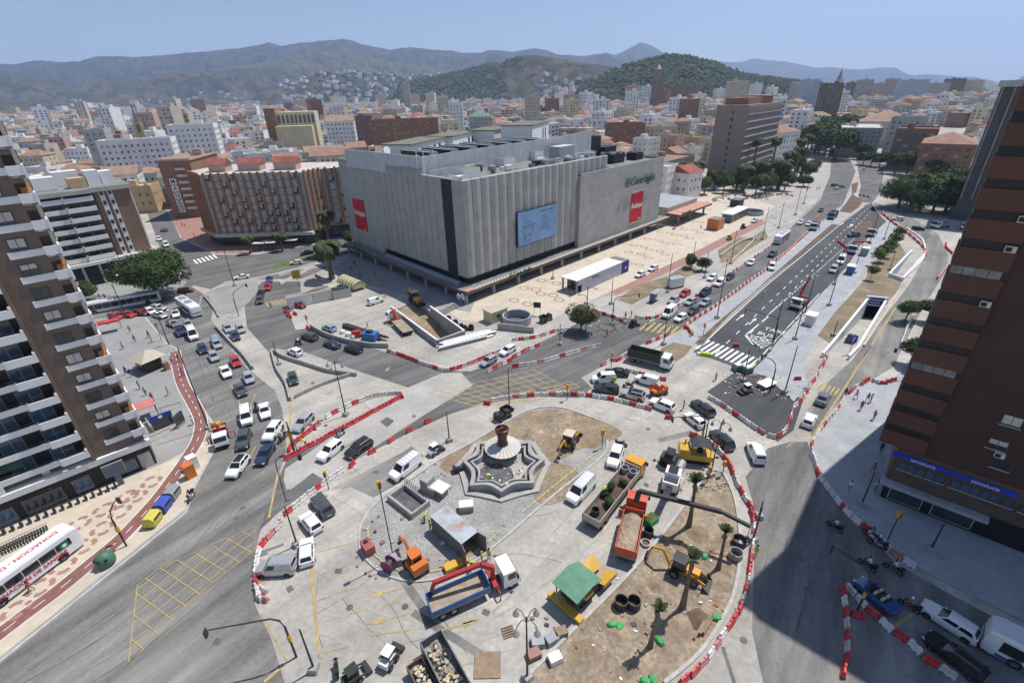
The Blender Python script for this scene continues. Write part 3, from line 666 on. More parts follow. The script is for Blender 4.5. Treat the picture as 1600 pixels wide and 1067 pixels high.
# folded facade panels: one mesh, one object per panel
def panel_mesh(wd,z0,z1,fold,gap=.2):
 b=MB();n=.5;xs=[gap/2,wd*.5,wd-gap/2];ys=[0,-fold,0]
 vs=[(x,y,z) for z in(z0,z1) for x,y in zip(xs,ys)]+[(xs[0],.3,z0),(xs[2],.3,z0),(xs[0],.3,z1),(xs[2],.3,z1)]
 b.add(vs,[(0,1,4,3),(1,2,5,4),(2,7,9,5),(6,0,3,8),(3,4,5,9,8),(0,6,7,2,1)]);return b.mesh('facade_panel',M['panel'])
pw=U1/15;pm_=panel_mesh(pw,ZB,EH,.2)
for i in range(15):put('facade_panel',pm_,store,(i*pw+.06,0,0))
pm2=panel_mesh(pw,FBH-.5,EH,.2)
for i in range(5):put('facade_panel',pm2,store,(U1+i*pw+.06,0,0))
lw=3.07
v0,v1=Eleft(Q(1,1,1143,40))[0],0
v0=8.55;pm3=panel_mesh(lw,ZB-.1,EH,.05);pm4=panel_mesh(4.2,ZB-.1,EH,.02)
def on_left(v):p=EL(0,v);return(p[0],p[1],0)
put('facade_panel',pm4,store,on_left(4.22),SH+pi)
for i in range(11):put('facade_panel',pm3,store,on_left(v0+(i+1)*lw),SH+pi)
b=MB();p,q=EL(.16,4.2),EL(.16,v0);b.prism([p,q,(q[0]+.2,q[1]),(p[0]+.2,p[1])],ZB-3,EH-.05);b.build('dark_strip',M['dark'],store)
vE=v0+11*lw
b=MB();b.prism([EL(0,vE),EL(0,LV+.3),EL(.6,LV+.3),EL(.6,vE)],ZB-1,EH,0);b.build('wall',M['tile_wall'],store)
b=MB();b.prism([EL(-.02,17),EL(-.02,LV+.35),EL(.7,LV+.35),EL(.7,17)],EH+.002,EH+1.1,0);b.build('parapet',M['panel_top'],store)
b=MB();b.ribbon([EL(.15,17),EL(.15,.15),EL(UM,.15)],.34,EH+.004,EH+.22);b.build('parapet_coping',M['white'],store)
# front block facing the plaza
b=MB();b.prism([EL(U1,-FB),EL(UF,-FB),EL(UF,30),EL(UM+.3,30),EL(UM+.3,.5),EL(U1,.5)],cz1+.01,FBH-.9,0,1);b.build('front_block',[M['tile_wall'],M['roof_grey']],store)
b=MB();b.ribbon([EL(U1+.2,-FB+.15),EL(UF-.15,-FB+.15),EL(UF-.15,30)],.34,FBH-.898,FBH,0);b.build('parapet',M['tile_wall'],store)
# canopy round the base
b=MB();CE=3.2;CL=3.4
b.prism([EL(-CL,-CE),EL(UF+6,-CE),EL(UF+6,1.1),EL(1.1,1.1),EL(1.1,LV),EL(-CL,LV)],cz0,cz1,0,1,True);b.build('canopy',[M['canopy_brown'],M['roof_grey']],store)
b=MB();b.prism([EL(-CL+.3,-CE+.1),EL(UF+5.7,-CE+.1),EL(UF+5.7,-CE+1.0),EL(-CL+.3,-CE+1.0)],cz1+.002,cz1+.12);b.build('canopy_edge',M['offwhite'],store)
b=MB();b.prism([EL(-CL+.1,-CE+.08),EL(-CL+2.8,-CE+.08),EL(-CL+2.8,-CE+1.5),EL(-CL+.1,-CE+1.5)],cz1+.123,cz1+.2);b.build('canopy_corner_tiles',M['pinkroof'],store)
b=MB()
for i in range(int((UF+8)/1.15)):x,y=EL(-CL+3.4+i*1.15,-CE+.55);b.box(x,y,cz1+.123,.5,.42,.03)
o=b.build('canopy_vent',M['dark'],store);o['kind']='stuff'
b=MB();b.prism([EL(-1.4,3),EL(-.35,3),EL(-.35,40),EL(-1.4,40)],cz1+.002,cz1+.7);b.build('canopy_upstand',M['blue_paving'],store)
pil=MB();pil.box(0,0,0,.7,.7,cz0-.01,math.radians(10));pme=pil.mesh('pillar',M['conc'])
for u in np.arange(-3,UF+5,9.85):put('pillar',pme,store,(*EL(float(u),-2.3),0))
for v in np.arange(7,LV,9.5):put('pillar',pme,store,(*EL(-2.4,float(v)),0))
# roof plant: screen walls, plant rooms, chillers
def epl(pts,z):return[eloc(G(*p,z)) for p in pts]
zr=EH-.9
def xq(x,y):return(540+x*.19685,170+y*.19685)
def xr(x,y):return(760+x*.19685,170+y*.19685)
fr=(1.9,17.4)
def screen(pts,name='plant_screen'):
 b=MB()
 for(x0,y0,h0),(x1,y1,h1) in zip(pts,pts[1:]):
  d=Vector((x1-x0,y1-y0)).normalized()*.15;q=(-d.y,d.x);b.add([(x0+q[0],y0+q[1],zr),(x1+q[0],y1+q[1],zr),(x1-q[0],y1-q[1],zr),(x0-q[0],y0-q[1],zr),(x0+q[0],y0+q[1],zr+h0),(x1+q[0],y1+q[1],zr+h1),(x1-q[0],y1-q[1],zr+h1),(x0-q[0],y0-q[1],zr+h0)],[(0,1,5,4),(1,2,6,5),(2,3,7,6),(3,0,4,7),(4,5,6,7)])
 return b.build(name,M['corr'],store,fix=True)
screen([(1.9,57,5.2),(1.9,17.6,5.3)]);screen([(1.75,17.4,5.3),(60,18.6,6.0),(79,19.2,6.9)]);screen([(2.5,15.8,1.9),(22,16.2,1.9)],'low_screen')
b=MB();b.prism([(2.2,18),(UM-.6,19),(UM-.6,62),(2.2,56.5)],zr+.005,zr+3.4);b.build('raised_deck',M['roof_grey'],store)
b=MB();b.prism([(UM-.5,fr[1]-1),(UM+17.5,fr[1]-1),(UM+17.5,LV),(UM-.5,LV)],0,zr-.01,0,1);b.build('rear_block',[M['panel'],M['roof_grey']],store)
b=MB();b.box(UM+22,fr[1]+10,0,8,14,zr+4.5,0);b.build('dark_block',M['dark'],store)
ch=MB();ch.bx(-6.5,6.5,-1.5,1.5,0,2.3,0,1);ch.bx(6.501,6.8,-1.4,1.4,.2,2.2,1)
for i in range(11):ch.cyl(-5.8+i*1.16,0,2.3,2.65,.5,.5,8,1)
cm=ch.mesh('chiller',[M['dark'],M['metal']])
for i in range(7):put('chiller',cm,store,(7.5+i*7.4,26.2+i*.2,zr+(3.5 if i<7 else 5)),-pi/2)
for i,(qx,qy,wx,wy,h) in enumerate(((650,221,27,9.5,6.4),(708,210,25,9.5,6.6),(766,202,21,10,7.),(822,193.5,29,12,8.6))):
 pr=MB();pr.bx(-wx/2,wx/2,-wy/2,wy/2,0,h);x,y=eloc(G(qx,qy,zr+h))
 o=pr.build('plant_room',M['white'],store,loc=(x,y,zr+.003),rz=math.radians(28))
 rf=MB();rf.bx(-wx/2-.4,wx/2+.4,-wy/2-.4,wy/2+.4,h+.002,h+.35);rf.build('roof',M['roof_olive'],o)
 dd=MB();dd.bx(wx*.1,wx*.1+1.6,-wy/2-.04,-wy/2+.1,.1,h*.8);dd.build('doorway',M['dark'],o);dd=MB();dd.bx(wx*.25,wx*.25+1.6,-wy/2-.04,-wy/2+.1,.1,h*.8);dd.build('doorway',M['dark'],o)
rr_=random.Random(12)
for i in range(26):
 u_,v_=rr_.uniform(3,UM+18),rr_.uniform(2.5,fr[1]-3);sx,sy,h=rr_.uniform(.8,2.6),rr_.uniform(.6,1.6),rr_.uniform(.5,1.5);bb=MB();bb.bx(-sx/2,sx/2,-sy/2,sy/2,.25,h)
 if i%2:bb.cyl(0,0,h,h+.12,min(sx,sy)*.35,None,10,1)
 bb.bx(-sx*.4,-sx*.3,-sy*.4,sy*.4,0,.249);bb.bx(sx*.3,sx*.4,-sy*.4,sy*.4,0,.249);bb.build('air_handler',[M[('metal','blue_paving','white','roof_olive')[i%4]],M['dark']],store,loc=(u_,v_,zr+.004),rz=rr_.choice((0,0,.3)))
for i in range(9):
 u_=2+i*7;b=MB();z_=.35;b.tube([(0,0,z_),(rr_.uniform(3,6),0,z_),(rr_.uniform(3,6),rr_.uniform(1,3),z_)],.16,6);b.build('duct',M['metal'],store,loc=(u_,rr_.uniform(3,fr[1]-5),zr+.2),rz=rr_.uniform(-.3,.3))
# small roof machinery along the plaza parapet
def rbox(name,pt,sx,sy,h,m,rz=0.,top=None):
 x,y=eloc(G(*pt,zr));bb=MB();bb.bx(-sx/2,sx/2,-sy/2,sy/2,0,h,0,1 if top else None)
 return bb.build(name,[M[m],M[top or m]],store,loc=(x,y,zr+.004),rz=rz)
rbox('roof_hut',(731,277),5.5,4,2.4,'white',0,'roof_olive');rbox('air_handler',(734,269),3.6,1.8,1.8,'metal');rbox('air_handler',(748,268),1.6,1.4,1.6,'dark')
rbox('roof_hut',(790,259.5),4.8,3.6,2.3,'white',0,'roof_olive');rbox('air_handler',(769,266),2,1.6,1.2,'metal');rbox('air_handler',(785,266),1.2,1,.9,'white')
rbox('water_tank',(821.5,251),1.1,1.1,2.2,'white');rbox('roof_hut',(837,250),4,3.2,2.6,'white',0,'roof_olive');rbox('roof_hut',(857,257),5.5,2,1.4,'blue_paving',0,'roof_olive')
rbox('air_handler',(838,259),2.4,1.4,1.4,'dark');rbox('roof_hut',(878,246),8,4.2,3.6,'blue_paving',0,'offwhite');rbox('air_handler',(891,252),2,1.4,1.1,'metal')
for q in((871,253.5),(885,251),(900,249),(915,246),(925,245)):rbox('air_handler',q,2.2,1.2,1.2,'metal',.2)
rbox('lattice_lift',(745,258),2.2,1.6,5.5,'frame')
x,y=eloc(G(763.5,265,zr));b=MB();b.tube([(0,0,0),(0,0,5.2),(.7,0,5.5)],.1);b.build('roof_lamp',M['metal'],store,loc=(x,y,zr+.004))
for x,y in((1.,18.4),(1.,15.5),(3.2,14.2)):
 b=MB();b.tube([(0,0,0),(0,0,6.5)],.09);b.tube([(-.7,0,5.2),(.7,0,5.2)],.07);b.build('antenna_mast',M['white'],store,loc=(x,y,zr+.3))
x,y=6,40;b=MB();b.lathe(0,0,[(.1,0),(1.1,.35),(1.15,.4)],12);b.build('satellite_dish',M['white'],store,loc=(x,y,zr+5.2),rot=(math.radians(70),0,0))
# roof garden of the front block with dark pavilions
for pt,s,h in(((958,250),(7,5,3.4),'dark'),((1000,232),(8,6,4),'dark'),((1040,236),(5,4,2.6),'dark')):
 x,y=eloc(G(*pt,FBH));b=MB();b.bx(-s[0]/2,s[0]/2,-s[1]/2,s[1]/2,0,s[2]);b.build('roof_pavilion',M[h],store,loc=(min(x,UF-6),max(4,min(y,24)),FBH-.89))
# screen, banners and lettering
u0,z1=ER((804,330));u1_,z0=ER((866,367));z1=ER((866,316.5))[1];u0+=.1
b=MB();b.bx(u0,u1_,-.85,-.3,z0,z1);scr=b.build('advertising_screen',M['dark'],store)
b=MB();b.bx(u0+.2,u1_-.12,-.9,-.852,z0+.2,z1-.15);b.build('screen_face',mat('screen blue',(.22,.36,.56),.4,scale=.25,var=.12,dirt=(.16,.30,.55),dirt_scale=.15,dirt_amt=.5),scr)
b=MB();W,H=u1_-u0,z1-z0
for i,(x,w_) in enumerate(((.60,.12),(.57,.2),(.57,.16),(.60,.13),(.57,.18),(.55,.22),(.53,.28))):b.bx(u0+W*x,u0+W*(x+w_),-.915,-.902,z0+H*(.72-i*.065),z0+H*(.735-i*.065))
for x,w_ in((.50,.02),(.57,.14),(.74,.05),(.80,.1)):b.bx(u0+W*x,u0+W*(x+w_),-.915,-.902,z0+H*.86,z0+H*.885)
b.build('screen_text',M['frame'],scr)
b=MB()
for i in range(5):
 n=10;r0=(.09+.035*i)*H;b.tube([(u0+W*.24+r0*1.1*math.cos(t*5.2/n+i),-.91,z0+H*(.25+.06*(i>2)*i)+r0*math.sin(t*5.2/n+i)) for t in range(n)],.03,4)
b.tube([(u0+W*.12,-.91,z0+H*.55),(u0+W*.3,-.91,z0+H*.57),(u0+W*.42,-.91,z0+H*.56)],.12,4);b.build('screen_drawing',M['frame'],scr)
def banner(u0,u1,z0,z1,left):
 if left:
  r=D.objects.new('sale_banner',None)
 w_,h_=abs(u1-u0),z1-z0;b=MB();b.bx(-w_/2,w_/2,-.12,0,0,h_)
 if left:p=EL(-.12,(u0+u1)/2);o=b.build('sale_banner',M['red'],store,loc=(*p,z0),rz=SH+pi)
 else:p=EL((u0+u1)/2,-FB-.03);o=b.build('sale_banner',M['red'],store,loc=(*p,z0))
 text_on('lettering','Rebajas',o,(0,-.14,h_*.55),(pi/2,0,0),M['white'],w_*.32,.02,shear=.25,bold=.035)
 f=MB();f.bx(-w_/2-.2,w_/2+.2,-.1,0,h_,h_+.3);f.bx(-w_/2-.2,w_/2+.2,-.1,0,-.4,-.002);f.bx(w_*.2,w_*.4,-.15,-.122,h_*.05,h_*.09);f.bx(-w_*.4,0,-.15,-.122,h_*.96,h_*.975);f.build('banner_bar',M['offwhite'],o)
zt=lambda pt:ER(pt,FB)
c3=lambda x,y:(890+x*.1265,230+y*.1265);c4=lambda x,y:(520+x*.1265,230+y*.1265)
banner(zt(c3(768,572))[0],zt(c3(912,540))[0],zt(c3(752,935))[1],zt(c3(768,572))[1],False)
banner(Eleft(c4(240,615))[0],Eleft(c4(375,640))[0],Eleft(c4(295,1000))[1],Eleft(c4(240,615))[1],True)
s0,s1=zt(c3(622,470)),zt(c3(1072,345));hz=(s1[1]+s0[1])/2
SGN='El Corte Inglés'
text_on('store_sign',SGN,store,((s0[0]+s1[0])/2,-FB-.7,hz),(pi/2,0,0),M['green'],3.9,.12,shear=.3,bold=.0,space=.86)
text_on('store_sign',SGN,store,(*EL(16.5,-CE-.12),cz1+.1),(pi/2,0,0),M['green'],1.75,.08,shear=.3,bold=.01,space=.9)
p=EL(-CL-.15,LV-12);text_on('store_sign',SGN,store,(p[0],p[1],cz1+.1),(pi/2,0,SH+pi),M['green'],1.75,.08,shear=.3,bold=.01,space=.9)
# low wing beyond the store
wing=thing('market_wing','low white-roofed wing with brown canopy at the far end of the plaza','building',(*EL(0,0),0));wing.location=(EO[0],EO[1],0);wing.rotation_euler=(0,0,math.radians(EA))
b=MB();b.prism([EL(UF+8,-1),EL(UF+34,-1),EL(UF+34,22),EL(UF+8,22)],0,6.2,0,1);b.build('wall',[M['beige'],M['blue_paving']],wing)
b=MB();b.prism([EL(UF+7,-7),EL(UF+36,-7),EL(UF+36,-1.01),EL(UF+7,-1.01)],3.6,4.4,0,1,True);b.build('canopy',[M['canopy_brown'],M['pinkroof']],wing)
for u in(UF+10,UF+20,UF+33):put('pillar',pme,wing,(*EL(u,-5),0),scale=(1,1,1.38))
text_on('store_sign',SGN,wing,(*EL(UF+12,-7.15),4.6),(pi/2,0,0),M['green'],1.5,.08,shear=.3,space=.9)
# ------------------------------------------------ brown brick apartment block, left
LA=G(249,724.6);LANG=43.2
lb=thing('apartment_block','tall brown brick apartment block with white balconies and a dark glass ground floor','apartment block',(*LA,0),math.radians(LANG))
FP=2.945;NF=17;Z0=4.0
b=MB();b.bx(-5.95,-.35,.02,16,Z0+.9,54);b.build('wall',M['lb_brick'],lb)
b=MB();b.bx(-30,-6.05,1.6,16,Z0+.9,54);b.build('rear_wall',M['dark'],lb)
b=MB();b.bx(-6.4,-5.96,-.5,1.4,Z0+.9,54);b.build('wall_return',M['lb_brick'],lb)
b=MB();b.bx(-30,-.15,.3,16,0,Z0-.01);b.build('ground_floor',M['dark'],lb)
b=MB();b.bx(-30,.15,-.45,.35,Z0-.15,Z0+.75);b.build('white_band',M['white'],lb)
b=MB();b.bx(-30,.0,.36,16,Z0,Z0+.895);b.build('podium_slab',M['conc'],lb)
wins=[win_mesh('window',1.45,1.3,blind=bl,mull=1) for bl in(.0,.75,.95,.45)]
bal=MB();bal.bx(-4.45,-1.35,-.12,-.005,0,.78);bal.bx(-1.349,.12,-.55,-.4,-.1,.95);bal.bx(-.04,.12,-.399,1.6,-.1,.95);bal.bx(-1.349,-1.25,-.399,-.005,-.1,.85);bm_=bal.mesh('balcony_parapet',M['white'])
fin=MB();fin.bx(-.02,.2,-.6,-.1,-.45,.98);fm_=fin.mesh('balcony_end',M['white'])
flr=MB();flr.bx(-1.34,-.05,-.39,1.6,-.1,.0);fl_=flr.mesh('balcony_floor',M['conc'])
ops=MB();ops.bx(-1.3,-.36,-.03,.01,0,2.0);op_=ops.mesh('balcony_opening',[M['frame']])
awn=MB();awn.add([(-.95,.3,2.0),(-.12,.3,2.0),(-.12,-.3,.96),(-.95,-.3,.96)],[(0,1,2,3)]);aw_=awn.mesh('awning',M['awning'])
lbal=MB();lbal.bx(-24,-9.2,-.2,-.02,0,.8);lbal.bx(-9.2,-6.6,-.75,-.6,-.05,.95);lbal.bx(-6.6,-6.35,-.75,.3,-.05,1.25);lbal.bx(-9.35,-9.2,-.6,-.021,-.05,.95);lbal.bx(-24,-6.6,-.02,1.58,-.08,.03);lbm=lbal.mesh('long_balcony',M['white'])
rail=MB();rail.tube([(-24,-.1,1.15),(-9.4,-.1,1.15)],.03)
for x in np.arange(-24,-9.3,2.4):rail.tube([(float(x),-.1,.8),(float(x),-.1,1.15)],.025)
rl_=rail.mesh('handrail',M['frame'])
door=MB();door.bx(-1.1,1.1,-.03,.0,0,2.1,0);door.bx(-1.14,-1.1,-.06,0,0,2.1,1);door.bx(-.03,.03,-.06,-.031,0,2.1,1);door.bx(1.1,1.14,-.06,0,0,2.1,1);dr_=door.mesh('balcony_door',[M['glass_blue'],M['beige']])
awl=MB();awl.add([(-2,0,2.2),(2,0,2.2),(2,-1.1,1.4),(-2,-1.1,1.4)],[(0,1,2,3)]);al_=awl.mesh('awning',mat('green awning',(.07,.13,.10),.8))
rnd=random.Random(4)
for f in range(NF):
 z=6.15+f*FP-.02
 put('window',wins[(0,1,0,1,2,0,1,0,3,1,1,2,0,1,2,0,1)[f]],lb,(-3.3,.02,z+1.02-.15))
 put('balcony_parapet',bm_,lb,(0,0,z-.02));put('balcony_end',fm_,lb,(0,0,z));put('balcony_floor',fl_,lb,(0,0,z-.25));put('balcony_opening',op_,lb,(0,.05,z))
 if f in(1,4,8,11):put('awning',aw_,lb,(0,0,z))
 zz=z-.35
 put('long_balcony',lbm,lb,(0,0,zz));put('handrail',rl_,lb,(0,0,zz))
 for x in(-8.6,-12.5,-16.5,-20.5):put('balcony_door',dr_,lb,(x+rnd.uniform(-.3,.3),1.6,zz+.05))
 if rnd.random()<.5:put('awning',al_,lb,(rnd.choice((-10.8,-14.5,-18)),1.5,zz+.1))
b=MB()
for x in(-15.35,):b.bx(x-.25,x+.25,-.25,.1,Z0+.76,54)
b.build('white_column',M['white'],lb)
b=MB();b.tube([(-5.85,-.08,Z0+1),(-5.85,-.08,54)],.06);b.build('drain_pipe',mat('brown pipe',(.22,.12,.07),.6),lb)
for x0,x1,z0,z1,mm in((-9.4,-7.6,.5,2.6,'glass_blue'),(-4.5,-2.4,.7,2.4,'glass_blue'),(-1.9,-.5,.2,2.6,'blind_grey'),(-14.5,-10.6,.3,2.5,'glass'),(-20,-15.5,.3,2.4,'glass_blue')):
 b=MB();b.bx(x0,x1,.2,.29,z0,z1);b.bx(x0-.06,x1+.06,.24,.285,z0-.06,z1+.06,1);b.build('shop_window',[M[mm],M['conc']],lb)
b=MB();b.bx(-3.6,-2.2,-.25,.3,2.6,4.0-.2,0);b.build('shop_sign',M['glass_blue'],lb) if False else None
b=MB();b.bx(-11.6,-11.35,.15,.28,2.75,3.1);lg=b.build('shop_emblem',mat('emblem blue',(.03,.08,.35),.5),lb)
for s in range(2):
 b=MB();b.bx(-2.6-s*1.0,-2.0-s*1.0,-.9,-.4,Z0+.75,Z0+1.3) if False else b.bx(-5.5-s*6,-4.7-s*6,.5,1.0,Z0+.9,Z0+1.5);b.build('air_conditioner',M['offwhite'],lb)
# curved cream side behind the balcony ends
b=MB();b.bx(-.34,.02,1.7,16,0,54);b.build('side_wall',M['offwhite'],lb)
sw=win_mesh('window',1.2,1.3,mull=0)
for f in range(NF):put('window',sw,lb,(.04,4.2,7.0+f*FP),pi/2)
# ------------------------------------------------ dark red brick block, right
RA=G(1369,778.5);RANG=-41.9
rb=thing('apartment_block','dark red brick apartment block in shade with an insurance office on its ground floor','apartment block',(*RA,0),math.radians(RANG))
RH=58.0
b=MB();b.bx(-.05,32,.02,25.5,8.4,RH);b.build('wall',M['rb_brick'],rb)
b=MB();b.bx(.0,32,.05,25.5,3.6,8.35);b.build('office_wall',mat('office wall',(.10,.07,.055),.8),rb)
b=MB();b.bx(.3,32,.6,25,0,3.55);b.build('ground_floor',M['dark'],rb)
b=MB();b.bx(-.35,9.9,-.9,.6,3.0,3.5);b.bx(-.35,.4,.601,24,3.0,3.5);b.build('shop_canopy',M['blue_paving'],rb)
b=MB();b.bx(-.3,11.,-.1,.045,7.15,7.75);bb_=b.build('blue_band',mat('office blue',(.02,.05,.42),.5),rb)
for x in(2.7,8.3):text_on('lettering','santalucía',bb_,(x,-.12,7.42),(pi/2,0,0),M['white'],.62,.01)
wr=win_mesh('window',.78,1.0,glass='glass_blue',mull=0,sill=True)
for x in(1.35,2.25,3.15,4.05,4.95,6.4,7.3,8.15,9.0,9.85,10.9,12.3):put('window',wr,rb,(x-.3,.06,5.6))
for x0,x1 in((1.0,4.2),(5.3,9.0)):
 b=MB();b.bx(x0,x1,.5,.58,.5,2.7,0);b.bx(x0-.08,x1+.08,.52,.56,.42,2.78,1);b.build('shop_window',[M['glass'],M['offwhite']],rb)
rw=[win_mesh('window',1.5,1.15,blind=v,mull=1) for v in(0,.5,.9)]
acm=MB();acm.bx(-.42,.42,-.34,-.02,0,.6,0);acm.cyl(0,0,0,.02,.2,.2,10,1) if False else acm.bx(-.36,.1,-.352,-.342,.08,.52,1);ac_=acm.mesh('air_conditioner',[M['offwhite'],M['dark']])
for x,z,t in((8.6,10.0,0),(7.6,12.2,1),(7.7,15.4,2),(9.0,18.6,1),(9.6,22.2,0),(11.5,10.2,0),(11.5,13.1,1),(12,16,0),(12,18.9,1),(12.4,25,0),(12.5,28,1),(13,31,0),(16,12,0),(16,15,1),(16,18,2),(16,21,0)):put('window',rw[t],rb,(x,.01,z))
put('air_conditioner',ac_,rb,(8.1,.01,11.4));put('air_conditioner',ac_,rb,(10.3,.01,21.4))
RF=2.84
bpar=MB();bpar.bx(-2.0,2.4,-.25,3.2,0,1.95);bp_=bpar.mesh('balcony',M['rb_brick2'])
bin_=MB();bin_.bx(-1.9,2.3,-.1,3.1,1.951,RF-.001);bi_=bin_.mesh('balcony_recess_shade',M['dark'])  # solid filler block, near black: the shade inside the balcony gap put into colour
bgl=MB()
for i in range(4):bgl.bx(-1.85+i*.98,-.93+i*.98,-.14,-.11,1.96,RF-.02)
bg_=bgl.mesh('balcony_glazing',mat('dull glazing',(.2,.2,.195),.4,var=.3))
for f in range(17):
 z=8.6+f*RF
 put('balcony',bp_,rb,(0,0,z));put('balcony_recess_shade',bi_,rb,(0,0,z))
 if f in(3,7):put('balcony_glazing',bg_,rb,(0,0,z))
 if f in(6,8,9,11):put('air_conditioner',ac_,rb,(1.8,-.1,z+1.96))
for i in range(3):
 for j in range(2):
  put('balcony',bp_,rb,(-.0,7+j*8.,8.6+i*0)) if False else None
b=MB()
for i in range(14):b.bx(12.4+i*.28,12.52+i*.28,-.5,-.42,8.4,13.3)
b.bx(12.3,16.3,-.52,-.40,8.2,8.399);b.bx(12.3,16.3,-.52,-.40,10.8,11.0) if False else None
b.build('white_slats',M['white'],rb)
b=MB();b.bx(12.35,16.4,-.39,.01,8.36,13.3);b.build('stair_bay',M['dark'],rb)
# ================================================================= middle-distance buildings
WALLS={'white':(.74,.73,.71),'cream':(.60,.53,.41),'ochre':(.55,.40,.22),'pink':(.52,.36,.29),'grey':(.42,.41,.39),'brick':(.30,.16,.10),'pale blue':(.42,.50,.60),'beige':(.48,.43,.35),'pale yellow':(.62,.54,.34),'brown':(.21,.15,.12),'stone':(.27,.19,.135)}
for kk,v in WALLS.items():M['w_'+kk]=mat(kk+' wall',v,.85,scale=.15,var=.08,dirt=tuple(c*.75 for c in v),dirt_scale=.2,dirt_amt=.45)
ROOFS={'terracotta':(.33,.195,.14),'red':(.32,.11,.085),'grey':(.25,.245,.235),'pale':(.52,.485,.44),'clay':(.34,.235,.17)}
for kk,v in ROOFS.items():M['r_'+kk]=mat(kk+' roof',v,.9,scale=.25,var=.14,dirt=tuple(c*.65 for c in v),dirt_scale=.3,dirt_amt=.6)
M['win']=mat('distant window',(.12,.12,.12),.35,var=.3,scale=.5)
M['shut']=mat('window shutter',(.33,.32,.29),.7,var=.2,scale=.6)
def win_rows(w,d,h,floors,z0=3.2,step=2.9,ww=1.0,wh=1.3,seed=0,sides=(0,1,2,3)):
 """framed openings on the four walls, joined: each is only a few pixels in the photo"""
 b=MB();r=random.Random(seed)
 for s in sides:
  L=w if s in(0,2) else d;n=max(1,int((L-1)/step));a=s*pi/2;off=(d if s in(0,2) else w)/2
  fh=(h-z0-.6)/max(1,floors)
  for i in range(n):
   x=(i-(n-1)/2)*(L-1.4)/n
   for f in range(floors):
    z=z0+f*fh+.6
    c,q=math.cos(a),math.sin(a);m=0 if r.random()<.68 else 1
    pts=[(x-ww/2,-off-.05,z),(x+ww/2,-off-.05,z),(x+ww/2,-off-.05,z+min(wh,fh-.8)),(x-ww/2,-off-.05,z+min(wh,fh-.8))]
    b.add([(p[0]*c-p[1]*q,p[0]*q+p[1]*c,p[2]) for p in pts],[(0,1,2,3)],m)
 return b.mesh('window_rows',[M['win'],M['shut']])
def roof_mesh(w,d,h,kind,seed=0):
 b=MB();r=random.Random(seed)
 if kind=='gable':
  e=.4;rh=min(w,d)*.2+.8
  vs=[(-w/2-e,-d/2-e,h),(w/2+e,-d/2-e,h),(w/2+e,d/2+e,h),(-w/2-e,d/2+e,h),(-w/2-e,0,h+rh),(w/2+e,0,h+rh)]
  b.add(vs,[(0,1,5,4),(2,3,4,5),(1,2,5),(3,0,4),(3,2,1,0)],0)
 elif kind=='hip':
  e=.4;rh=min(w,d)*.18+.6;k=max(0.,(w-d)/2);k2=max(0.,(d-w)/2)
  vs=[(-w/2-e,-d/2-e,h),(w/2+e,-d/2-e,h),(w/2+e,d/2+e,h),(-w/2-e,d/2+e,h),(-k,-k2,h+rh),(k+.01,k2+.01,h+rh)]
  if w>=d:b.add(vs,[(0,1,5,4),(2,3,4,5),(1,2,5),(3,0,4),(3,2,1,0)],0)
  else:b.add(vs,[(0,1,4),(1,2,5,4),(2,3,5),(3,0,4,5),(3,2,1,0)],0)
 else:
  b.bx(-w/2+.3,w/2-.3,-d/2+.3,d/2-.3,h-.01,h+.05,0)
  for x0,x1,y0,y1 in((-w/2,w/2,-d/2,-d/2+.28),(-w/2,w/2,d/2-.28,d/2),(-w/2,-w/2+.28,-d/2+.281,d/2-.281),(w/2-.28,w/2,-d/2+.281,d/2-.281)):b.bx(x0,x1,y0,y1,h-.01,h+.9,1)
  x,y=r.uniform(-.2,.2)*w,r.uniform(-.1,.3)*d;b.bx(x-2,x+2,y-1.6,y+1.6,h+.051,h+2.9,1,0)
  x2=-x*.9+1.5;b.bx(x2-.8,x2+.8,y-2,y-.6,h+.051,h+1.4,1)
 return b
def block(name,label,cat,p,ang,w,d,h,wallm,roof='flat',roofm='r_pale',floors=None,z0=3.4,group=None,ww=1.0,step=2.9,wh=1.3,zb=0.,seed=0,sides=(0,1,2,3)):
 floors=floors or max(1,int((h-3)/3));r=thing(name,label,cat,(p[0],p[1],zb),ang,group)
 b=MB();b.bx(-w/2,w/2,-d/2,d/2,-.5,h-.012);b.build('wall',M[wallm],r)
 roof_mesh(w,d,h,roof,seed).build('roof',[M[roofm],M[wallm]],r)
 o=put('window_rows',win_rows(w,d,h,floors,z0,step,ww,wh,seed,sides),r);o['kind']='stuff'
 return r
def edge_frame(A,B,d):
 A,B=Vector(A),Vector(B);u=(B-A).normalized();n=Vector((-u.y,u.x));c=(A+B)/2+n*d/2
 return(c.x,c.y),math.atan2(u.y,u.x),(B-A).length
# ---- beige block with brick gable behind the big tree
g2,g3=G(*Q(0,1,735,510),7),G(*Q(0,1,935,470),7);g4=G(*Q(0,1,1000,440),7)
u=Vector(g3)-Vector(g2);ga=math.atan2(u.y,u.x);GW=u.length
bb=thing('apartment_block','beige apartment block with long balconies and a brown brick gable above the big tree','apartment block',(*g2,0),ga)
BH=26.9;BL=30.
M['gable_brick']=brickmat('gable brick',(.27,.165,.11),(.24,.145,.095),(.26,.19,.14),.5,.14)
b=MB();b.bx(0,GW,.3,BL,7,BH-1.2);b.build('wall',M['gable_brick'],bb)
b=MB();b.bx(-.6,GW+.8,-.3,BL,BH-1.199,BH,0,1);b.build('roof_slab',[M['beige'],M['roof_grey']],bb)
for x0,x1 in((1.1,2.3),(3.1,4.3)):
 b=MB();b.bx(x0,x1,.05,.299,7,BH-1.21);st=b.build('facade_strip',M['white'],bb)
wg=win_mesh('window',.62,1.0,mull=0,sill=False)
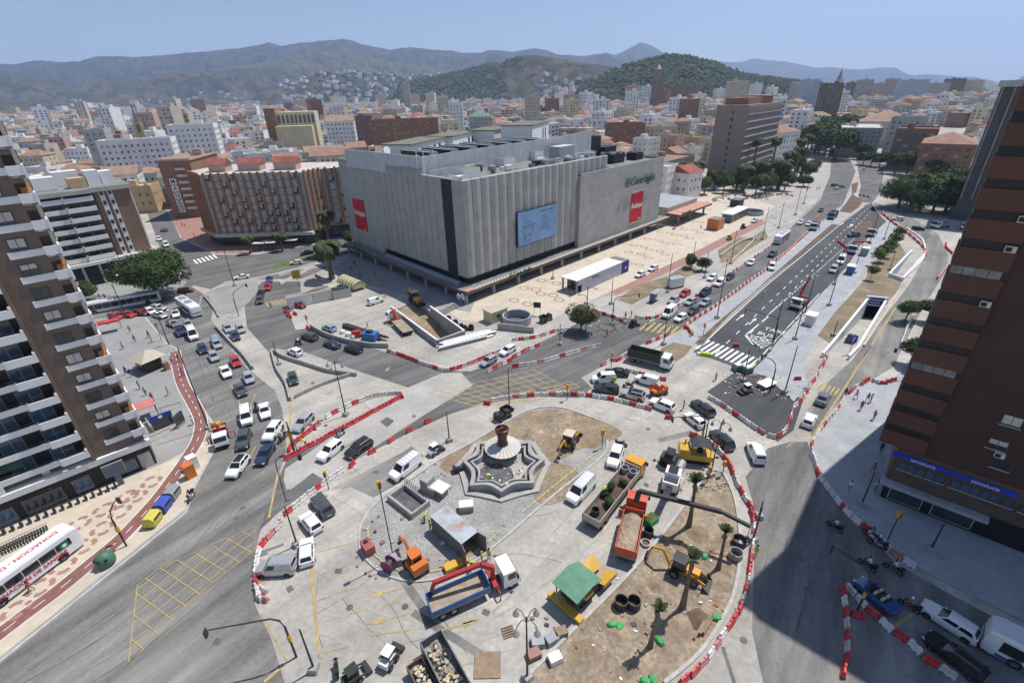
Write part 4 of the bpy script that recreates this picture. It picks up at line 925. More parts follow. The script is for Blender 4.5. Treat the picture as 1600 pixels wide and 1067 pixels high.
for f in range(7):
 for x in(1.7,3.7):put('window',wg,bb,(x,.04,8.2+f*2.75))
for i in range(4):
 b=MB();b.bx(GW+.001,GW+.5,1+i*3.,2.6+i*3.,7,BH-1.21);b.build('facade_strip',M['white'],bb)
 for f in range(7):put('window',wg,bb,(GW+.51,1.8+i*3.,8.2+f*2.75),pi/2)
par=MB();par.bx(-14,-7.6,-1.0,-.8,0,1.25);par.bx(-7.2,-.7,-1.0,-.8,0,1.25);par.bx(-14,-.7,-.799,1.2,-.05,.1);pm_=par.mesh('balcony',M['white'])
col_=MB();col_.bx(-7.55,-7.25,-1.5,-.6,-.1,1.6);cl_=col_.mesh('balcony_divider',M['offwhite'])
b=MB();b.bx(-14,-.02,1.3,BL,7,BH-1.21);b.build('recessed_wall',M['w_brown'],bb)
wl=win_mesh('window',2.2,1.6,mull=1,sill=False)
for f in range(7):
 z=7.2+f*2.75;put('balcony',pm_,bb,(0,0,z));put('balcony_divider',cl_,bb,(0,0,z))
 for x in(-2.2,-5.2,-9.2,-12.2):put('window',wl,bb,(x,1.28,z+.3))
b=MB();b.bx(-15,-.61,-1.2,BL,BH-1.198,BH-.1,0,1);b.build('roof_slab',[M['beige'],M['roof_grey']],bb)
b=MB();b.bx(-15,GW+1.6,-2.2,BL,6.1,6.98,0,1);b.build('podium_roof',[M['white'],M['offwhite']],bb)
b=MB();b.bx(-14.6,GW+1.2,-1.4,BL,.0,6.09);b.build('podium_wall',M['dark'],bb)
for i in range(6):b=MB();b.bx(-14+i*4.,-13.4+i*4.,-1.8,-1.401,0,6.08);b.build('pier',M['beige'],bb)
for x,y,w_,h_,mm in((-9,8,5,3.4,'white'),(-3,14,6,4,'white'),(2,7,3.2,4.2,'white'),(5.5,8,3,3.6,'white'),(-2,6,4,2.6,'w_ochre'),(-11,18,7,3,'white')):
 b=MB();b.bx(x-w_/2,x+w_/2,y-2,y+2,BH+.002,BH+h_);b.build('roof_hut',M[mm],bb)
# ---- orange fin block on the corner
Z4=4.8;A4,B4_=G(*(220+850*.140625,230+960*.140625),Z4),G(*(380+775*.140625,230+930*.140625),Z4)
C4=G(*(380+975*.140625,230+870*.140625),Z4);L4=G(220+710*.140625,230+890*.140625,Z4)
M['fin']=mat('orange brown render',(.40,.19,.105),.85,scale=.2,var=.1,dirt=(.22,.1,.06),dirt_scale=.3,dirt_amt=.5)
fb=thing('apartment_block','orange brown apartment block with tall vertical fins and pale shutters','apartment block',(*A4,0),ang_of(A4,B4_))
fl=world_frame(A4,math.degrees(ang_of(A4,B4_)));W4=fl(B4_)[0];c4,l4=fl(C4),fl(L4);H4=26.0
far4=(c4[0]+16,c4[1]+5)
foot=[(0,0),(W4,0),(c4[0],c4[1]),far4,(far4[0],28),(l4[0]+4,30),(l4[0],l4[1])]
b=MB();b.prism(foot,Z4,H4-.6,0,1);b.build('wall',[M['w_grey'],M['r_pale']],fb)
b=MB();b.prism([(.5,.8),(W4-.5,.8),(c4[0]-.6,c4[1]+.8),(far4[0],far4[1]+1),(far4[0],27.5),(l4[0]+4.6,29),(l4[0]+.6,l4[1]+.6)],0,Z4-.01);b.build('ground_floor',M['glass'],fb)
b=MB();b.prism([(-.2,-1.8),(W4+.4,-1.8),(W4+.4,.79),(-.2,.79)],Z4-1.1,Z4-.012);b.build('shop_awning',M['offwhite'],fb)
b=MB();b.prism([(l4[0]-1.2,l4[1]-1),(-.4,-1.4),(-.4,.2),(l4[0],l4[1]+.2)],Z4-1,Z4-.013);b.build('shop_awning',M['w_ochre'],fb)
sh=MB();sh.bx(-.92,.92,-.09,-.005,0,2.1,0);sh.bx(-.95,.95,-.06,-.005,2.101,2.25,1);shm=sh.mesh('window',[M['blind_grey'],M['frame']])
sh=MB();sh.bx(-.92,.92,-.04,-.005,0,2.1,0);sh.bx(-.92,.1,-.08,-.041,.6,2.1,1);shm2=sh.mesh('window',[M['glass'],M['blind_grey']])
fnm=MB();fnm.bx(-.42,.42,-.5,-.005,Z4,H4);fn_=fnm.mesh('fin',M['fin']);rnd=random.Random(3);nfin=13
def fins(a,c,n,name='fin',every=1):
 a,c=Vector(a),Vector(c);an=math.atan2((c-a).y,(c-a).x)
 for i in range(n):
  p=a.lerp(c,(i+.5)/n);put('fin',fn_,fb,(p.x,p.y,0),an)
  if i==n-1:continue
  q=a.lerp(c,(i+1.)/n)
  for f in range(8):put('window',shm if rnd.random()<.72 else shm2,fb,(q.x,q.y,Z4+.35+f*2.6),an)
fins((0,0),(W4,0),nfin);fins((l4[0],l4[1]),(-.3,.2),6);fins((W4,.2),(c4[0],c4[1]),4);fins((c4[0],c4[1]),far4,5)
for x,y,w_,d_ in((3,9,6,5),(14,10,8,5),(27,10,8,5)):
 roof=roof_mesh(w_,d_,2.6,'gable');o=MB();o.bx(-w_/2,w_/2,-d_/2,d_/2,0,2.59);hh=o.build('roof_house',M['w_pink'],fb,loc=(x,y,H4-.59));roof.build('roof',[M['r_red'],M['w_pink']],hh)
# ---- brown building with the vertical letter sign
mA,mB=G(220+250*.1406,230+730*.1406,3),G(220+425*.1406,230+810*.1406,0)
sA=G(220+400*.140625,230+790*.140625,0);hgt=25.
mb_=thing('apartment_block','brown apartment block with a vertical sign of white square letters','apartment block',(*sA,0),math.radians(8))
b=MB();b.bx(-.3,13,0,32,0,hgt);b.build('wall',M['w_brick'],mb_)
roof_mesh(14,33,hgt+.02,'flat').build('roof',[M['r_clay'],M['w_pink']],mb_,loc=(6.5,16,0))
wsd=win_mesh('window',1.6,1.4,mull=1,sill=False)
for f in range(7):
 for j in range(8):put('window',wsd,mb_,(-.32,2.5+j*3.6,4.5+f*2.85),-pi/2)
 bl=MB();bl.bx(-1.3,-.31,4,28,4+f*2.85,4.9+f*2.85) if f%1==0 else None;bl.build('balcony',M['w_brick' if f%2 else 'w_grey'],mb_)
 bl=MB();bl.bx(6.5,10.5,-1.2,-.01,4+f*2.85,5+f*2.85);bl.build('balcony',M['offwhite'],mb_)
for i,ch_ in enumerate('MANGO'):
 b=MB();b.bx(2.4,5.1,-.5,-.05,15.0-i*3.1,17.6-i*3.1);s=b.build('letter_board',M['white'],mb_)
 text_on('lettering',ch_,s,(3.75,-.53,16.3-i*3.1),(pi/2,0,0),M['dark'],2.5,.02,bold=.03)
# ---- grey pink slab by the avenue, its low wing, and the white corner house
sC=(127.0,277.0);sl_=thing('office_slab','tall grey pink office slab with pale floor bands above the palm garden','office block',(*sC,0),math.radians(48.5))
M['slab']=mat('grey pink cladding',(.30,.235,.205),.8,scale=.1,var=.05,dirt=(.24,.19,.17),dirt_scale=.12,dirt_amt=.4)
M['slab_win']=brickmat('slab window band',(.17,.14,.125),(.12,.1,.09),(.33,.27,.24),1.5,40,.5,msize=.12)
b=MB();b.bx(0,62,0,17,0,39.8);b.build('wall',M['slab'],sl_)
for f in range(9):
 b=MB();b.bx(-.05,62.1,-.35,-.001,6+f*3.65,6.35+f*3.65);b.build('floor_band',M['offwhite'],sl_)
 b=MB();b.bx(.6,61.5,-.12,-.002,6.9+f*3.65,9.0+f*3.65);o=b.build('window_band',M['slab_win'],sl_)
b=MB();b.bx(.6,61.5,-.3,-.003,36.0,38.6);b.build('top_fins',brickmat('top fins',(.07,.06,.055),(.09,.08,.07),(.4,.35,.31),1.1,40,.6,msize=.22),sl_)
for f in range(10):b=MB();b.bx(-.06,-.001,7.5,8.6,4+f*3.5,5.6+f*3.5);b.build('window',M['glass'],sl_)
b=MB();b.bx(6,50,3,15,39.81,43.2,0);b.build('roof_block',M['w_brick'],sl_)
b=MB();b.bx(30,54,1.5,16,43.21,43.9);b.build('roof_slab',M['slab'],sl_)
block('low_office','low pinkish office with a flat salmon roof beside the tall slab','building',(90,292),math.radians(48.5),38,20,13,'slab','flat','r_terracotta',4,ww=.8,step=1.7,wh=1.8)
p=at_depth(1240,250,345);block('corner_house','white six-storey corner house with tiled roof before the park trees','house',(185,356),math.radians(30),22,20,21,'w_white','hip','r_terracotta',5,ww=1.1,step=3.4)
# ---- right side of the avenue
def at(px_,d):return at_depth(px_,200,d)[:2]
block('apartment_block','red brick building with white window bays under a salmon hipped roof','apartment block',at(1492,272),math.radians(50),30,22,20,'w_brick','hip','r_terracotta',5,ww=1.9,step=3.6)
block('apartment_block','brown block with dark balconies beside the salmon-roofed brick building','apartment block',at(1436,318),math.radians(50),24,20,23,'w_brown','flat','r_red',6,ww=2.4,step=3.4)
block('apartment_block','grey party-wall block with narrow strip of windows beyond the brown block','apartment block',at(1418,356),math.radians(50),16,20,27,'w_grey','flat','r_pale',7,ww=1.4,sides=(0,3))
block('office_block','long grey terrace of flats facing the end of the avenue','apartment block',(275,405),math.radians(58),60,26,19,'w_grey','flat','r_pale',5)
block('office_block','beige block with tiled roofs behind the grey terrace','apartment block',(330,455),math.radians(58),50,40,20,'w_beige','hip','r_clay',5)
tw=thing('office_tower','dark grey tower with vertical ribs behind the brick block','tower',(*at_depth(1572,300,190)[:2],0),math.radians(48))
b=MB();b.bx(-14,14,-13,13,0,46);b.build('wall',mat('dark grey tower',(.085,.082,.08),.7,scale=.2,var=.1),tw)
rib=MB();rib.bx(-.25,.25,-.7,0,8,46);rm_=rib.mesh('rib',mat('tower rib',(.24,.23,.22),.8))
for i in range(9):
 put('rib',rm_,tw,(-13.6+i*3.4,-13.005,0));put('rib',rm_,tw,(-14.005,-12.6+i*3.15,0),-pi/2)
b=MB();b.bx(-15,15,-14,14,46.01,48);b.build('roof_cap',M['w_grey'],tw)
b=MB();b.bx(-20,14.2,-20,-13.9,0,6);b.build('podium',M['w_grey'],tw)
# ================================================================= hills, sea, old town
def hmat(name,a,c,d,s1,s2):
 if name in MATS:return MATS[name]
 m=D.materials.new(name);m.use_nodes=True;MATS[name]=m;n=m.node_tree;L=n.links.new;b=n.nodes['Principled BSDF'];b.inputs['Roughness'].default_value=.95;b.inputs['Specular IOR Level'].default_value=.1
 g=n.nodes.new('ShaderNodeNewGeometry')
 def nz(s,det=6):
  t=n.nodes.new('ShaderNodeTexNoise');t.inputs['Scale'].default_value=s;t.inputs['Detail'].default_value=det;t.inputs['Roughness'].default_value=.65;L(g.outputs['Position'],t.inputs['Vector']);return t.outputs['Fac']
 def mx(f,x,y,p0,p1):
  r=n.nodes.new('ShaderNodeMapRange');r.inputs['From Min'].default_value=p0;r.inputs['From Max'].default_value=p1;L(f,r.inputs['Value'])
  q=n.nodes.new('ShaderNodeMix');q.data_type='RGBA';L(r.outputs[0],q.inputs[0])
  for i,v in((6,x),(7,y)):
   if isinstance(v,tuple):q.inputs[i].default_value=(*v,1)
   else:L(v,q.inputs[i])
  return q.outputs[2]
 L(mx(nz(s2*1.6,9),mx(nz(s1*1.7,9),a,c,.44,.56),d,.48,.56),b.inputs['Base Color']);return m
M['hill_far']=hmat('scrub hill',(.036,.046,.034),(.078,.066,.048),(.02,.028,.018),.0022,.006)
M['hill_brown']=hmat('dry hill',(.11,.085,.058),(.058,.058,.037),(.026,.036,.02),.004,.012)
M['hill_green']=hmat('wooded hill',(.045,.065,.028),(.06,.075,.035),(.13,.10,.065),.006,.02)
M['sea']=mat('sea',(.05,.12,.2),.25,var=.05,scale=.001)
HILLS=[]
def hill(name,pts,dist,front,back,m,rough=.25,ncol=150,nrow=26,nsc=None,crest=.01):
 """ridge of real relief: crest height read from its outline at that distance, spurs running down towards the town"""
 xs=[p[0] for p in pts];ys=[p[1] for p in pts];nsc=nsc or 5./dist;b=MB();vs=[]
 for i in range(ncol+1):
  px_=xs[0]+(xs[-1]-xs[0])*i/ncol;py_=float(np.interp(px_,xs,ys))
  v=ray(px_,py_);hl=math.hypot(v[0],v[1]);cz=max(2.,CAM_H+v[2]/hl*dist);ux,uy=v[0]/hl,v[1]/hl
  for j in range(nrow+1):
   t=j/nrow
   if t<=.72:s=t/.72;r=dist-front*(1-s);k=s**1.25
   else:s=(t-.72)/.28;r=dist+back*s;k=1-.85*s*s
   x,y=ux*r,uy*r;nn=.55-2.1*abs(noise.fractal(Vector((x*nsc*3.2,y*nsc*3.2,3.1+dist)),.85,2.1,6))
   env=rough*(1-abs(2*min(1,t/.72)-1)**1.5) if t<.72 else 0
   z=cz*(k+k*env*nn)+cz*crest*noise.noise(Vector((x*nsc*20,y*nsc*20,1)))
   edge=min(1,i/6,(ncol-i)/6) if name!='mountain_range' else 1
   vs.append((x,y,z*edge-3))
 n1=nrow+1
 b.add(vs,[(i*n1+j,(i+1)*n1+j,(i+1)*n1+j+1,i*n1+j+1) for i in range(ncol) for j in range(nrow)])
 me=b.mesh(name,M[m],True,180);fix_normals(me);o=put(name,me,kind='structure');HILLS.append((o,np.array(vs).reshape(ncol+1,n1,3)));return o
H0=[(-160,112),(0,98.7),(20,100),(53,93.6),(94,96),(124,95.6),(149,87),(177,87),(215,88.5),(253,86),(291,82),(367,76),(400,71),(420,66),(440,71),(463,67),(509,63),(534,60),(552,63),(567,69),(607,77),(643,73),(683,78),(704,78),(721,82),(752,82),(767,77),(780,78),(800,81),(838,75),(856,78),(871,85),(911,87),(947,82),(975,90),(1000,100),(1040,110)]
hill('mountain_range',H0,7600,2900,1800,'hill_far',.6,300,52)
hill('mountain_peak',[(905,100),(950,90),(967,83.5),(982,76),(1000,66),(1010,68),(1023,73),(1035,81),(1060,90),(1090,104)],9800,2200,1400,'hill_far',.4,70,30)
hill('mountain_range',[(1060,112),(1119,95),(1136,97),(1157,97),(1177,91),(1200,94),(1225,95.6),(1258,102),(1276,106),(1296,104.5),(1319,107),(1342,109),(1357,107.5),(1375,105),(1400,106),(1412,112.6),(1425,118),(1448,116),(1468,117),(1486,119),(1526,120),(1539,125.5)],11500,2600,1500,'hill_far',.4,160,26)
hill('hill',[(-160,130),(0,118),(50,118),(100,132),(142,130),(192,121),(228,123),(273,112),(329,109),(400,104),(460,108),(520,116),(580,122),(620,132)],4700,1300,900,'hill_brown',.6,190,40)
hill('hill',[(300,112),(400,99),(450,88),(500,80),(536,78),(575,88),(628,98),(680,106),(740,114),(780,124)],5600,1500,900,'hill_green',.6,140,40)
hill('hillside',[(370,146),(420,134),(460,124),(500,113),(560,111),(600,118),(650,117),(700,116),(760,120),(810,128),(840,138)],3300,700,600,'hill_brown',.2,80,20)
SUBURB=HILLS[-1][1]
hill('hill',[(600,137),(660,125),(724,110),(764,100),(800,92.5),(812,87),(820,85),(840,85),(871,88.5),(906,96),(942,101),(962,104),(1000,115),(1040,125)],2500,700,600,'hill_brown',.25,110,28)
ANT=HILLS[-1][1]
hill('castle_hill',[(885,142),(905,134),(921,126),(942,115),(977,101),(1020,90),(1043,83),(1073,86),(1091,91),(1111,95),(1136,104),(1162,114),(1185,119),(1230,124),(1290,132),(1340,139)],1750,480,500,'hill_green',.22,120,30)
CASTLE=HILLS[-1][1]
b=MB();b.add([(2600,4200,.4),(30000,4200,.4),(30000,39000,.4),(12400,39000,.4),(5300,11500,.4)],[(0,1,2,3,4)]);b.build('sea',M['sea'],kind='structure')
# ------------------------------------------------------------- foliage
M['leaf_dark']=mat('dark foliage',(.032,.052,.018),.8,scale=.35,var=.45,fine=(1.1,.2),spec=.15)
M['leaf_mid']=mat('mid green foliage',(.052,.082,.024),.8,scale=.35,var=.4,fine=(1.1,.2),spec=.15)
M['leaf_light']=mat('light green foliage',(.085,.125,.035),.8,scale=.35,var=.35,fine=(1.1,.2),spec=.15)
M['leaf_olive']=mat('olive foliage',(.10,.098,.050),.85,scale=.4,var=.35,spec=.15)
M['palm_leaf']=mat('palm frond',(.062,.080,.030),.75,scale=1.,var=.35,spec=.2)
M['dead_frond']=mat('dead palm frond',(.22,.165,.10),.9,scale=1.,var=.3)
M['bark']=mat('bark',(.13,.10,.075),.95,scale=2.,var=.25,fine=(6.,.2))
M['palm_bark']=mat('palm trunk bark',(.17,.125,.09),.95,scale=2.,var=.25,fine=(7.,.25))
def leaf_cloud(lobes,n,size,seed,mats_n=3,flat=.6):
 """leaf-clump faces spread through several lobes, denser towards the skin, so sky shows through"""
 r=random.Random(seed);b=MB();tot=sum(l[3]**2 for l in lobes)
 for(cx,cy,cz,R,sz) in lobes:
  for _ in range(int(n*R*R/tot)):
   while True:
    v=Vector((r.uniform(-1,1),r.uniform(-1,1),r.uniform(-1,1)))
    if .05<v.length<=1:break
   v=v.normalized()*(v.length**.35)*R*(1+.22*noise.noise(v*2.3+Vector((cx,cy,cz+seed))))
   p=Vector((cx,cy,cz))+Vector((v.x,v.y,v.z*sz));s=size*r.uniform(.6,1.3)
   nr=(v.normalized()+Vector((r.uniform(-.7,.7),r.uniform(-.7,.7),r.uniform(-.2,.9)))).normalized()
   u=nr.cross(Vector((r.uniform(-1,1),r.uniform(-1,1),r.uniform(-1,1)))).normalized();w_=nr.cross(u)
   a,c=u*s,w_*s*flat
   b.add([p-a,p+c*r.uniform(.7,1.2),p+a,p-c*r.uniform(.7,1.2)],[(0,1,2,3)],min(mats_n-1,int(r.random()**1.4*mats_n)))
 return b
TREES={}
def tree_proto(kind,seed,h,R,mats_,n,leaf,trunk_h=None,trunk_r=.3,sz=.75,nl=8):
 r=random.Random(seed);th=trunk_h or h*.4;lobes=[]
 for i in range(nl):
  a=r.uniform(0,2*pi);q=R*r.uniform(.25,.62);lobes.append((q*math.cos(a),q*math.sin(a),th+(h-th)*r.uniform(.3,.72),R*r.uniform(.38,.58),sz))
 lobes.append((0,0,th+(h-th)*.62,R*.55,sz))
 cm_=leaf_cloud(lobes,n,leaf,seed).mesh('crown',[M[x] for x in mats_])
 t=MB();t.tube([(0,0,-.2),(.05,.02,th*.5),(0,.05,th)],[trunk_r*1.3,trunk_r,trunk_r*.8],8)
 for l in lobes[:5]:t.tube([(0,.05,th*.9),(l[0]*.5,l[1]*.5,(th+l[2])/2),(l[0],l[1],l[2])],[trunk_r*.6,trunk_r*.4,trunk_r*.15],5)
 tm=t.mesh('trunk',M['bark']);TREES[kind]=(cm_,tm);return cm_,tm
def plant_tree(kind,p,label,sc=1.,rz=0.,group=None,name='tree',cat='tree',zs=None):
 t=thing(name,label,cat,(p[0],p[1],p[2] if len(p)>2 else 0),rz,group);t.scale=(sc,sc,zs or sc)
 put('crown',TREES[kind][0],t);put('trunk',TREES[kind][1],t);return t
tree_proto('ficus',1,11,9,('leaf_dark','leaf_mid','leaf_light'),15000,.3,3.0,.55,.72,15)
tree_proto('broad',2,10,5,('leaf_dark','leaf_mid','leaf_light'),3600,.34,3.,.3,.8,8)
tree_proto('round',3,3.4,2.,('leaf_dark','leaf_mid','leaf_mid'),1500,.2,.9,.12,.85,6)
tree_proto('olive',4,7,4.3,('leaf_olive','leaf_mid','leaf_olive'),3400,.26,1.6,.25,.85,9)
tree_proto('young',5,4.6,1.8,('leaf_mid','leaf_light','leaf_light'),700,.22,1.8,.07,.9,6)
tree_proto('park',6,15,8.5,('leaf_dark','leaf_mid','leaf_light'),1700,.8,5,.45,.7,9)
def palm_proto(kind,seed,h,tr,nf,fl,dead=0,droop=1.,lean=.0,up=(-.3,1.1)):
 r=random.Random(seed);t=MB();pts=[(lean*h*(q/4)**2,0,h*q/4) for q in range(5)];pts[0]=(0,0,-.2)
 t.tube(pts,[tr*1.9,tr*1.25,tr,tr*.85,tr*.95],8);tm=t.mesh('trunk',M['palm_bark']);top=Vector(pts[-1]);b=MB()
 def frond(a,el,L,m,dr):
  d=Vector((math.cos(a),math.sin(a),0));s=Vector((-d.y,d.x,0));p=top.copy();e=el;n=6;spine=[p.copy()]
  for i in range(n):p=p+(d*math.cos(e)+Vector((0,0,1))*math.sin(e))*L/n;e-=dr/n*(1+i*.25);spine.append(p.copy())
  for i in range(n):
   for sg_ in(-1,1):
    wl=L*.26*math.sin(pi*(i+.9)/(n+1.2));q0,q1=spine[i],spine[i+1]
    b.add([q0,q1,q1+s*sg_*wl-Vector((0,0,wl*.45))+(q1-q0)*.5,q0+s*sg_*wl*.8-Vector((0,0,wl*.4))+(q1-q0)*.4],[(0,1,2,3)],m)
 for i in range(nf):frond(2*pi*i/nf*2.4+r.uniform(-.2,.2),r.uniform(*up),fl*r.uniform(.8,1.1),0,1.5*droop)
 for i in range(dead):frond(2*pi*i/max(1,dead)+r.uniform(-.2,.2),r.uniform(-1.3,-.7),fl*.75,1,.5)
 TREES[kind]=(b.mesh('crown',[M['palm_leaf'],M['dead_frond']]),tm)
palm_proto('palm_date',1,7,.38,34,4.0,10,1.2)
palm_proto('palm_fan',2,10,.45,34,3.0,24,1.0)
palm_proto('palm_tied',3,6.2,.19,18,1.15,4,.35,.03,(.85,1.5))
palm_proto('palm_tall',4,13,.28,22,2.6,8,1.1)
# big single trees
plant_tree('ficus',(*G(246,464),0),'broad dark ficus tree spreading over the street corner by the bus',1.12,.4)
plant_tree('ficus',(*GQ('01',505,800),0),'light green tree between the brown brick block and the beige block',.5,1.)
plant_tree('olive',(*GQ('21',425,985),0),'olive grey bushy tree in the dug-up ground by the plaza',.93,.4)
plant_tree('round',(*GQ('21',1103,588),0),'left of two clipped round bushes on the dry verge',1.25,0,'clipped round bushes on the verge','bush','bush')
plant_tree('round',(*GQ('21',1172,605),0),'right of two clipped round bushes on the dry verge',1.2,2,'clipped round bushes on the verge','bush','bush')
plant_tree('palm_fan',(*G(519,398),0),'tall shaggy fan palm with brown skirt at the left corner of the store',1.35)
plant_tree('palm_date',(*G(519,436),0),'bushy date palm in the dug-up bed below the shaggy fan palm',1.4,1)
plant_tree('palm_date',(*G(442,392),0),'small palm on the pavement before the orange fin block, nearer the store',.8,2)
plant_tree('palm_date',(*G(392,396),0),'small palm on the pavement before the orange fin block, nearer the street corner',.75,3)
plant_tree('broad',(*G(503,376),0),'small dense tree tucked behind the shaggy fan palm',.6,1)
plant_tree('round',(*G(548,383),0),'green bush at the far left corner of the store',1.5,1,None,'bush','bush')
for i,(bx_,by_,tx,ty) in enumerate(((1016,1010,1027,945),(1066,950,1085,868),(1122,888,1145,826),(1076,822,1078,745))):
 p=G(bx_,by_);h=height_over(p,ty)
 plant_tree('palm_tied',p,('newly planted palm with tied fronds at the near end of the sand bed','newly planted palm with tied fronds beside the orange digger','newly planted palm with tied fronds by the kerb of the sand bed','newly planted palm with tied fronds under the crane boom')[i],h/7.0,i,'newly planted palms in the sand bed','palm_tree','palm')
for i,(x,y) in enumerate(((690,530),(720,500),(760,460),(790,420),(670,560))):plant_tree('young',(*GQ('31',x,y+20),0),('young green tree on the brown verge, '+('lowest but one of the row','middle of the row','fourth up the row','topmost of the row','lowest of the row')[i]),1.25,i,'young trees on the verge')
plant_tree('young',(*GQ('31',630,665),0),'single sapling below the row of young trees on the verge',.9,2)
for i,(x,y,s_) in enumerate(((800,165,.95),(880,150,.9),(930,195,.8),(1010,200,.95),(1090,190,.9),(1150,215,.85),(1190,150,.9),(1060,120,.8),(980,110,.85),(1110,60,.75))):
 plant_tree('park' if i%2 else 'ficus',(*GQ('31',x,y+55),0),'dark leafy street tree in the clump beside the ribbed tower',s_*(1.15 if i%2==0 else 1.05),i*1.3,'street trees beside the ribbed tower')
for i,(x,y,s_) in enumerate(((985,920,.55),(845,185+540*0+735,.5))):plant_tree('broad',(*GQ('31',x,y),0),('street tree behind the upper balconies of the brick block','street tree low behind the brick block balconies')[i],.55,i)
plant_tree('broad',(*GQ('32',880,130),0),'street tree casting its shadow beside the brick block',.62,2)
# palm garden below the slab
pg=[((1062,292),'palm_date'),((1185,292),'palm_date'),((1200,288),'palm_tall'),((1215,296),'palm_date'),((1160,300),'palm_date'),((1238,285),'palm_tall'),((1250,280),'palm_tall'),((1080,300),'palm_date'),((1230,272),'palm_date'),((1172,284),'palm_tall'),((1246,268),'palm_date')]
for i,(q,kd) in enumerate(pg):plant_tree(kd,(*G(*q),0),'palm in the garden at the foot of the grey pink slab',1.6+.08*(i%4),i,'palms in the garden below the slab','palm_tree','palm')
for i,q in enumerate(((1045,288),(1050,296),(1100,304),(1130,302),(1150,297),(1195,302),(1225,298),(1255,292),(1262,282),(1180,306),(1210,285),(1115,296),(1165,292),(1205,296),(1232,290),(1240,276),(1190,278),(1270,268))):plant_tree(('broad','ficus','olive')[i%3],(*G(*q),0),'bushy tree in the garden at the foot of the grey pink slab',(1.05,.62,1.25)[i%3]*(.8+.07*(i*5%7)),i,'trees in the garden below the slab')
# park avenue beyond
rnd=random.Random(11)
for i in range(46):
 t_=i/46.;y=366+t_*420;lo,hi=np.interp(y,(372,450,780),(1292,1268,1222)),np.interp(y,(372,450,780),(1348,1335,1262))
 q=rnd.uniform(lo,hi);p=at_depth(q,200,y);plant_tree('park',(p[0],p[1],0),'tall green park tree in the avenue of trees beyond the slab',rnd.uniform(1.15,1.6),rnd.uniform(0,6),'park trees along the far avenue')
for i,(q,y,s_) in enumerate(((1378,330,.55),(1392,326,.5),(1405,335,.5),(1365,338,.5),(1420,300,.75),(1440,292,.8),(1460,288,.8),(1478,284,.8),(1490,262,.8),(1420,340,.45),(1360,365,.7),(1352,400,.8))):
 p=at_depth(q,200,y);plant_tree('park',(p[0],p[1],0),'street tree in front of the buildings right of the avenue',s_*1.1,i,'street trees right of the avenue')
# ------------------------------------------------------------- landmarks of the old town
def tower(name,label,cat,x0,x1,ytop,dist,wallm,roof='flat',roofm='r_pale',depth=16.,floors=None,ang=None,**kw):
 p0,p1=at_depth(x0,ytop,dist),at_depth(x1,ytop,dist);h=max(6,p0[2]);w_=abs(p1[0]-p0[0]);a=ang if ang is not None else math.atan2(-(p0[0]+p1[0])/2,dist)*.6
 return block(name,label,cat,((p0[0]+p1[0])/2,dist+depth/2),a,w_,depth,h,wallm,roof,roofm,floors,**kw)
LMK=[('apartment_block','white slab block with many small windows left of the orange fin block','apartment block',256,322,198,330,'w_white','flat','r_pale'),('apartment_block','wide white block with blank walls before the church tower','apartment block',150,250,222,300,'w_white','flat','r_pale'),('apartment_block','beige grey block beside the white blank-walled block','apartment block',122,150,205,335,'w_grey','flat','r_pale'),('department_block','long red brick building with rows of windows behind the store','building',578,682,190,400,'w_brick','flat','r_clay'),('apartment_block','slim white tower with a dark side behind the store roof','tower block',700,722,163,520,'w_white','flat','r_pale'),('mansard_house','grey building with a green mansard roof behind the plant rooms','building',732,768,183,455,'w_grey','hip','r_green'),('apartment_block','striped beige tower with balcony bands behind the plant rooms','tower block',820,844,152,560,'w_beige','flat','r_pale'),('apartment_block','dark balcony block left of the long red brick building','apartment block',548,578,184,470,'w_brown','flat','r_grey'),('church_hall','white church front with small bell gable left of the red brick building','church',505,548,190,415,'w_white','gable','r_clay'),('apartment_block','pale tower block alone at the foot of the wooded hill','tower block',628,638,131,1250,'w_grey','flat','r_pale'),('apartment_block','red brick block facing the roof palms beyond the store','apartment block',950,1010,196,395,'w_brick','flat','r_terracotta'),('apartment_block','cream block of tall windows beyond the roof palms','apartment block',1012,1060,200,400,'w_cream','flat','r_pale'),('apartment_block','pink block of tall windows beside the slab','apartment block',1062,1082,190,410,'w_pink','hip','r_terracotta'),('apartment_block','cream stepped block above the slab roof','apartment block',1142,1172,128,700,'w_cream','flat','r_pale'),('office_tower','white glass office tower beyond the park trees','tower',1260,1284,125,760,'w_pale blue','flat','r_pale'),('office_tower','dark brown tower with a white edge strip right of the park','tower',1293,1322,132,560,'w_brown','flat','r_grey'),('apartment_block','pair of blue glass apartment slabs by the harbour','tower block',1412,1452,126,900,'w_pale blue','flat','r_grey')]
M['r_green']=mat('green roof',(.12,.24,.19),.7,var=.1)
for i,(n_,lb_,ct,x0,x1,yt,ds,wm,rf,rm) in enumerate(LMK):tower(n_,lb_,ct,x0,x1,yt,ds,wm,rf,rm,seed=i)
for i,(x0,x1,yt,ds,wm) in enumerate(((1330,1345,130,980,'w_brown'),(1346,1366,127,1000,'w_grey'),(1368,1392,131,960,'w_pink'),(1393,1411,124,990,'w_beige'),(1455,1486,131,960,'w_grey'),(1488,1512,124,980,'w_brown'),(1513,1540,126,1000,'w_cream'),(1242,1258,132,900,'w_grey'),(1284,1296,133,820,'w_beige'))):
 tower('apartment_block',('brown','grey','pink','beige','grey','brown','cream','grey','beige')[i]+' high-rise in the harbour row '+('second from its left end','third from its left end','before the blue slabs','touching the blue slabs','just right of the blue slabs','second right of the blue slabs','at its right end','left of the white glass tower','right of the white glass tower')[i],'tower block',x0,x1,yt,ds,wm,'flat','r_pale',18,seed=40+i,group='high-rises in the harbour row')
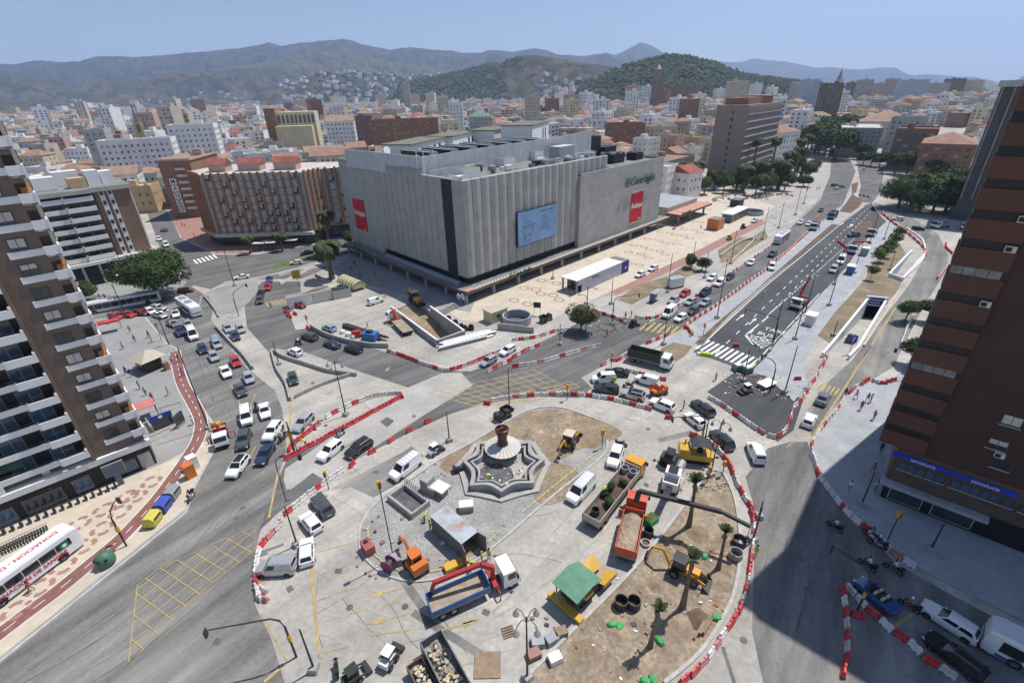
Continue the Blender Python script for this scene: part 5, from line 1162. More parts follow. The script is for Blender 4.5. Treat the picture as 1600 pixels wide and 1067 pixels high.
def rnd_tower(name,label,pt,base_w,dist,prof,m,cat='church tower'):
 p=at_depth(pt[0],pt[1],dist);top=p[2];r=thing(name,label,cat,(p[0],p[1],0),.5);b=MB();w_=base_w
 z=0;parts=[]
 for nm,k0,k1,w0,w1 in prof:
  b=MB();b.box(0,0,top*k0+.01,w_*w0,w_*w0,top*(k1-k0)-.01,0,0,None,w1/w0);b.build(nm,M[m if nm!='spire' and nm!='dome' else{'spire':'r_grey','dome':'offwhite'}[nm]],r)
 b=MB()
 for a in range(4):
  for k0 in(.35,.52,.66):
   c,s=math.cos(a*pi/2),math.sin(a*pi/2);x,y=0,-w_*.52
   pts=[(-w_*.12,y,top*k0),(w_*.12,y,top*k0),(w_*.12,y,top*(k0+.09)),(-w_*.12,y,top*(k0+.09))];b.add([(q[0]*c-q[1]*s,q[0]*s+q[1]*c,q[2]) for q in pts],[(0,1,2,3)])
 b.build('belfry_opening',M['win'],r)['kind']='stuff';return r
rnd_tower('church_tower','ochre brick church tower with a dark pointed spire among white houses',(204,163),5.4,345,[('shaft',0,.45,1,1),('belfry',.45,.62,.95,.95),('upper_stage',.62,.78,.8,.75),('spire',.78,1.,.5,.02)],'w_ochre')
ct=rnd_tower('cathedral_tower','tall brown cathedral tower with pale dome before the castle hill',(1030,101),13,900,[('shaft',0,.5,1,1),('belfry',.5,.75,.95,.9),('upper_stage',.75,.92,.7,.6),('dome',.92,1.,.5,.1)],'w_stone')
tower('cathedral','brown stone cathedral nave with buttresses beside its tower','cathedral',1036,1098,135,900,'w_stone','flat','r_clay',30,2,ww=2.5,wh=5,step=6)
rnd_tower('monument_tower','slim pale tower with pointed cap right of the white glass tower',(1316,108),9,850,[('shaft',0,.8,1,.9),('spire',.8,1.,.6,.02)],'w_cream')
# yellow-grey hall with tall arches
p0,p1=at_depth(432,176,420),at_depth(489,176,420);w_=p1[0]-p0[0];hh=p0[2]
ah=thing('arched_hall','brown and cream hall with a row of tall dark arches','hall',((p0[0]+p1[0])/2,420,0),.2)
b=MB();b.bx(-w_/2,w_/2,0,22,0,hh);b.build('wall',M['w_cream'],ah);b=MB();b.bx(-w_/2-8,-w_/2-.01,-2,22,0,hh+3);b.build('brick_tower',M['w_brick'],ah)
am=MB();am.add([(-1.1,-.1,0),(1.1,-.1,0),(1.1,-.1,5)]+[(1.1*math.cos(t*pi/6),-.1,5+1.1*math.sin(t*pi/6)) for t in range(1,6)]+[(-1.1,-.1,5)],[tuple(range(9))]);am_=am.mesh('arch_opening',M['win'])
for i in range(9):put('arch_opening',am_,ah,(-w_/2+w_*(i+.5)/9,-.02,hh-8))
b=MB();b.bx(-w_/2,w_/2-2,-12,-.11,0,hh-9.5);b.build('lower_wing',M['w_pale yellow'],ah)
# ------------------------------------------------------------- general town
rnd=random.Random(21)
def blocked(x,y):
 a=math.radians(EA);u_=(x-EO[0])*math.cos(a)+(y-EO[1])*math.sin(a);v_=-(x-EO[0])*math.sin(a)+(y-EO[1])*math.cos(a)
 if-45<u_<150 and-90<v_<84:return True
 dx,dy=x-84,y-148;c=math.radians(48.5);off_=dx*math.sin(c)-dy*math.cos(c);al=dx*math.cos(c)+dy*math.sin(c)
 if-62<off_<62 and al<250:return True
 if al<60 and off_>-70 and y<320:return True
 if-70<off_<40 and 250<=al<640:return True
 if-20<off_<160 and al<330:return True
 if y<222 and x>-175:return True
 if y<250 and-60<x<60:return True
 if(x+60)**2+(y-205)**2<35**2 or(x+110)**2+(y-185)**2<40**2:return True
 if(x-150)**2+(y-300)**2<50**2:return True
 for o in LM_FOOT:
  if(x-o[0])**2+(y-o[1])**2<o[2]**2:return True
 px_,py_=proj(x,y,0)
 return px_<-140 or px_>1740
LM_FOOT=[(o.location.x,o.location.y,17+.5*max([max(c.dimensions.x,c.dimensions.y) for c in o.children if c.type=='MESH']+[0])*.8) for o in list(COL.objects) if o.type=='EMPTY' and o.location.y>215 and o.get('category') not in('tree','palm','bush')]
cand=[];y=205.
while y<3900:
 cell=15.5+(y-200)*.0095;x=-y*1.12
 while x<y*1.12:
  xx,yy=x+rnd.uniform(-.18,.18)*cell,y+rnd.uniform(-.18,.18)*cell
  if not blocked(xx,yy) and rnd.random()<.95 and not(xx>1500 and yy>1200+(3000-xx)):cand.append((xx,yy,cell))
  x+=cell
 y+=cell*.92
cand.sort(key=lambda c:c[1]+abs(c[0])*.15)
def pick(r):
 wl=r.choices(['white','cream','ochre','pink','grey','brick','pale blue','beige','pale yellow'],[44,18,3,6,10,4,2,12,4])[0]
 rf=r.choices(['flat','gable','hip'],[62,18,20])[0]
 rm=r.choices(['pale','terracotta','grey','clay'],[62,14,17,7])[0] if rf=='flat' else r.choices(['terracotta','red','clay'],[52,6,42])[0]
 return wl,rf,rm
NEAR=285;meta=[]
for i,(x,y,cell) in enumerate(cand[:NEAR]):
 wl,rf,rm=pick(rnd);w_,d_=cell*rnd.uniform(.74,.96),cell*rnd.uniform(.72,.94);h=rnd.choice((8,10,11,12,13,14,15,17,20))
 if y<260:h=min(h,15)
 meta.append((x,y,w_,d_,h,wl,rf,rm))
zone=lambda x,y:('left of the church tower' if proj(x,y)[0]<190 else 'between the church tower and the arched hall' if proj(x,y)[0]<430 else 'behind the orange fin block' if proj(x,y)[0]<560 else 'behind the department store' if proj(x,y)[0]<900 else 'between the store and the slab' if proj(x,y)[0]<1130 else 'beyond the park trees' if proj(x,y)[0]<1330 else 'right of the avenue')
groups={}
for i,mm in enumerate(meta):groups.setdefault((mm[5],mm[6],mm[7],zone(mm[0],mm[1])),[]).append(i)
ORD=['leftmost','second from the left','third from the left','fourth from the left','fifth from the left','sixth from the left','seventh from the left','eighth from the left','ninth from the left','tenth from the left','eleventh from the left','twelfth from the left','thirteenth from the left','fourteenth from the left','fifteenth from the left']
lab={}
for(wl,rf,rm,zn),ids in groups.items():
 ids.sort(key=lambda i:proj(meta[i][0],meta[i][1],meta[i][4])[0]);rt={'flat':'flat '+rm+' roof','gable':rm+' gabled roof','hip':rm+' hipped roof'}[rf]
 for k_,i in enumerate(ids):
  lab[i]=(f'{wl} house, {rt}, {zn}' if len(ids)==1 else f'{wl} house, {rt}, {zn}, {ORD[min(k_, 14)]}').replace('between the church tower and the arched hall','between church tower and arched hall')
WCACHE={}
for i,(x,y,w_,d_,h,wl,rf,rm) in enumerate(meta):
 fl_=max(2,int(h/3.1));w_,d_=round(w_/2)*2-.4,round(d_/2)*2-.4;ang=(.78 if x>-40 else .35 if x>-260 else .12)+rnd.uniform(-.12,.12)
 r=thing('town_house',lab[i],'house',(x,y,0),ang,'old town houses '+zone(x,y));key=(w_,d_,h)
 if key not in WCACHE:
  b=MB();b.bx(-w_/2,w_/2,-d_/2,d_/2,-.5,h-.012);WCACHE[key]=(b.v,b.f,win_rows(w_,d_,h,fl_-1,3.3,2.8,seed=i))
 b=MB();b.add(WCACHE[key][0],WCACHE[key][1]);b.build('wall',M['w_'+wl],r);roof_mesh(w_,d_,h,rf,i).build('roof',[M['r_'+rm],M['w_'+wl]],r)
 o=put('window_rows',WCACHE[key][2],r);o['kind']='stuff'
# the rest of the town: past the limit of single houses, joined
wm_=['w_'+k_ for k_ in WALLS];rm_l=['r_pale','r_terracotta','r_grey','r_clay','r_red'];allm=[M[x] for x in wm_+rm_l]+[M['win']]
def far_box(b,x,y,z0,w_,d_,h,ang,wl,rf,rm,strips=True):
 mi,ri=wm_.index('w_'+wl),len(wm_)+rm_l.index('r_'+rm);b.box(x,y,z0-4,w_,d_,h+4,ang,mi,ri);c,s=math.cos(ang),math.sin(ang)
 T=lambda p:(x+p[0]*c-p[1]*s,y+p[0]*s+p[1]*c,z0+p[2])
 if rf!='flat':
  rh=min(w_,d_)*.2+.5;b.add([T((-w_/2-.4,-d_/2-.4,h+.05)),T((w_/2+.4,-d_/2-.4,h+.05)),T((w_/2+.4,d_/2+.4,h+.05)),T((-w_/2-.4,d_/2+.4,h+.05)),T((-w_/4,0,h+rh)),T((w_/4,0,h+rh))],[(0,1,5,4),(2,3,4,5),(1,2,5),(3,0,4)],ri)
 else:
  q=T((w_*.12,d_*.1,0));b.box(q[0],q[1],z0+h+.01,4,3.4,2.7,ang,mi,ri)
 if strips:
  nf=max(1,int(h/3.2));n=max(2,int(w_/4));n2=max(2,int(d_/4))
  for f in range(nf):
   z=1.5+f*3.1
   for i in range(n):
    if rnd.random()<.2:continue
    u_=-w_/2+w_*(i+.3)/n;b.add([T((u_,-d_/2-.06,z)),T((u_+w_*.4/n,-d_/2-.06,z)),T((u_+w_*.4/n,-d_/2-.06,z+1.6)),T((u_,-d_/2-.06,z+1.6))],[(0,1,2,3)],len(allm)-1)
   for i in range(n2):
    if rnd.random()<.2:continue
    v_=-d_/2+d_*(i+.3)/n2;b.add([T((-w_/2-.06,v_+d_*.4/n2,z)),T((-w_/2-.06,v_,z)),T((-w_/2-.06,v_,z+1.6)),T((-w_/2-.06,v_+d_*.4/n2,z+1.6))],[(0,1,2,3)],len(allm)-1)
b=MB()
for x,y,cell in cand[NEAR:]:
 wl,rf,rm=pick(rnd);h=rnd.choice((9,11,13,15,16,18,21,24))*(1.2 if y>700 else 1)
 if rnd.random()<.04:h*=1.9;rf,rm='flat','pale'
 if rf!='flat' and rnd.random()<.35:rf,rm='flat','pale'
 far_box(b,x,y,0,cell*rnd.uniform(.6,.98),cell*rnd.uniform(.55,.92),h,.3+rnd.uniform(-.5,.6),wl,rf,rm,y<1000)
for g_,n_,i0,i1,j0,j1 in((SUBURB,260,12,70,3,15),(ANT,130,62,98,2,12),(CASTLE,60,92,118,1,10),(HILLS[3][1],90,60,140,2,12)):
 for _ in range(n_):
  i,j=rnd.randint(i0,i1),rnd.randint(j0,j1);q=g_[min(i,g_.shape[0]-1),j];wl,rf,rm=pick(rnd);wl='white' if rnd.random()<.6 else wl
  s_=rnd.uniform(9,20)*(1+q[1]/6000);far_box(b,q[0]+rnd.uniform(-15,15),q[1]+rnd.uniform(-15,15),q[2],s_,s_*.7,rnd.uniform(6,16),rnd.uniform(0,1.5),wl,rf,rm,False)
o=b.build('distant_town',allm,kind='stuff',label='mass of small white and tiled houses spreading to the hills',cat='town')
# woods on the hills and green dots in the town
b=MB()
def blob(b,x,y,z,r_,m=0):
 a=rnd.uniform(0,1);vs=[(x+r_*math.cos(a+k_*2*pi/5)*rnd.uniform(.7,1.2),y+r_*math.sin(a+k_*2*pi/5)*rnd.uniform(.7,1.2),z+r_*rnd.uniform(.1,.5)) for k_ in range(5)]+[(x,y,z+r_*rnd.uniform(.9,1.4)),(x,y,z-r_)]
 b.add(vs,[(k_,(k_+1)%5,5) for k_ in range(5)]+[((k_+1)%5,k_,6) for k_ in range(5)],m)
for g_,n_,(i0,i1),(j0,j1),sz in((CASTLE,10500,(0,119),(1,22),4.6),(ANT,4200,(0,56),(2,22),6.),(SUBURB,700,(20,78),(3,16),8.)):
 for _ in range(n_):
  i,j=rnd.uniform(i0,i1),rnd.uniform(j0,j1);i_,j_=int(i),int(j);q=g_[i_,j_]*(1-(i-i_))*(1-(j-j_))+g_[min(i_+1,len(g_)-1),j_]*(i-i_)*(1-(j-j_))+g_[i_,j_+1]*(1-(i-i_))*(j-j_)+g_[min(i_+1,len(g_)-1),j_+1]*(i-i_)*(j-j_)
  nz_=noise.noise(Vector((q[0],q[1],0))*.012)
  if g_ is CASTLE and nz_<-.22 and rnd.random()<.85:continue
  if g_ is ANT and i+16*nz_>46:continue
  blob(b,q[0],q[1],q[2]+2,sz*rnd.uniform(.5,1.5),rnd.choice((0,0,1,1,2)))
for _ in range(1200):
 y=rnd.uniform(260,2600);x=rnd.uniform(-1,.35)*y;
 if blocked(x,y):continue
 blob(b,x,y,rnd.uniform(3,8),rnd.uniform(3,6)*(1+y/2500),rnd.choice((0,1)))
b.build('woodland',[M['leaf_dark'],M['leaf_mid'],M['leaf_olive']],kind='stuff',label='dark trees covering the hills and dotting the town',cat='trees')
p=at_depth(828,92,2400);b=MB();b.tube([(0,0,-40),(0,0,66)],[1.1,.5],5);b.build('radio_mast',M['metal'],loc=(p[0],p[1],p[2]-10),label='thin radio mast on top of the brown hill',cat='mast')
# ------------------------------------------------------------- haze
b=MB();b.bx(-19000,19000,-2500,16000,-2,1500);hz=b.build('haze',[],kind='stuff')
hm=D.materials.new('haze');hm.use_nodes=True;n=hm.node_tree;n.nodes.remove(n.nodes['Principled BSDF']);pv=n.nodes.new('ShaderNodeVolumePrincipled');pv.inputs['Color'].default_value=(.52,.68,1.,1);pv.inputs['Density'].default_value=9e-5;pv.inputs['Anisotropy'].default_value=.2
n.links.new(pv.outputs[0],n.nodes['Material Output'].inputs['Volume']);hz.data.materials.append(hm)
# ================================================================= vehicles
PAINT={}
for kk,v in{'white':(.80,.80,.79),'silver':(.47,.48,.49),'grey':(.19,.195,.20),'dark grey':(.065,.067,.07),'black':(.014,.014,.016),'dark blue':(.02,.03,.075),'blue':(.03,.075,.25),'red':(.48,.015,.02),'dark red':(.2,.012,.018),'light blue':(.38,.48,.58),'green':(.10,.2,.07),'dark green':(.03,.055,.045),'beige':(.45,.40,.32),'sky blue':(.10,.33,.62)}.items():
 PAINT[kk]=mat(kk+' car paint',v,.28,metal=.35 if kk in('silver','grey','light blue') else 0.,var=.04,scale=.7,spec=.5,coat=.7,dirt=tuple(c*.75+.07 for c in v),dirt_scale=1.2,dirt_amt=.25)
M['tyre']=mat('tyre rubber',(.018,.018,.018),.9,var=.1);M['rim']=mat('wheel rim',(.40,.41,.42),.35,metal=.7,var=.05)
M['lamp_white']=mat('headlamp glass',(.70,.72,.74),.1,var=.05,spec=.7);M['lamp_red']=mat('tail lamp',(.35,.01,.01),.2,var=.05,spec=.6)
M['car_glass']=mat('car window',(.016,.019,.022),.08,var=.1,spec=.7);M['plastic']=mat('black plastic',(.025,.025,.026),.6,var=.1)
def wheel_mesh(r,w):
 b=MB();n=16;ring=[]
 for yy,rr in((-w/2,r*.62),(-w/2,r),(w/2,r),(w/2,r*.62)):ring.append([(rr*math.cos(2*pi*i/n),yy,rr*math.sin(2*pi*i/n)) for i in range(n)])
 b.add([p for q in ring for p in q],[(k_*n+i,k_*n+(i+1)%n,(k_+1)*n+(i+1)%n,(k_+1)*n+i) for k_ in range(3) for i in range(n)],0)
 for yy,s in((-w/2+.03,1),(w/2-.03,-1)):
  vs=[(r*.62*math.cos(2*pi*i/n),yy,r*.62*math.sin(2*pi*i/n)) for i in range(n)];b.add(vs,[tuple(range(n))],1)
  for i in range(5):a=2*pi*i/5;b.add([(r*.15*math.cos(a+.9),yy-s*.004,r*.15*math.sin(a+.9)),(r*.56*math.cos(a+.35),yy-s*.004,r*.56*math.sin(a+.35)),(r*.56*math.cos(a+.85),yy-s*.004,r*.56*math.sin(a+.85))],[(0,1,2)],0)
 me=b.mesh('wheel',[M['tyre'],M['rim']]);fix_normals(me);return me
WH={r:wheel_mesh(r,w) for r,w in((.31,.2),(.33,.22),(.36,.24),(.5,.3),(.62,.42))}
def body_loft(st,W):
 secs=[]
 for x,zl,zm,zb,k_ in st:
  w=W/2*k_
  secs.append([(x,-w*.92,zl),(x,-w,zl+.14),(x,-w*1.0,zm),(x,-w*.93,zb),(x,-w*.6,zb+.025),(x,w*.6,zb+.025),(x,w*.93,zb),(x,w,zm),(x,w,zl+.14),(x,w*.92,zl)])
 return secs
def quad_in(b,q,mx,mz,off,m=0):
 """a pane inset into quad q (a,b lower edge, c,d upper edge), standing proud by off"""
 A,B,C2,E=[Vector(p) for p in q];n=(B-A).cross(E-A).normalized()*off
 f=lambda s,t:(A.lerp(B,s)).lerp(E.lerp(C2,s),t)+n
 b.add([f(mx,mz),f(1-mx,mz),f(1-mx,1-mz),f(mx,1-mz)],[(0,1,2,3)],m)
def car_proto(kind,L,W,H,zb,x0,x1,x2,x3,hood,tail,wr=.33,rails=False,vanback=False,glassroof=False):
 """x0..x1 base of the cabin (rear..front), x2..x3 roof (rear..front); hood and tail: belt height at the ends"""
 r=thing(kind,'car','car');F,R=L/2,-L/2;zl=.2
 st=[(R,.32,.6,tail-.22,.78),(R+.06,.28,.62,tail,.9),(R+.35,zl,.62,max(tail,zb-.02),.98),(x0+.2,zl,.64,zb,1.),(0,zl,.64,zb,1.),(x1-.1,zl,.64,zb,1.),(x1+.12,zl,.63,(zb+hood)/2+.05,.99),(F-.5,zl,.6,hood,.96),(F-.14,.24,.56,hood-.09,.88),(F,.3,.5,hood-.24,.74)]
 b=MB();b.loft(body_loft(st,W));me=b.mesh('body',PAINT['white'],True,28);fix_normals(me);o=put('body',me,r);o['paint']=1
 w0,w1=W/2*.9,W/2*.74;zr=H
 base=[(x0,-w0,zb-.01),(x1,-w0,zb-.01),(x1,w0,zb-.01),(x0,w0,zb-.01)];top=[(x2,-w1,zr-.05),(x3,-w1,zr-.05),(x3,w1,zr-.05),(x2,w1,zr-.05)]
 b=MB();b.loft([base,top,[(p[0]*.96+(x2+x3)/2*.04,p[1]*.86,zr) for p in top]]);me=b.mesh('cabin',PAINT['white'],True,40);fix_normals(me);o=put('cabin',me,r);o['paint']=1
 fr=(base[2],base[1],top[1],top[2]);fr=(base[1],base[2],top[2],top[1])
 def pane(name,q,mx,mz):
  b=MB();quad_in(b,q,mx,mz,.008);b.build(name,M['car_glass'],r)
 pane('windscreen',fr,.05,.06);pane('rear_window',(base[3],base[0],top[0],top[3]),.1,.22 if vanback else .12)
 for s,q in((0,(base[0],base[1],top[1],top[0])),(1,(base[2],base[3],top[3],top[2]))):
  A,B,C2,E=[Vector(p) for p in q];n=(B-A).cross(E-A).normalized()*.008;f=lambda u,t:(A.lerp(B,u)).lerp(E.lerp(C2,u),t)+n;b=MB()
  cuts=((.06,.48),(.52,.93)) if not vanback else(((.64,.93),) if s==0 else((.07,.36),))
  if vanback==2:cuts=((.05,.3),(.34,.62),(.66,.93))
  for u0,u1 in cuts:b.add([f(u0,.14),f(u1,.14),f(u1-.01,.9),f(u0+.01,.9)],[(0,1,2,3)])
  b.build('side_window',M['car_glass'],r)
 for sx in(-1,1):
  for sy in(-1,1):
   xx=(F-.82 if sx>0 else R+.78);w=put('wheel',WH[wr],r,(xx,sy*(W/2-.095),wr))
   ar=MB();n=12;ar.add([(xx+(wr+.06)*math.cos(pi*i/n),sy*(W/2+.004),wr+(wr+.06)*math.sin(pi*i/n)) for i in range(n+1)],[tuple(range(n+1))[::-sy]]);ar.build('wheel_arch',M['plastic'],r)
 for sy in(-1,1):
  b=MB();b.box(F-.14,sy*W*.34,.6,.3,.34,.12,-sy*.35);b.build('headlight',M['lamp_white'],r)
  b=MB();b.box(R+.06,sy*W*.38,.68,.12,.2,.22);b.build('tail_light',M['lamp_red'],r)
  b=MB();b.box(x1-.25,sy*(W/2+.06),zb-.06,.12,.17,.13);o=b.build('mirror',PAINT['white'],r);o['paint']=1
 b=MB();b.bx(F-.09,F+.012,-W*.3,W*.3,.3,.46);b.build('grille',M['plastic'],r)
 b=MB();b.bx(R-.012,R+.03,-W*.14,W*.14,.52,.62);b.build('number_plate',M['white'],r)
 if rails:
  b=MB()
  for i in range(6):x=x2+(x3-x2)*(i+.5)/6;b.tube([(x,-w1,zr+.12),(x,w1,zr+.12)],.025,4)
  for sy in(-1,1):b.tube([(x2,sy*w1,zr+.1),(x3,sy*w1,zr+.1)],.03,4)
  b.build('roof_rack',M['metal'],r)
 if glassroof:b=MB();b.bx(x2+.1,x3-.05,-w1*.82,w1*.82,zr,zr+.012);b.build('sunroof',M['car_glass'],r)
 return r
CP={'hatch':car_proto('hatchback',4.05,1.76,1.48,.93,-1.9,.95,-1.55,.2,.86,.9,.31),'sedan':car_proto('saloon_car',4.5,1.8,1.45,.93,-1.55,.85,-.95,.1,.86,.98,.33),'suv':car_proto('suv',4.5,1.87,1.68,1.08,-2.1,.95,-1.75,.25,1.02,1.05,.36),'estate':car_proto('estate_car',4.65,1.82,1.5,.95,-2.2,.9,-1.85,.15,.9,.98,.33),'minivan':car_proto('small_van',4.4,1.82,1.85,1.08,-2.12,1.2,-2.02,.55,1.,1.06,.31,False,1),'rackvan':car_proto('small_van',4.4,1.82,1.85,1.08,-2.12,1.2,-2.02,.55,1.,1.06,.31,True,1),'van':car_proto('van',5.2,1.98,2.05,1.15,-2.5,1.6,-2.42,.95,1.06,1.1,.33,True,1),'bigvan':car_proto('van',5.5,2.0,2.4,1.2,-2.65,1.9,-2.6,1.2,1.08,1.15,.33,False,1),'roofsuv':car_proto('suv',4.4,1.86,1.6,1.02,-2.05,.95,-1.7,.2,.98,1.0,.36,False,False,True),'glassvan':car_proto('minibus',5.0,1.95,1.98,1.12,-2.4,1.5,-2.3,.9,1.05,1.1,.33,False,2)}
KINDWORD={'hatch':'hatchback','sedan':'saloon','suv':'SUV','estate':'estate car','minivan':'small van','rackvan':'small van with roof rack','van':'van with roof rack','bigvan':'tall van','roofsuv':'SUV with dark glass roof','glassvan':'minibus'}
CATW={'minivan':'van','rackvan':'van','van':'van','bigvan':'van','glassvan':'minibus'}
def car(kind,colour,cr,x,y,dx,dy,where,z=0.,pitch=0.):
 p=GQ(cr,x,y);q=GQ(cr,x+dx*12,y+dy*12);a=ang_of(p,q)
 o=dup(CP[kind],(p[0],p[1],z),a,f'{colour} {KINDWORD[kind]} {where}',None,PAINT[colour]);o['category']=CATW.get(kind,'car')
 if pitch:o.rotation_euler=(0,pitch,a)
 return o
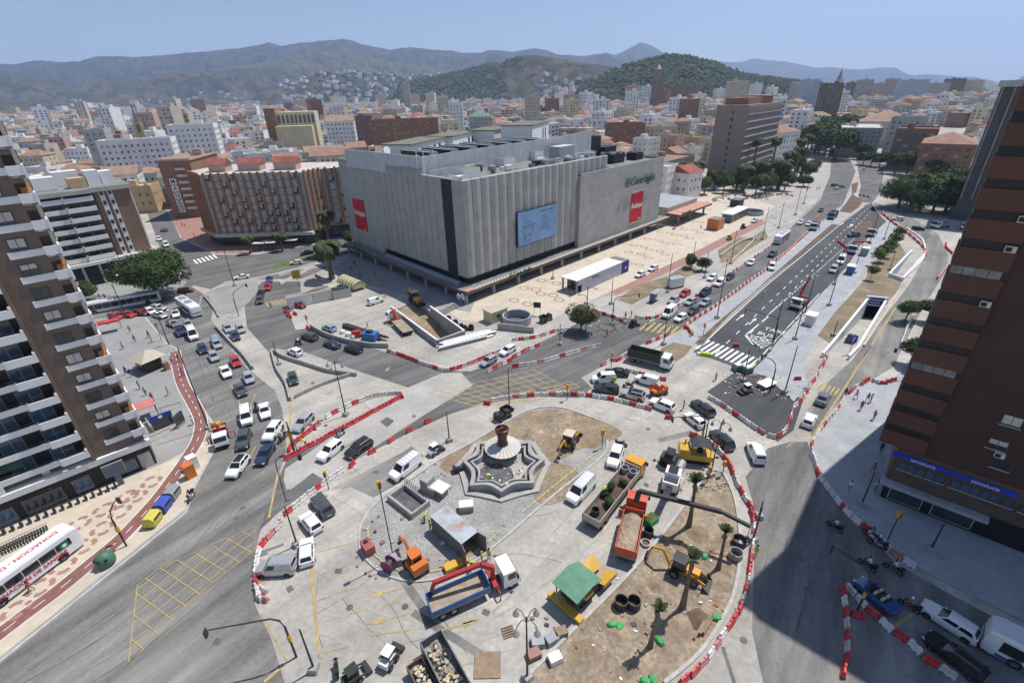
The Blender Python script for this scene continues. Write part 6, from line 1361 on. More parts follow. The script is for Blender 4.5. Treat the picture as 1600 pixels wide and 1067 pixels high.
# (kind, colour, crop, x, y, nose direction, where)
LST=[('hatch','dark grey','01',1015,362,-1,-.25,'alone in the side street below the letter sign'),('minivan','white','01',1030,455,.5,1,'parked by the corner pavement behind the white bus'),('hatch','white','01',985,418,.5,1,'half hidden behind the gable of the beige block'),('sedan','white','01',1495,655,-1,.15,'crossing beside the little paved island'),('hatch','dark red','01',1150,738,1,-.1,'in the shade under the big ficus'),('sedan','red','01',790,890,1,.1,'in front of the long articulated bus'),('hatch','red','01',725,898,1,.1,'behind the other red car by the bus stop'),('hatch','dark red','01',880,878,1,.1,'just ahead of the bus stop reds'),('estate','silver','01',985,846,1,.15,'at the head of the jam under the ficus'),('hatch','white','01',935,868,.9,.5,'behind the silver estate at the jam head'),('sedan','silver','01',992,892,1,.3,'third in the jam below the white hatchback'),('sedan','white','01',1090,884,.3,1,'taxi with yellow sign beside the white bus'),('hatch','grey','01',1073,945,1,.5,'just below the taxi in the jam'),('hatch','silver','01',1166,950,.4,1,'between the taxi and the tall white van'),('suv','dark blue','01',1118,995,.6,1,'beside the tall white van'),('bigvan','white','01',1196,1015,.45,1,'in the middle of the left-hand jam'),('hatch','light blue','01',1338,1050,.5,1,'in the lane by the low wall, left jam'),('hatch','silver','01',1410,975,.5,.7,'parked in the fenced bay, upper left'),('hatch','silver','01',1488,978,.5,.8,'parked in the fenced bay, upper right'),('hatch','dark blue','01',1455,1022,.5,.7,'parked in the fenced bay, lower'),('hatch','dark blue','02',1256,35,.5,1,'two cars above the white saloon in the left jam'),('hatch','silver','02',1326,82,.5,1,'directly above the white saloon in the left jam'),('hatch','red','02',1460,115,.5,1,'in the left-hand jam beside the low wall'),('sedan','white','02',1400,178,.5,1,'with plain roof in the left jam below the silver one'),('hatch','silver','02',1540,215,.5,1,'below the red hatchback in the left jam'),('sedan','dark grey','02',1490,290,.5,1,'below the white saloon in the left jam'),('glassvan','white','02',1528,455,.12,1,'near the front of the left jam'),('suv','dark grey','02',1512,600,-.25,1,'behind the black-roofed white SUV on the left road'),('roofsuv','white','02',1478,765,-.75,1,'turning left at the front of the left jam'),('hatch','silver','02',1345,5,.5,1,'by the low wall above the red hatchback'),('sedan','white','12',60,420,.2,1,'beside the white minibus, left jam'),('suv','white','12',110,548,-.7,1,'with sunroof waiting behind the motorcycle'),('estate','silver','12',295,492,-.75,.8,'between the yellow arrows and the red barrier tip'),('sedan','dark blue','12',60,690,-.6,1,'stopped at the yellow line below the white SUV'),('suv','white','12',465,668,-.9,.75,'leading the pair between the red barrier rows'),('suv','black','12',640,652,-.95,.68,'following the white one between the red barrier rows'),('van','white','12',928,775,-.95,.72,'with dark side windows beside the fountain island'),('hatch','dark green','12',232,220,.25,1,'parked alone in the walled pale bay'),('hatch','white','12',245,52,-1,-.45,'passing the end of the concrete wall'),('sedan','dark blue','12',472,6,-1,-.4,'between the two dark cars on the middle road'),('suv','black','12',605,35,-1,-.35,'last of the three dark cars on the middle road'),('suv','dark grey','12',415,1008,-.6,-.8,'with black roof bars parked inside the roundabout'),('hatch','silver','12',1436,110,-1,.6,'alone between the barrier rows below the pipes'),('hatch','white','12',1555,45,-1,.6,'behind the silver one between the barrier rows'),('hatch','white','13',345,95,-.65,-.8,'parked below the black-roofed jeep'),('hatch','white','13',320,275,.0,-1,'parked nose up beside the bare post'),('rackvan','silver','13',135,375,-1,.05,'parked by the left barrier curve'),('sedan','black','22',645,182,-1,-.05,'behind the green tailed van by the roundabout'),('minivan','white','22',563,220,-1,.05,'with lime green tail by the roundabout'),('estate','black','22',580,282,-1,-.1,'below the lime tailed van at the roundabout'),('minivan','white','22',830,232,-1,-.3,'beside the motorcycle rider near the dumper'),('roofsuv','silver','22',745,320,-1,-.25,'with black roof at the roundabout barrier'),('suv','white','22',925,385,-1,-.4,'nosing along the end of the roundabout barrier'),('estate','black','22',1175,402,-.9,-.7,'near the walking worker, right of the roundabout'),('hatch','white','22',1125,476,-.9,-.7,'in front of the black estates right of the roundabout'),('suv','black','22',1290,602,-.8,-.8,'with roof rails beside the yellow paver'),('minivan','white','22',1500,680,-.45,-1,'with printed door heading to the roundabout'),('suv','white','22',635,705,-.35,1,'parked behind the yellow truck cab'),('van','white','22',425,912,-.75,.8,'with long body parked along the fountain kerb'),('hatch','white','21',790,640,-1,.5,'left of the pair beside the plaza'),('hatch','white','21',870,602,-1,.5,'right of the pair beside the plaza'),('hatch','white','21',1235,660,-1,.65,'behind the red hatchback lane in the avenue queue'),('hatch','dark blue','21',1340,655,-1,.65,'beside the white small van in the avenue queue'),('minivan','white','21',1280,695,-1,.7,'in the middle of the avenue queue'),('suv','black','21',1190,752,-1,.65,'between the red and the white in the avenue queue'),('hatch','red','21',1065,758,-1,.6,'in the avenue queue next to the barrier'),('hatch','silver','21',995,800,-1,.6,'ahead of the red hatchback in the avenue queue'),('hatch','silver','21',1100,810,-1,.6,'in the middle lane level with the light blue one'),('hatch','light blue','21',1192,815,-1,.6,'in the right lane of the avenue queue'),('hatch','dark grey','21',1115,865,-1,.6,'just ahead of the light blue one in the avenue queue'),('bigvan','white','21',970,882,-.9,.75,'leading the avenue queue at the yellow crossing'),('hatch','white','21',1040,910,-1,.6,'in front right at the yellow crossing'),('hatch','white','21',1475,567,-1,.8,'driving alone up the queue carriageway'),('hatch','white','21',1497,305,-1,.5,'on the service lane near the orange kiosk'),('hatch','white','31',200,316,-.9,.7,'left of the pair ahead of the white truck'),('hatch','white','31',248,326,-.6,1,'right of the pair ahead of the white truck'),('suv','dark grey','31',25,515,-.9,.7,'behind the blue and white city bus'),('minivan','white','31',20,595,-.2,1,'standing between barriers by the median'),('hatch','blue','31',410,84,1,-.1,'police patrol at the far crossing'),('hatch','white','31',425,104,1,-.1,'below the police patrol at the far crossing'),('hatch','grey','31',450,94,1,-.1,'right of the police patrol at the far crossing'),('hatch','dark grey','31',325,240,-.9,.8,'behind the crane lorry on the far carriageway'),('suv','dark grey','31',525,395,-1,.1,'works pick-up on the new asphalt'),('bigvan','white','31',448,556,-.7,1,'tipper van behind the silver one on the new asphalt'),('minivan','silver','31',400,612,-.6,1,'parked along the right kerb of the new asphalt'),('hatch','white','31',800,294,-1,-.1,'coming out of the tree shade'),('hatch','black','31',925,354,1,.1,'driving beneath the street trees'),('sedan','grey','32',335,342,.6,-1,'driving over the yellow crossing past the pedestrians'),('hatch','white','32',250,478,.5,-1,'following the grey saloon up the right road'),('estate','white','33',1105,705,-.85,-.55,'waiting in the building shadow before the city bus'),('estate','black','33',1140,920,-.85,-.65,'in the deep shadow by the red and white barriers'),('sedan','blue','11',85,670,-.3,1,'first of the four cars at the left curve'),('hatch','red','11',75,718,-.4,1,'second of the four cars at the left curve'),('hatch','black','11',32,764,-.4,1,'third of the four cars at the left curve'),('hatch','dark grey','11',26,800,-.1,1,'last of the four cars at the left curve'),('hatch','white','11',250,565,-1,.1,'beside the green verge near the palms'),('sedan','black','11',315,505,-1,.2,'on the far side of the green verge'),('hatch','light blue','11',455,972,-1,-.4,'parked inside the fenced compound by the white bags'),('suv','dark grey','11',335,1026,-1,-.35,'first of the three dark cars on the middle road'),('minivan','white','11',740,806,1,-.35,'panel van on the pale apron before the store'),('hatch','dark red','11',268,830,1,.2,'parked behind the site cabins'),('hatch','white','30',590,1052,.05,-1,'heading away on the far avenue'),('hatch','white','30',545,945,1,.1,'at the far roundabout by the park trees'),('hatch','silver','30',600,960,1,.1,'right of the white one at the far roundabout'),('hatch','black','30',490,940,1,.2,'left of the white one at the far roundabout')]
for t in LST:car(*t)
car('sedan','black','31',523,1000,.55,-1,'driving down the car ramp behind the parking sign',-1.35,.10)
tx=[o for o in D.objects if o.get('label','').find('taxi with yellow')>=0][0];b=MB();b.bx(-.3,.1,-.3,.3,1.46,1.62);b.build('roof_sign',mat('amber',(.8,.45,.03),.5),tx)
gv=[o for o in D.objects if 'lime green tail' in o.get('label','')][0];b=MB();b.bx(-2.214,-1.2,-.93,.93,.5,1.3);b.build('tail_band',mat('lime',(.35,.5,.06),.4),gv)
for r_ in list(CP.values()):
 for ch in list(r_.children):D.objects.remove(ch)
 D.objects.remove(r_)
# convertible
def open_car(cr,x,y,dx,dy,label):
 p=GQ(cr,x,y);a=ang_of(p,GQ(cr,x+dx*12,y+dy*12));r=thing('convertible',label,'car',p,a)
 st=[(-2.15,.32,.6,.72,.8),(-2.,.24,.62,.9,.95),(-1.2,.2,.63,.95,1.),(.5,.2,.63,.93,1.),(1.7,.2,.6,.85,.96),(2.1,.28,.5,.6,.76)]
 b=MB();b.loft(body_loft(st,1.8));me=b.mesh('body',PAINT['blue'],True,30);fix_normals(me);put('body',me,r)
 b=MB();b.bx(-1.1,.5,-.68,.68,.98,.99);b.build('interior',M['plastic'],r);b=MB()
 for x in(-.75,.0):
  for y_ in(-.36,.36):b.bx(x-.1,x+.1,y_-.25,y_+.25,.991,1.3)
 o=b.build('seat',M['w_beige'],r);b=MB();b.add([(.95,-.75,.95),(.95,.75,.95),(.5,.62,1.38),(.5,-.62,1.38)],[(0,1,2,3)]);b.build('windscreen',M['car_glass'],r)
 for sx in(-1.32,1.32):
  for sy in(-.81,.81):put('wheel',WH[.33],r,(sx,sy,.33))
 for sy in(-.6,.6):
  b=MB();b.box(2.0,sy,.58,.2,.3,.12);b.build('headlight',M['lamp_white'],r);b=MB();b.box(-2.1,sy,.66,.1,.3,.14);b.build('tail_light',M['lamp_red'],r)
open_car('33',660,545,-.85,-.75,'blue open-topped convertible in the building shadow beside the barrier point')
# buses
def bus(p,a,L,label,band,roofm='white',W=2.5,H=3.0,coach=False,pods=True,name='city_bus',grp=None):
 r=thing(name,label,'bus',p,a);F=L/2;m=PAINT[band] if band else PAINT['white']
 b=MB();secs=[[(x,-W/2*k_,zl),(x,-W/2*k_,zt-.25),(x,-W/2*k_*.88,zt),(x,W/2*k_*.88,zt),(x,W/2*k_,zt-.25),(x,W/2*k_,zl)] for x,k_,zl,zt in((-F,.9,.45,H-.25),(-F+.2,1,.35,H),(F-.7,1,.35,H),(F-.12,.94,.4,H-.18),(F,.86,.5,H-.6))]
 b.loft(secs);me=b.mesh('body',M['bus_white'],True,30);fix_normals(me);put('body',me,r)
 z0,z1=(1.5,2.45) if coach else(1.15,2.45)
 for sy in(-1,1):
  n=int((L-1.5)/1.6)
  for i in range(n):
   x0=-F+.6+i*(L-1.6)/n;b=MB();b.bx(x0,x0+(L-1.6)/n-.09,sy*(W/2+.005),sy*(W/2+.03),z0,z1);b.build('side_window',M['car_glass'],r)
  for x in(F-2.4,-F+3.0):
   put('wheel',WH[.5],r,(x,sy*(W/2-.12),.5));ar=MB();ar.add([(x+.6*math.cos(pi*i/12),sy*(W/2+.004),.5+.6*math.sin(pi*i/12)) for i in range(13)],[tuple(range(13))[::-sy]]);ar.build('wheel_arch',M['plastic'],r)
  b=MB();b.box(F-.05,sy*W*.36,.8,.16,.4,.25);b.build('headlight',M['lamp_white'],r)
  if band:b=MB();b.bx(-F+.3,-F+L*.45,sy*(W/2+.006),sy*(W/2+.012),.4,1.12);b.bx(-F+L*.45,F-1,sy*(W/2+.006),sy*(W/2+.012),.4,.75);b.build('colour_band',m,r)
 b=MB();b.add([(F-.04,-W*.42,1.15),(F-.04,W*.42,1.15),(F-.11,W*.4,H-.45),(F-.11,-W*.4,H-.45)],[(0,1,2,3)]);o=b.build('windscreen',M['car_glass'],r,loc=(.05,0,0))
 b=MB();b.bx(-F-.02,-F+.1,-W*.36,W*.36,1.5,H-.5);b.build('rear_window',M['car_glass'],r)
 if pods:
  for x in(-F*.5,F*.2):b=MB();b.bx(x-1.2,x+1.0,-.7,.7,H+.002,H+.2);b.build('roof_unit',M['metal'] if not coach else M['bus_white'],r)
 return r
M['bus_white']=mat('bus white',(.74,.75,.76),.35,var=.04,scale=.5,spec=.5,coat=.4,dirt=(.55,.55,.55),dirt_scale=.5,dirt_amt=.3)
f0,f1=GQ('03',15,605),GQ('03',385,328);a=ang_of(f0,f1);d=Vector((math.cos(a),math.sin(a)));nrm=Vector((-d.y,d.x));c=(Vector(f0)+Vector(f1))/2+nrm*1.15
cb_=bus((c.x,c.y,.14),a,11.4,'white blood donation coach with red lettering parked on the patterned pavement',None,coach=True,H=3.25,pods=False,name='coach')
M['red_letter']=mat('red letters',(.50,.03,.05),.5,var=.03)
text_on('lettering','DONACIÓN DE SANGRE',cb_,(.2,-1.29,1.05),(pi/2,0,0),M['red_letter'],.66,.004,bold=.012)
text_on('lettering','DONACION - DE SANGRE',cb_,(-.2,-.1,3.27),(0,0,pi),M['red_letter'],.78,.004,bold=.012)
b=MB();b.bx(3.5,4.3,-1.285,-1.265,1.5,2.3);em=b.build('emblem_panel',mat('emblem green',(.01,.22,.12),.4),cb_)
b=MB();b.lathe(0,0,[(.0,0),(.22,0),(.22,.008),(.0,.008)],12);b.build('emblem',M['white'],em,loc=(3.9,-1.287,1.9),rot=(pi/2,0,0))
p,q=GQ('01',1112,815),GQ('01',1245,905);c=((p[0]+q[0])/2,(p[1]+q[1])/2);bus((*c,0),ang_of(p,q),11.5,'white city bus with dark windows turning in front of the big ficus',None)
p,q=GQ('01',600,862),GQ('01',930,800);c=((p[0]+q[0])/2,(p[1]+q[1])/2)
bus((*c,0),ang_of(q,p),17,'long white articulated bus at the stop under the ficus',None)
p,q=GQ('31',118,395),GQ('31',40,452);bus(((p[0]+q[0])/2,(p[1]+q[1])/2,0),ang_of(p,q),11,'white and blue city bus coming down the avenue','sky blue')
p,q=GQ('33',1300,800),GQ('33',1700,1010);a=ang_of(q,p);L_=12;bus((p[0]-math.cos(a)*L_/2,p[1]-math.sin(a)*L_/2,0),a,L_,'white bus with blue skirt in the shadow behind the white estate','blue')
p,q=G(525,360),G(560,354);bus((*p,0),ang_of(q,p),11,'blue striped white bus passing behind the left edge of the store','blue')
# trucks
M['orange']=mat('orange machine paint',(.62,.17,.03),.4,var=.06,dirt=(.35,.16,.08),dirt_scale=1.2,dirt_amt=.5,spec=.4);M['yellow']=mat('yellow machine paint',(.62,.36,.04),.4,var=.06,dirt=(.35,.25,.12),dirt_scale=1.2,dirt_amt=.5,spec=.4)
M['amber']=mat('amber cab paint',(.70,.33,.03),.35,var=.05,spec=.4,dirt=(.5,.3,.1),dirt_scale=1.,dirt_amt=.3);M['redm']=mat('red machine paint',(.42,.035,.03),.4,var=.08,dirt=(.25,.06,.05),dirt_scale=1.3,dirt_amt=.5,spec=.4)
M['orangered']=mat('orange red paint',(.58,.085,.03),.4,var=.06,dirt=(.35,.08,.04),dirt_scale=1.2,dirt_amt=.5,spec=.4);M['bedblue']=mat('blue bed paint',(.05,.14,.36),.45,var=.06,dirt=(.1,.16,.27),dirt_scale=1.,dirt_amt=.5)
M['wood']=mat('old planks',(.30,.22,.15),.9,var=.2,scale=2.,dirt=(.2,.14,.1),dirt_scale=1.,dirt_amt=.6,fine=(8.,.2));M['darkgreen']=mat('dark green paint',(.03,.05,.04),.5,var=.1);M['steel']=mat('dark steel',(.05,.05,.052),.55,metal=.3,var=.15)
M['tan']=mat('dusty bed',(.36,.29,.21),.9,var=.15,dirt=(.22,.17,.12),dirt_scale=.8,dirt_amt=.6,fine=(3.,.15));M['rubble']=mat('rubble',(.32,.29,.25),.95,var=.3,scale=2.,fine=(5.,.3),bump=.5)
def truck(cr,x,y,dx,dy,label,L,cabm,bed=None,bedm=None,sides=.6,load=None,crane=None,name='lorry',W=2.45,cabL=2.0,cabH=2.7,chass=True,tanks=False):
 p=GQ(cr,x,y);a=ang_of(p,GQ(cr,x+dx*12,y+dy*12));r=thing(name,label,'truck',p,a);F=L/2
 b=MB();b.bx(-F,F-.3,-.45,.45,.55,.95);b.build('chassis',M['steel'],r)
 b=MB();secs=[[(xx,-W/2*k_,zl),(xx,-W/2*k_,zt),(xx,W/2*k_,zt),(xx,W/2*k_,zl)] for xx,k_,zl,zt in((F-cabL,1,.6,cabH-.05),(F-cabL+.15,1,.6,cabH),(F-.55,1,.6,cabH),(F-.1,.97,.6,1.55),(F,.92,.65,1.3))]
 b.loft(secs);me=b.mesh('cab',cabm,True,30);fix_normals(me);cab=put('cab',me,r)
 b=MB();b.add([(F-.085,-W*.44,1.55),(F-.085,W*.44,1.55),(F-.5,W*.44,cabH-.16),(F-.5,-W*.44,cabH-.16)],[(0,1,2,3)]);b.build('windscreen',M['car_glass'],cab,loc=(.04,0,.01))
 for sy in(-1,1):
  b=MB();b.bx(F-cabL+.5,F-.62,sy*(W/2+.002),sy*(W/2+.02),1.6,cabH-.25);b.build('side_window',M['car_glass'],cab)
  b=MB();b.bx(F-.5,F-.35,sy*(W/2+.05),sy*(W/2+.3),1.6,2.2);b.build('mirror',M['plastic'],cab);b=MB();b.box(F-.02,sy*W*.36,.75,.12,.4,.22);b.build('headlight',M['lamp_white'],cab)
  for xx in([F-1.1,-F+1.1,-F+2.3] if L>7 else[F-1.,-F+1.1]):put('wheel',WH[.5],r,(xx,sy*(W/2-.17),.5))
 b=MB();b.bx(F-.1,F+.06,-W*.46,W*.46,.5,.85);b.build('bumper',M['plastic'],cab)
 x0,x1=-F,F-cabL-.25-(1.3 if crane else 0)
 if bed:
  b=MB();b.bx(x0,x1,-W/2,W/2,1.0,1.2);b.build('bed_floor',M['tan'] if not load else M['rubble'],r);zz=1.2
  if sides>0:
   for nm,q in(('side_board',(x0,x1,-W/2,-W/2+.09)),('side_board',(x0,x1,W/2-.09,W/2)),('tail_board',(x0,x0+.09,-W/2+.091,W/2-.091)),('head_board',(x1-.09,x1,-W/2+.091,W/2-.091))):
    b=MB();b.bx(q[0],q[1],q[2],q[3],1.201,1.2+sides+(.35 if nm=='head_board' else 0))
    if sides>.9:
     if nm=='side_board':
      for i in range(int((x1-x0)/.9)):yy=q[2]-.06 if q[2]<0 else q[3];b.bx(x0+.3+i*.9,x0+.42+i*.9,yy,yy+.06,1.15,1.2+sides-.05)
    b.build(nm,bedm,r)
  if load:
   b=MB();nx,ny=14,7;rr=random.Random(int(x));vs=[(x0+.12+(x1-x0-.24)*i/nx,-W/2+.12+(W-.24)*j/ny,1.25+(sides*load[1])*(.35+.65*math.sin(pi*(j+.5)/(ny+1))*(.8+.4*noise.noise(Vector((i*.5,j*.6,x)))))+rr.uniform(-.05,.05)) for i in range(nx+1) for j in range(ny+1)]
   b.add(vs,[(i*(ny+1)+j,(i+1)*(ny+1)+j,(i+1)*(ny+1)+j+1,i*(ny+1)+j+1) for i in range(nx) for j in range(ny)]);b.build('load',M[load[0]],r,fix=True)
 if crane:
  xx=F-cabL-.75;b=MB();b.bx(xx-.35,xx+.35,-1.1,1.1,.95,1.35);b.cyl(xx,0,1.35,3.1,.28,.24,10);b.build('crane_base',crane['m'],r)
  pts=[(xx,0,3.0)]+crane['pts'];b=MB()
  for i,(s_,e_) in enumerate(zip(pts,pts[1:])):b.beam(s_,e_,.46-.06*i,.52-.08*i)
  b.build('crane_boom',crane['bm'],r)
  e_=pts[-1];b=MB();b.tube([e_,(e_[0],e_[1],e_[2]-crane.get('drop',.6))],.03,4);b.box(e_[0],e_[1],e_[2]-crane.get('drop',.6)-.3,.3,.3,.3);b.build('hook',M['steel'],r)
  for sy in(-1,1):b=MB();b.tube([(xx,sy*1.1,1.1),(xx,sy*1.9,1.1),(xx,sy*1.9,.05)],.09,6);b.build('outrigger',crane['m'],r)
 return r
W_=PAINT['white']
truck('22',850,112,1,.25,'dark green tipper lorry with white cab backed to the junction',8.6,W_,True,M['darkgreen'],1.5,None)
truck('22',640,935,.62,-.78,'long flatbed lorry with amber cab carrying pipes and uprooted plants',13.5,M['amber'],True,M['beige'],.9,('soil',.35))
truck('22',735,1290-140,.22,-1,'orange red crane lorry with a tipper bed of earth and a long black boom',9.6,M['orangered'],True,M['orangered'],1.2,('tan',.95),{'m':M['orangered'],'bm':M['steel'],'pts':[(2.4,-.2,4.6),(1.8,-9.5,5.1),(1.2,-12.5,4.6)],'drop':1.6})
truck('13',1350,520,.93,-.42,'white-cabbed crane lorry with red folding boom and open blue bed',10.,W_,True,M['bedblue'],.7,None,{'m':M['redm'],'bm':M['redm'],'pts':[(1.0,.3,3.9),(-3.9,.9,3.3),(-4.3,1.,2.2)],'drop':.4})
truck('31',185,825,-.85,.75,'white lorry with raised red loader crane on the new asphalt',6.5,W_,True,M['redm'],.4,None,{'m':M['redm'],'bm':M['redm'],'pts':[(-.4,.2,5.2),(-1.6,.6,7.2)],'drop':.3})
truck('31',285,345,-.65,.9,'white-cabbed lorry with orange crane in the far carriageway',8.5,W_,True,M['bedblue'],.5,None,{'m':M['orange'],'bm':M['orange'],'pts':[(.4,0,4.2),(-2.5,.2,4.6)],'drop':.4})
truck('31',395,280,-.8,.7,'grey green tipper lorry beside the orange-craned one',8,PAINT['grey'],True,M['darkgreen'],1.2,('soil',.8))
truck('31',640,385,-.7,.85,'flat white lorry laden with planks near the soil bed',7.5,W_,True,M['beige'],.3,('wood',.8))
truck('31',515,490,-.3,1,'white lorry with red crane stretched left over the new asphalt',6.5,W_,True,M['redm'],.4,None,{'m':M['redm'],'bm':M['redm'],'pts':[(.6,.3,3.6),(.2,4.2,4.0)],'drop':.3})
truck('11',890,955,-.62,-.6,'flatbed lorry with white and orange cab and bare plank deck beside the excavation',11,W_,True,M['wood'],.0,None,{'m':M['orangered'],'bm':M['orangered'],'pts':[(3.5,-.5,3.2),(3.7,.8,2.6)],'drop':.2})
truck('02',1375,585,.1,1,'small white recovery lorry with folded red arm by the left kerb',5.5,W_,True,M['redm'],.3,None,{'m':M['redm'],'bm':M['amber'],'pts':[(-.6,.4,3.),(-2.,-.9,2.2)],'drop':.2},W=2.0,cabH=2.3)
truck('31',1060,340,-.9,.1,'white works lorry parked in the shade of the street trees',7,W_,True,M['metal'],.6);truck('31',1215,345,-.4,.9,'pale lorry half hidden by the brick balconies under the trees',7,W_,True,M['metal'],.6)
# ================================================================= construction machines
def mach(name,label,cr,x,y,dx,dy,cat='machine'):
 p=GQ(cr,x,y);return thing(name,label,cat,p,ang_of(p,GQ(cr,x+dx*12,y+dy*12)))
def glass_cab(r,x0,x1,w,z0,z1,m,roofm=None):
 b=MB()
 for xx in(x0,x1):
  for yy in(-w/2,w/2):b.box(xx,yy,z0,.1,.1,z1-z0)
 b.build('cab_frame',m,r);b=MB();b.bx(x0+.06,x1-.06,-w/2+.03,w/2-.03,z0,z1-.02);b.build('cab_glass',M['car_glass'],r);b=MB();b.bx(x0-.12,x1+.15,-w/2-.1,w/2+.1,z1,z1+.14);b.build('cab_roof',roofm or m,r)
def tracks(r,L,gap,w=.35,h=.55):
 for sy in(-1,1):
  b=MB();n=8;sec=[(L/2-h/2+h/2*math.cos(t),h/2+h/2*math.sin(t)) for t in np.linspace(-pi/2,pi/2,n)]+[(-L/2+h/2+h/2*math.cos(t),h/2+h/2*math.sin(t)) for t in np.linspace(pi/2,3*pi/2,n)]
  b.loft([[(x,sy*gap/2-w/2,z) for x,z in sec],[(x,sy*gap/2+w/2,z) for x,z in sec]]);b.build('track',M['tyre'],r,fix=True)
  for i in range(4):b=MB();b.cyl(0,0,-w/2-.02,w/2+.02,h*.3,h*.3,10);b.build('roller',M['steel'],r,loc=(-L/2+h/2+i*(L-h)/3,sy*gap/2,h/2),rot=(pi/2,0,0))
def arm(r,name,pts,w,m,bucket=.6,bm=None):
 b=MB()
 for i,(s_,e_) in enumerate(zip(pts,pts[1:])):b.beam(s_,e_,w*(1-.12*i),w*1.4*(1-.15*i))
 b.build(name,m,r);e_=pts[-1];b=MB();k=bucket
 b.add([(e_[0]-k*.3,e_[1]-k*.6,e_[2]+k*.3),(e_[0]-k*.3,e_[1]+k*.6,e_[2]+k*.3),(e_[0]-k*.7,e_[1]+k*.6,e_[2]-k*.5),(e_[0]-k*.7,e_[1]-k*.6,e_[2]-k*.5),(e_[0]+k*.3,e_[1]-k*.6,e_[2]-k*.6),(e_[0]+k*.3,e_[1]+k*.6,e_[2]-k*.6)],[(0,1,2,3),(3,2,5,4),(0,3,4),(1,5,2)]);b.build('bucket',bm or M['steel'],r)
# orange mini digger in the fountain island
r=mach('mini_excavator','orange mini digger on black tracks in the fountain island','13',995,365,-.55,-.75,'digger');tracks(r,2.6,1.5)
b=MB();b.bx(-1.3,.9,-.95,.95,.62,1.3);b.bx(-1.3,-.5,-.93,.93,1.301,1.75);b.build('body',M['orange'],r);glass_cab(r,-.4,.8,1.1,1.3,2.5,M['orange']);arm(r,'boom',[(1.0,0,1.2),(2.1,.1,2.9),(3.3,.1,2.6),(3.9,.1,1.2)],.26,M['orange'],.45);b=MB();b.bx(1.6,1.75,-.95,.95,.1,.5);b.build('dozer_blade',M['steel'],r)
# yellow backhoe loader on the sand
def backhoe(label,cr,x,y,dx,dy,m,s=1.):
 r=mach('backhoe_loader',label,cr,x,y,dx,dy,'digger');r.scale=(s,s,s)
 b=MB();b.bx(-1.3,2.0,-.5,.5,.7,1.15);b.bx(.5,2.1,-.48,.48,1.151,1.75);b.build('body',m,r);glass_cab(r,-1.1,.45,1.5,1.15,2.7,M['steel'],M['steel'] if m is M['amber'] else M['w_cream'])
 for xx,rr in((-.75,.62),(1.7,.5)):
  for sy in(-1,1):put('wheel',WH[rr],r,(xx,sy*.95,rr))
 b=MB();b.beam((.6,-.62,1.5),(2.9,-.62,.7),.14,.3);b.beam((.6,.62,1.5),(2.9,.62,.7),.14,.3);b.build('loader_arm',m,r)
 b=MB();b.add([(2.8,-1.15,.9),(2.8,1.15,.9),(2.75,1.15,.15),(2.75,-1.15,.15),(3.6,-1.15,.1),(3.6,1.15,.1)],[(0,1,2,3),(3,2,5,4),(0,3,4),(1,5,2)]);b.build('front_bucket',M['steel'],r)
 arm(r,'rear_boom',[(-1.6,0,1.0),(-2.6,0,2.9),(-4.0,.2,2.3),(-4.4,.2,.9)],.24,m,.5)
 for sy in(-1,1):b=MB();b.tube([(-1.5,sy*.6,.9),(-1.7,sy*1.2,.06)],.08);b.build('stabiliser',M['steel'],r)
 return r
backhoe('yellow digger loader with pale cab roof working on the sand by the fountain','22',355,615,.45,-.75,M['yellow'],.92);backhoe('orange yellow digger loader with dark cab on the palm sand bed','23',1045,395,.75,.35,M['amber'],.88);backhoe('dusty yellow digger in the shade before the store','11',985,800,.6,.5,M['yellow'],1.1)
# road paver with green canopy
r=mach('road_paver','yellow road paver with a folded green canopy roof','23',440,500,.72,-.72);tracks(r,3.6,1.9,.4,.7)
b=MB();b.bx(-2.4,1.2,-1.1,1.1,.72,1.6);b.build('body',M['steel'],r)
b=MB();b.add([(-3.2,-1.7,2.9),(-.7,-1.7,3.2),(-.7,1.7,3.2),(-3.2,1.7,2.9),(1.0,-1.6,2.5),(1.0,1.6,2.5),(-3.2,-1.7,2.82),(-.7,-1.7,3.12),(-.7,1.7,3.12),(-3.2,1.7,2.82),(1.,-1.6,2.42),(1.,1.6,2.42)],[(0,1,2,3),(1,4,5,2),(9,8,7,6),(8,11,10,7),(0,6,7,1),(1,7,10,4),(3,2,8,9),(2,5,11,8),(0,3,9,6),(4,10,11,5)]);b.build('canopy',mat('green canopy',(.10,.24,.15),.6,var=.12,dirt=(.2,.3,.22),dirt_scale=.8,dirt_amt=.5),r)
b=MB()
for x in(-2.9,.7):
 for y in(-1.3,1.3):b.box(x,y,1.5,.09,.09,1.25 if x<0 else .95)
b.build('canopy_post',M['steel'],r)
b=MB()
for sy in(-1,1):b.add([(1.3,sy*.3,.8),(3.6,sy*.3,.6),(3.6,sy*1.7,1.3),(1.3,sy*1.7,1.4),(1.3,sy*1.7,.8),(3.6,sy*1.7,.7)],[(0,1,2,3),(3,2,5,4)])
b.build('hopper',M['yellow'],r);b=MB();b.bx(-3.3,-2.5,-2.2,2.2,.1,.6);b.build('screed',M['yellow'],r);b=MB();b.bx(-1.6,-.4,-1.6,-1.1,1.601,2.1);b.bx(-1.6,-.4,1.1,1.6,1.601,2.1);b.build('operator_seat',M['yellow'],r)
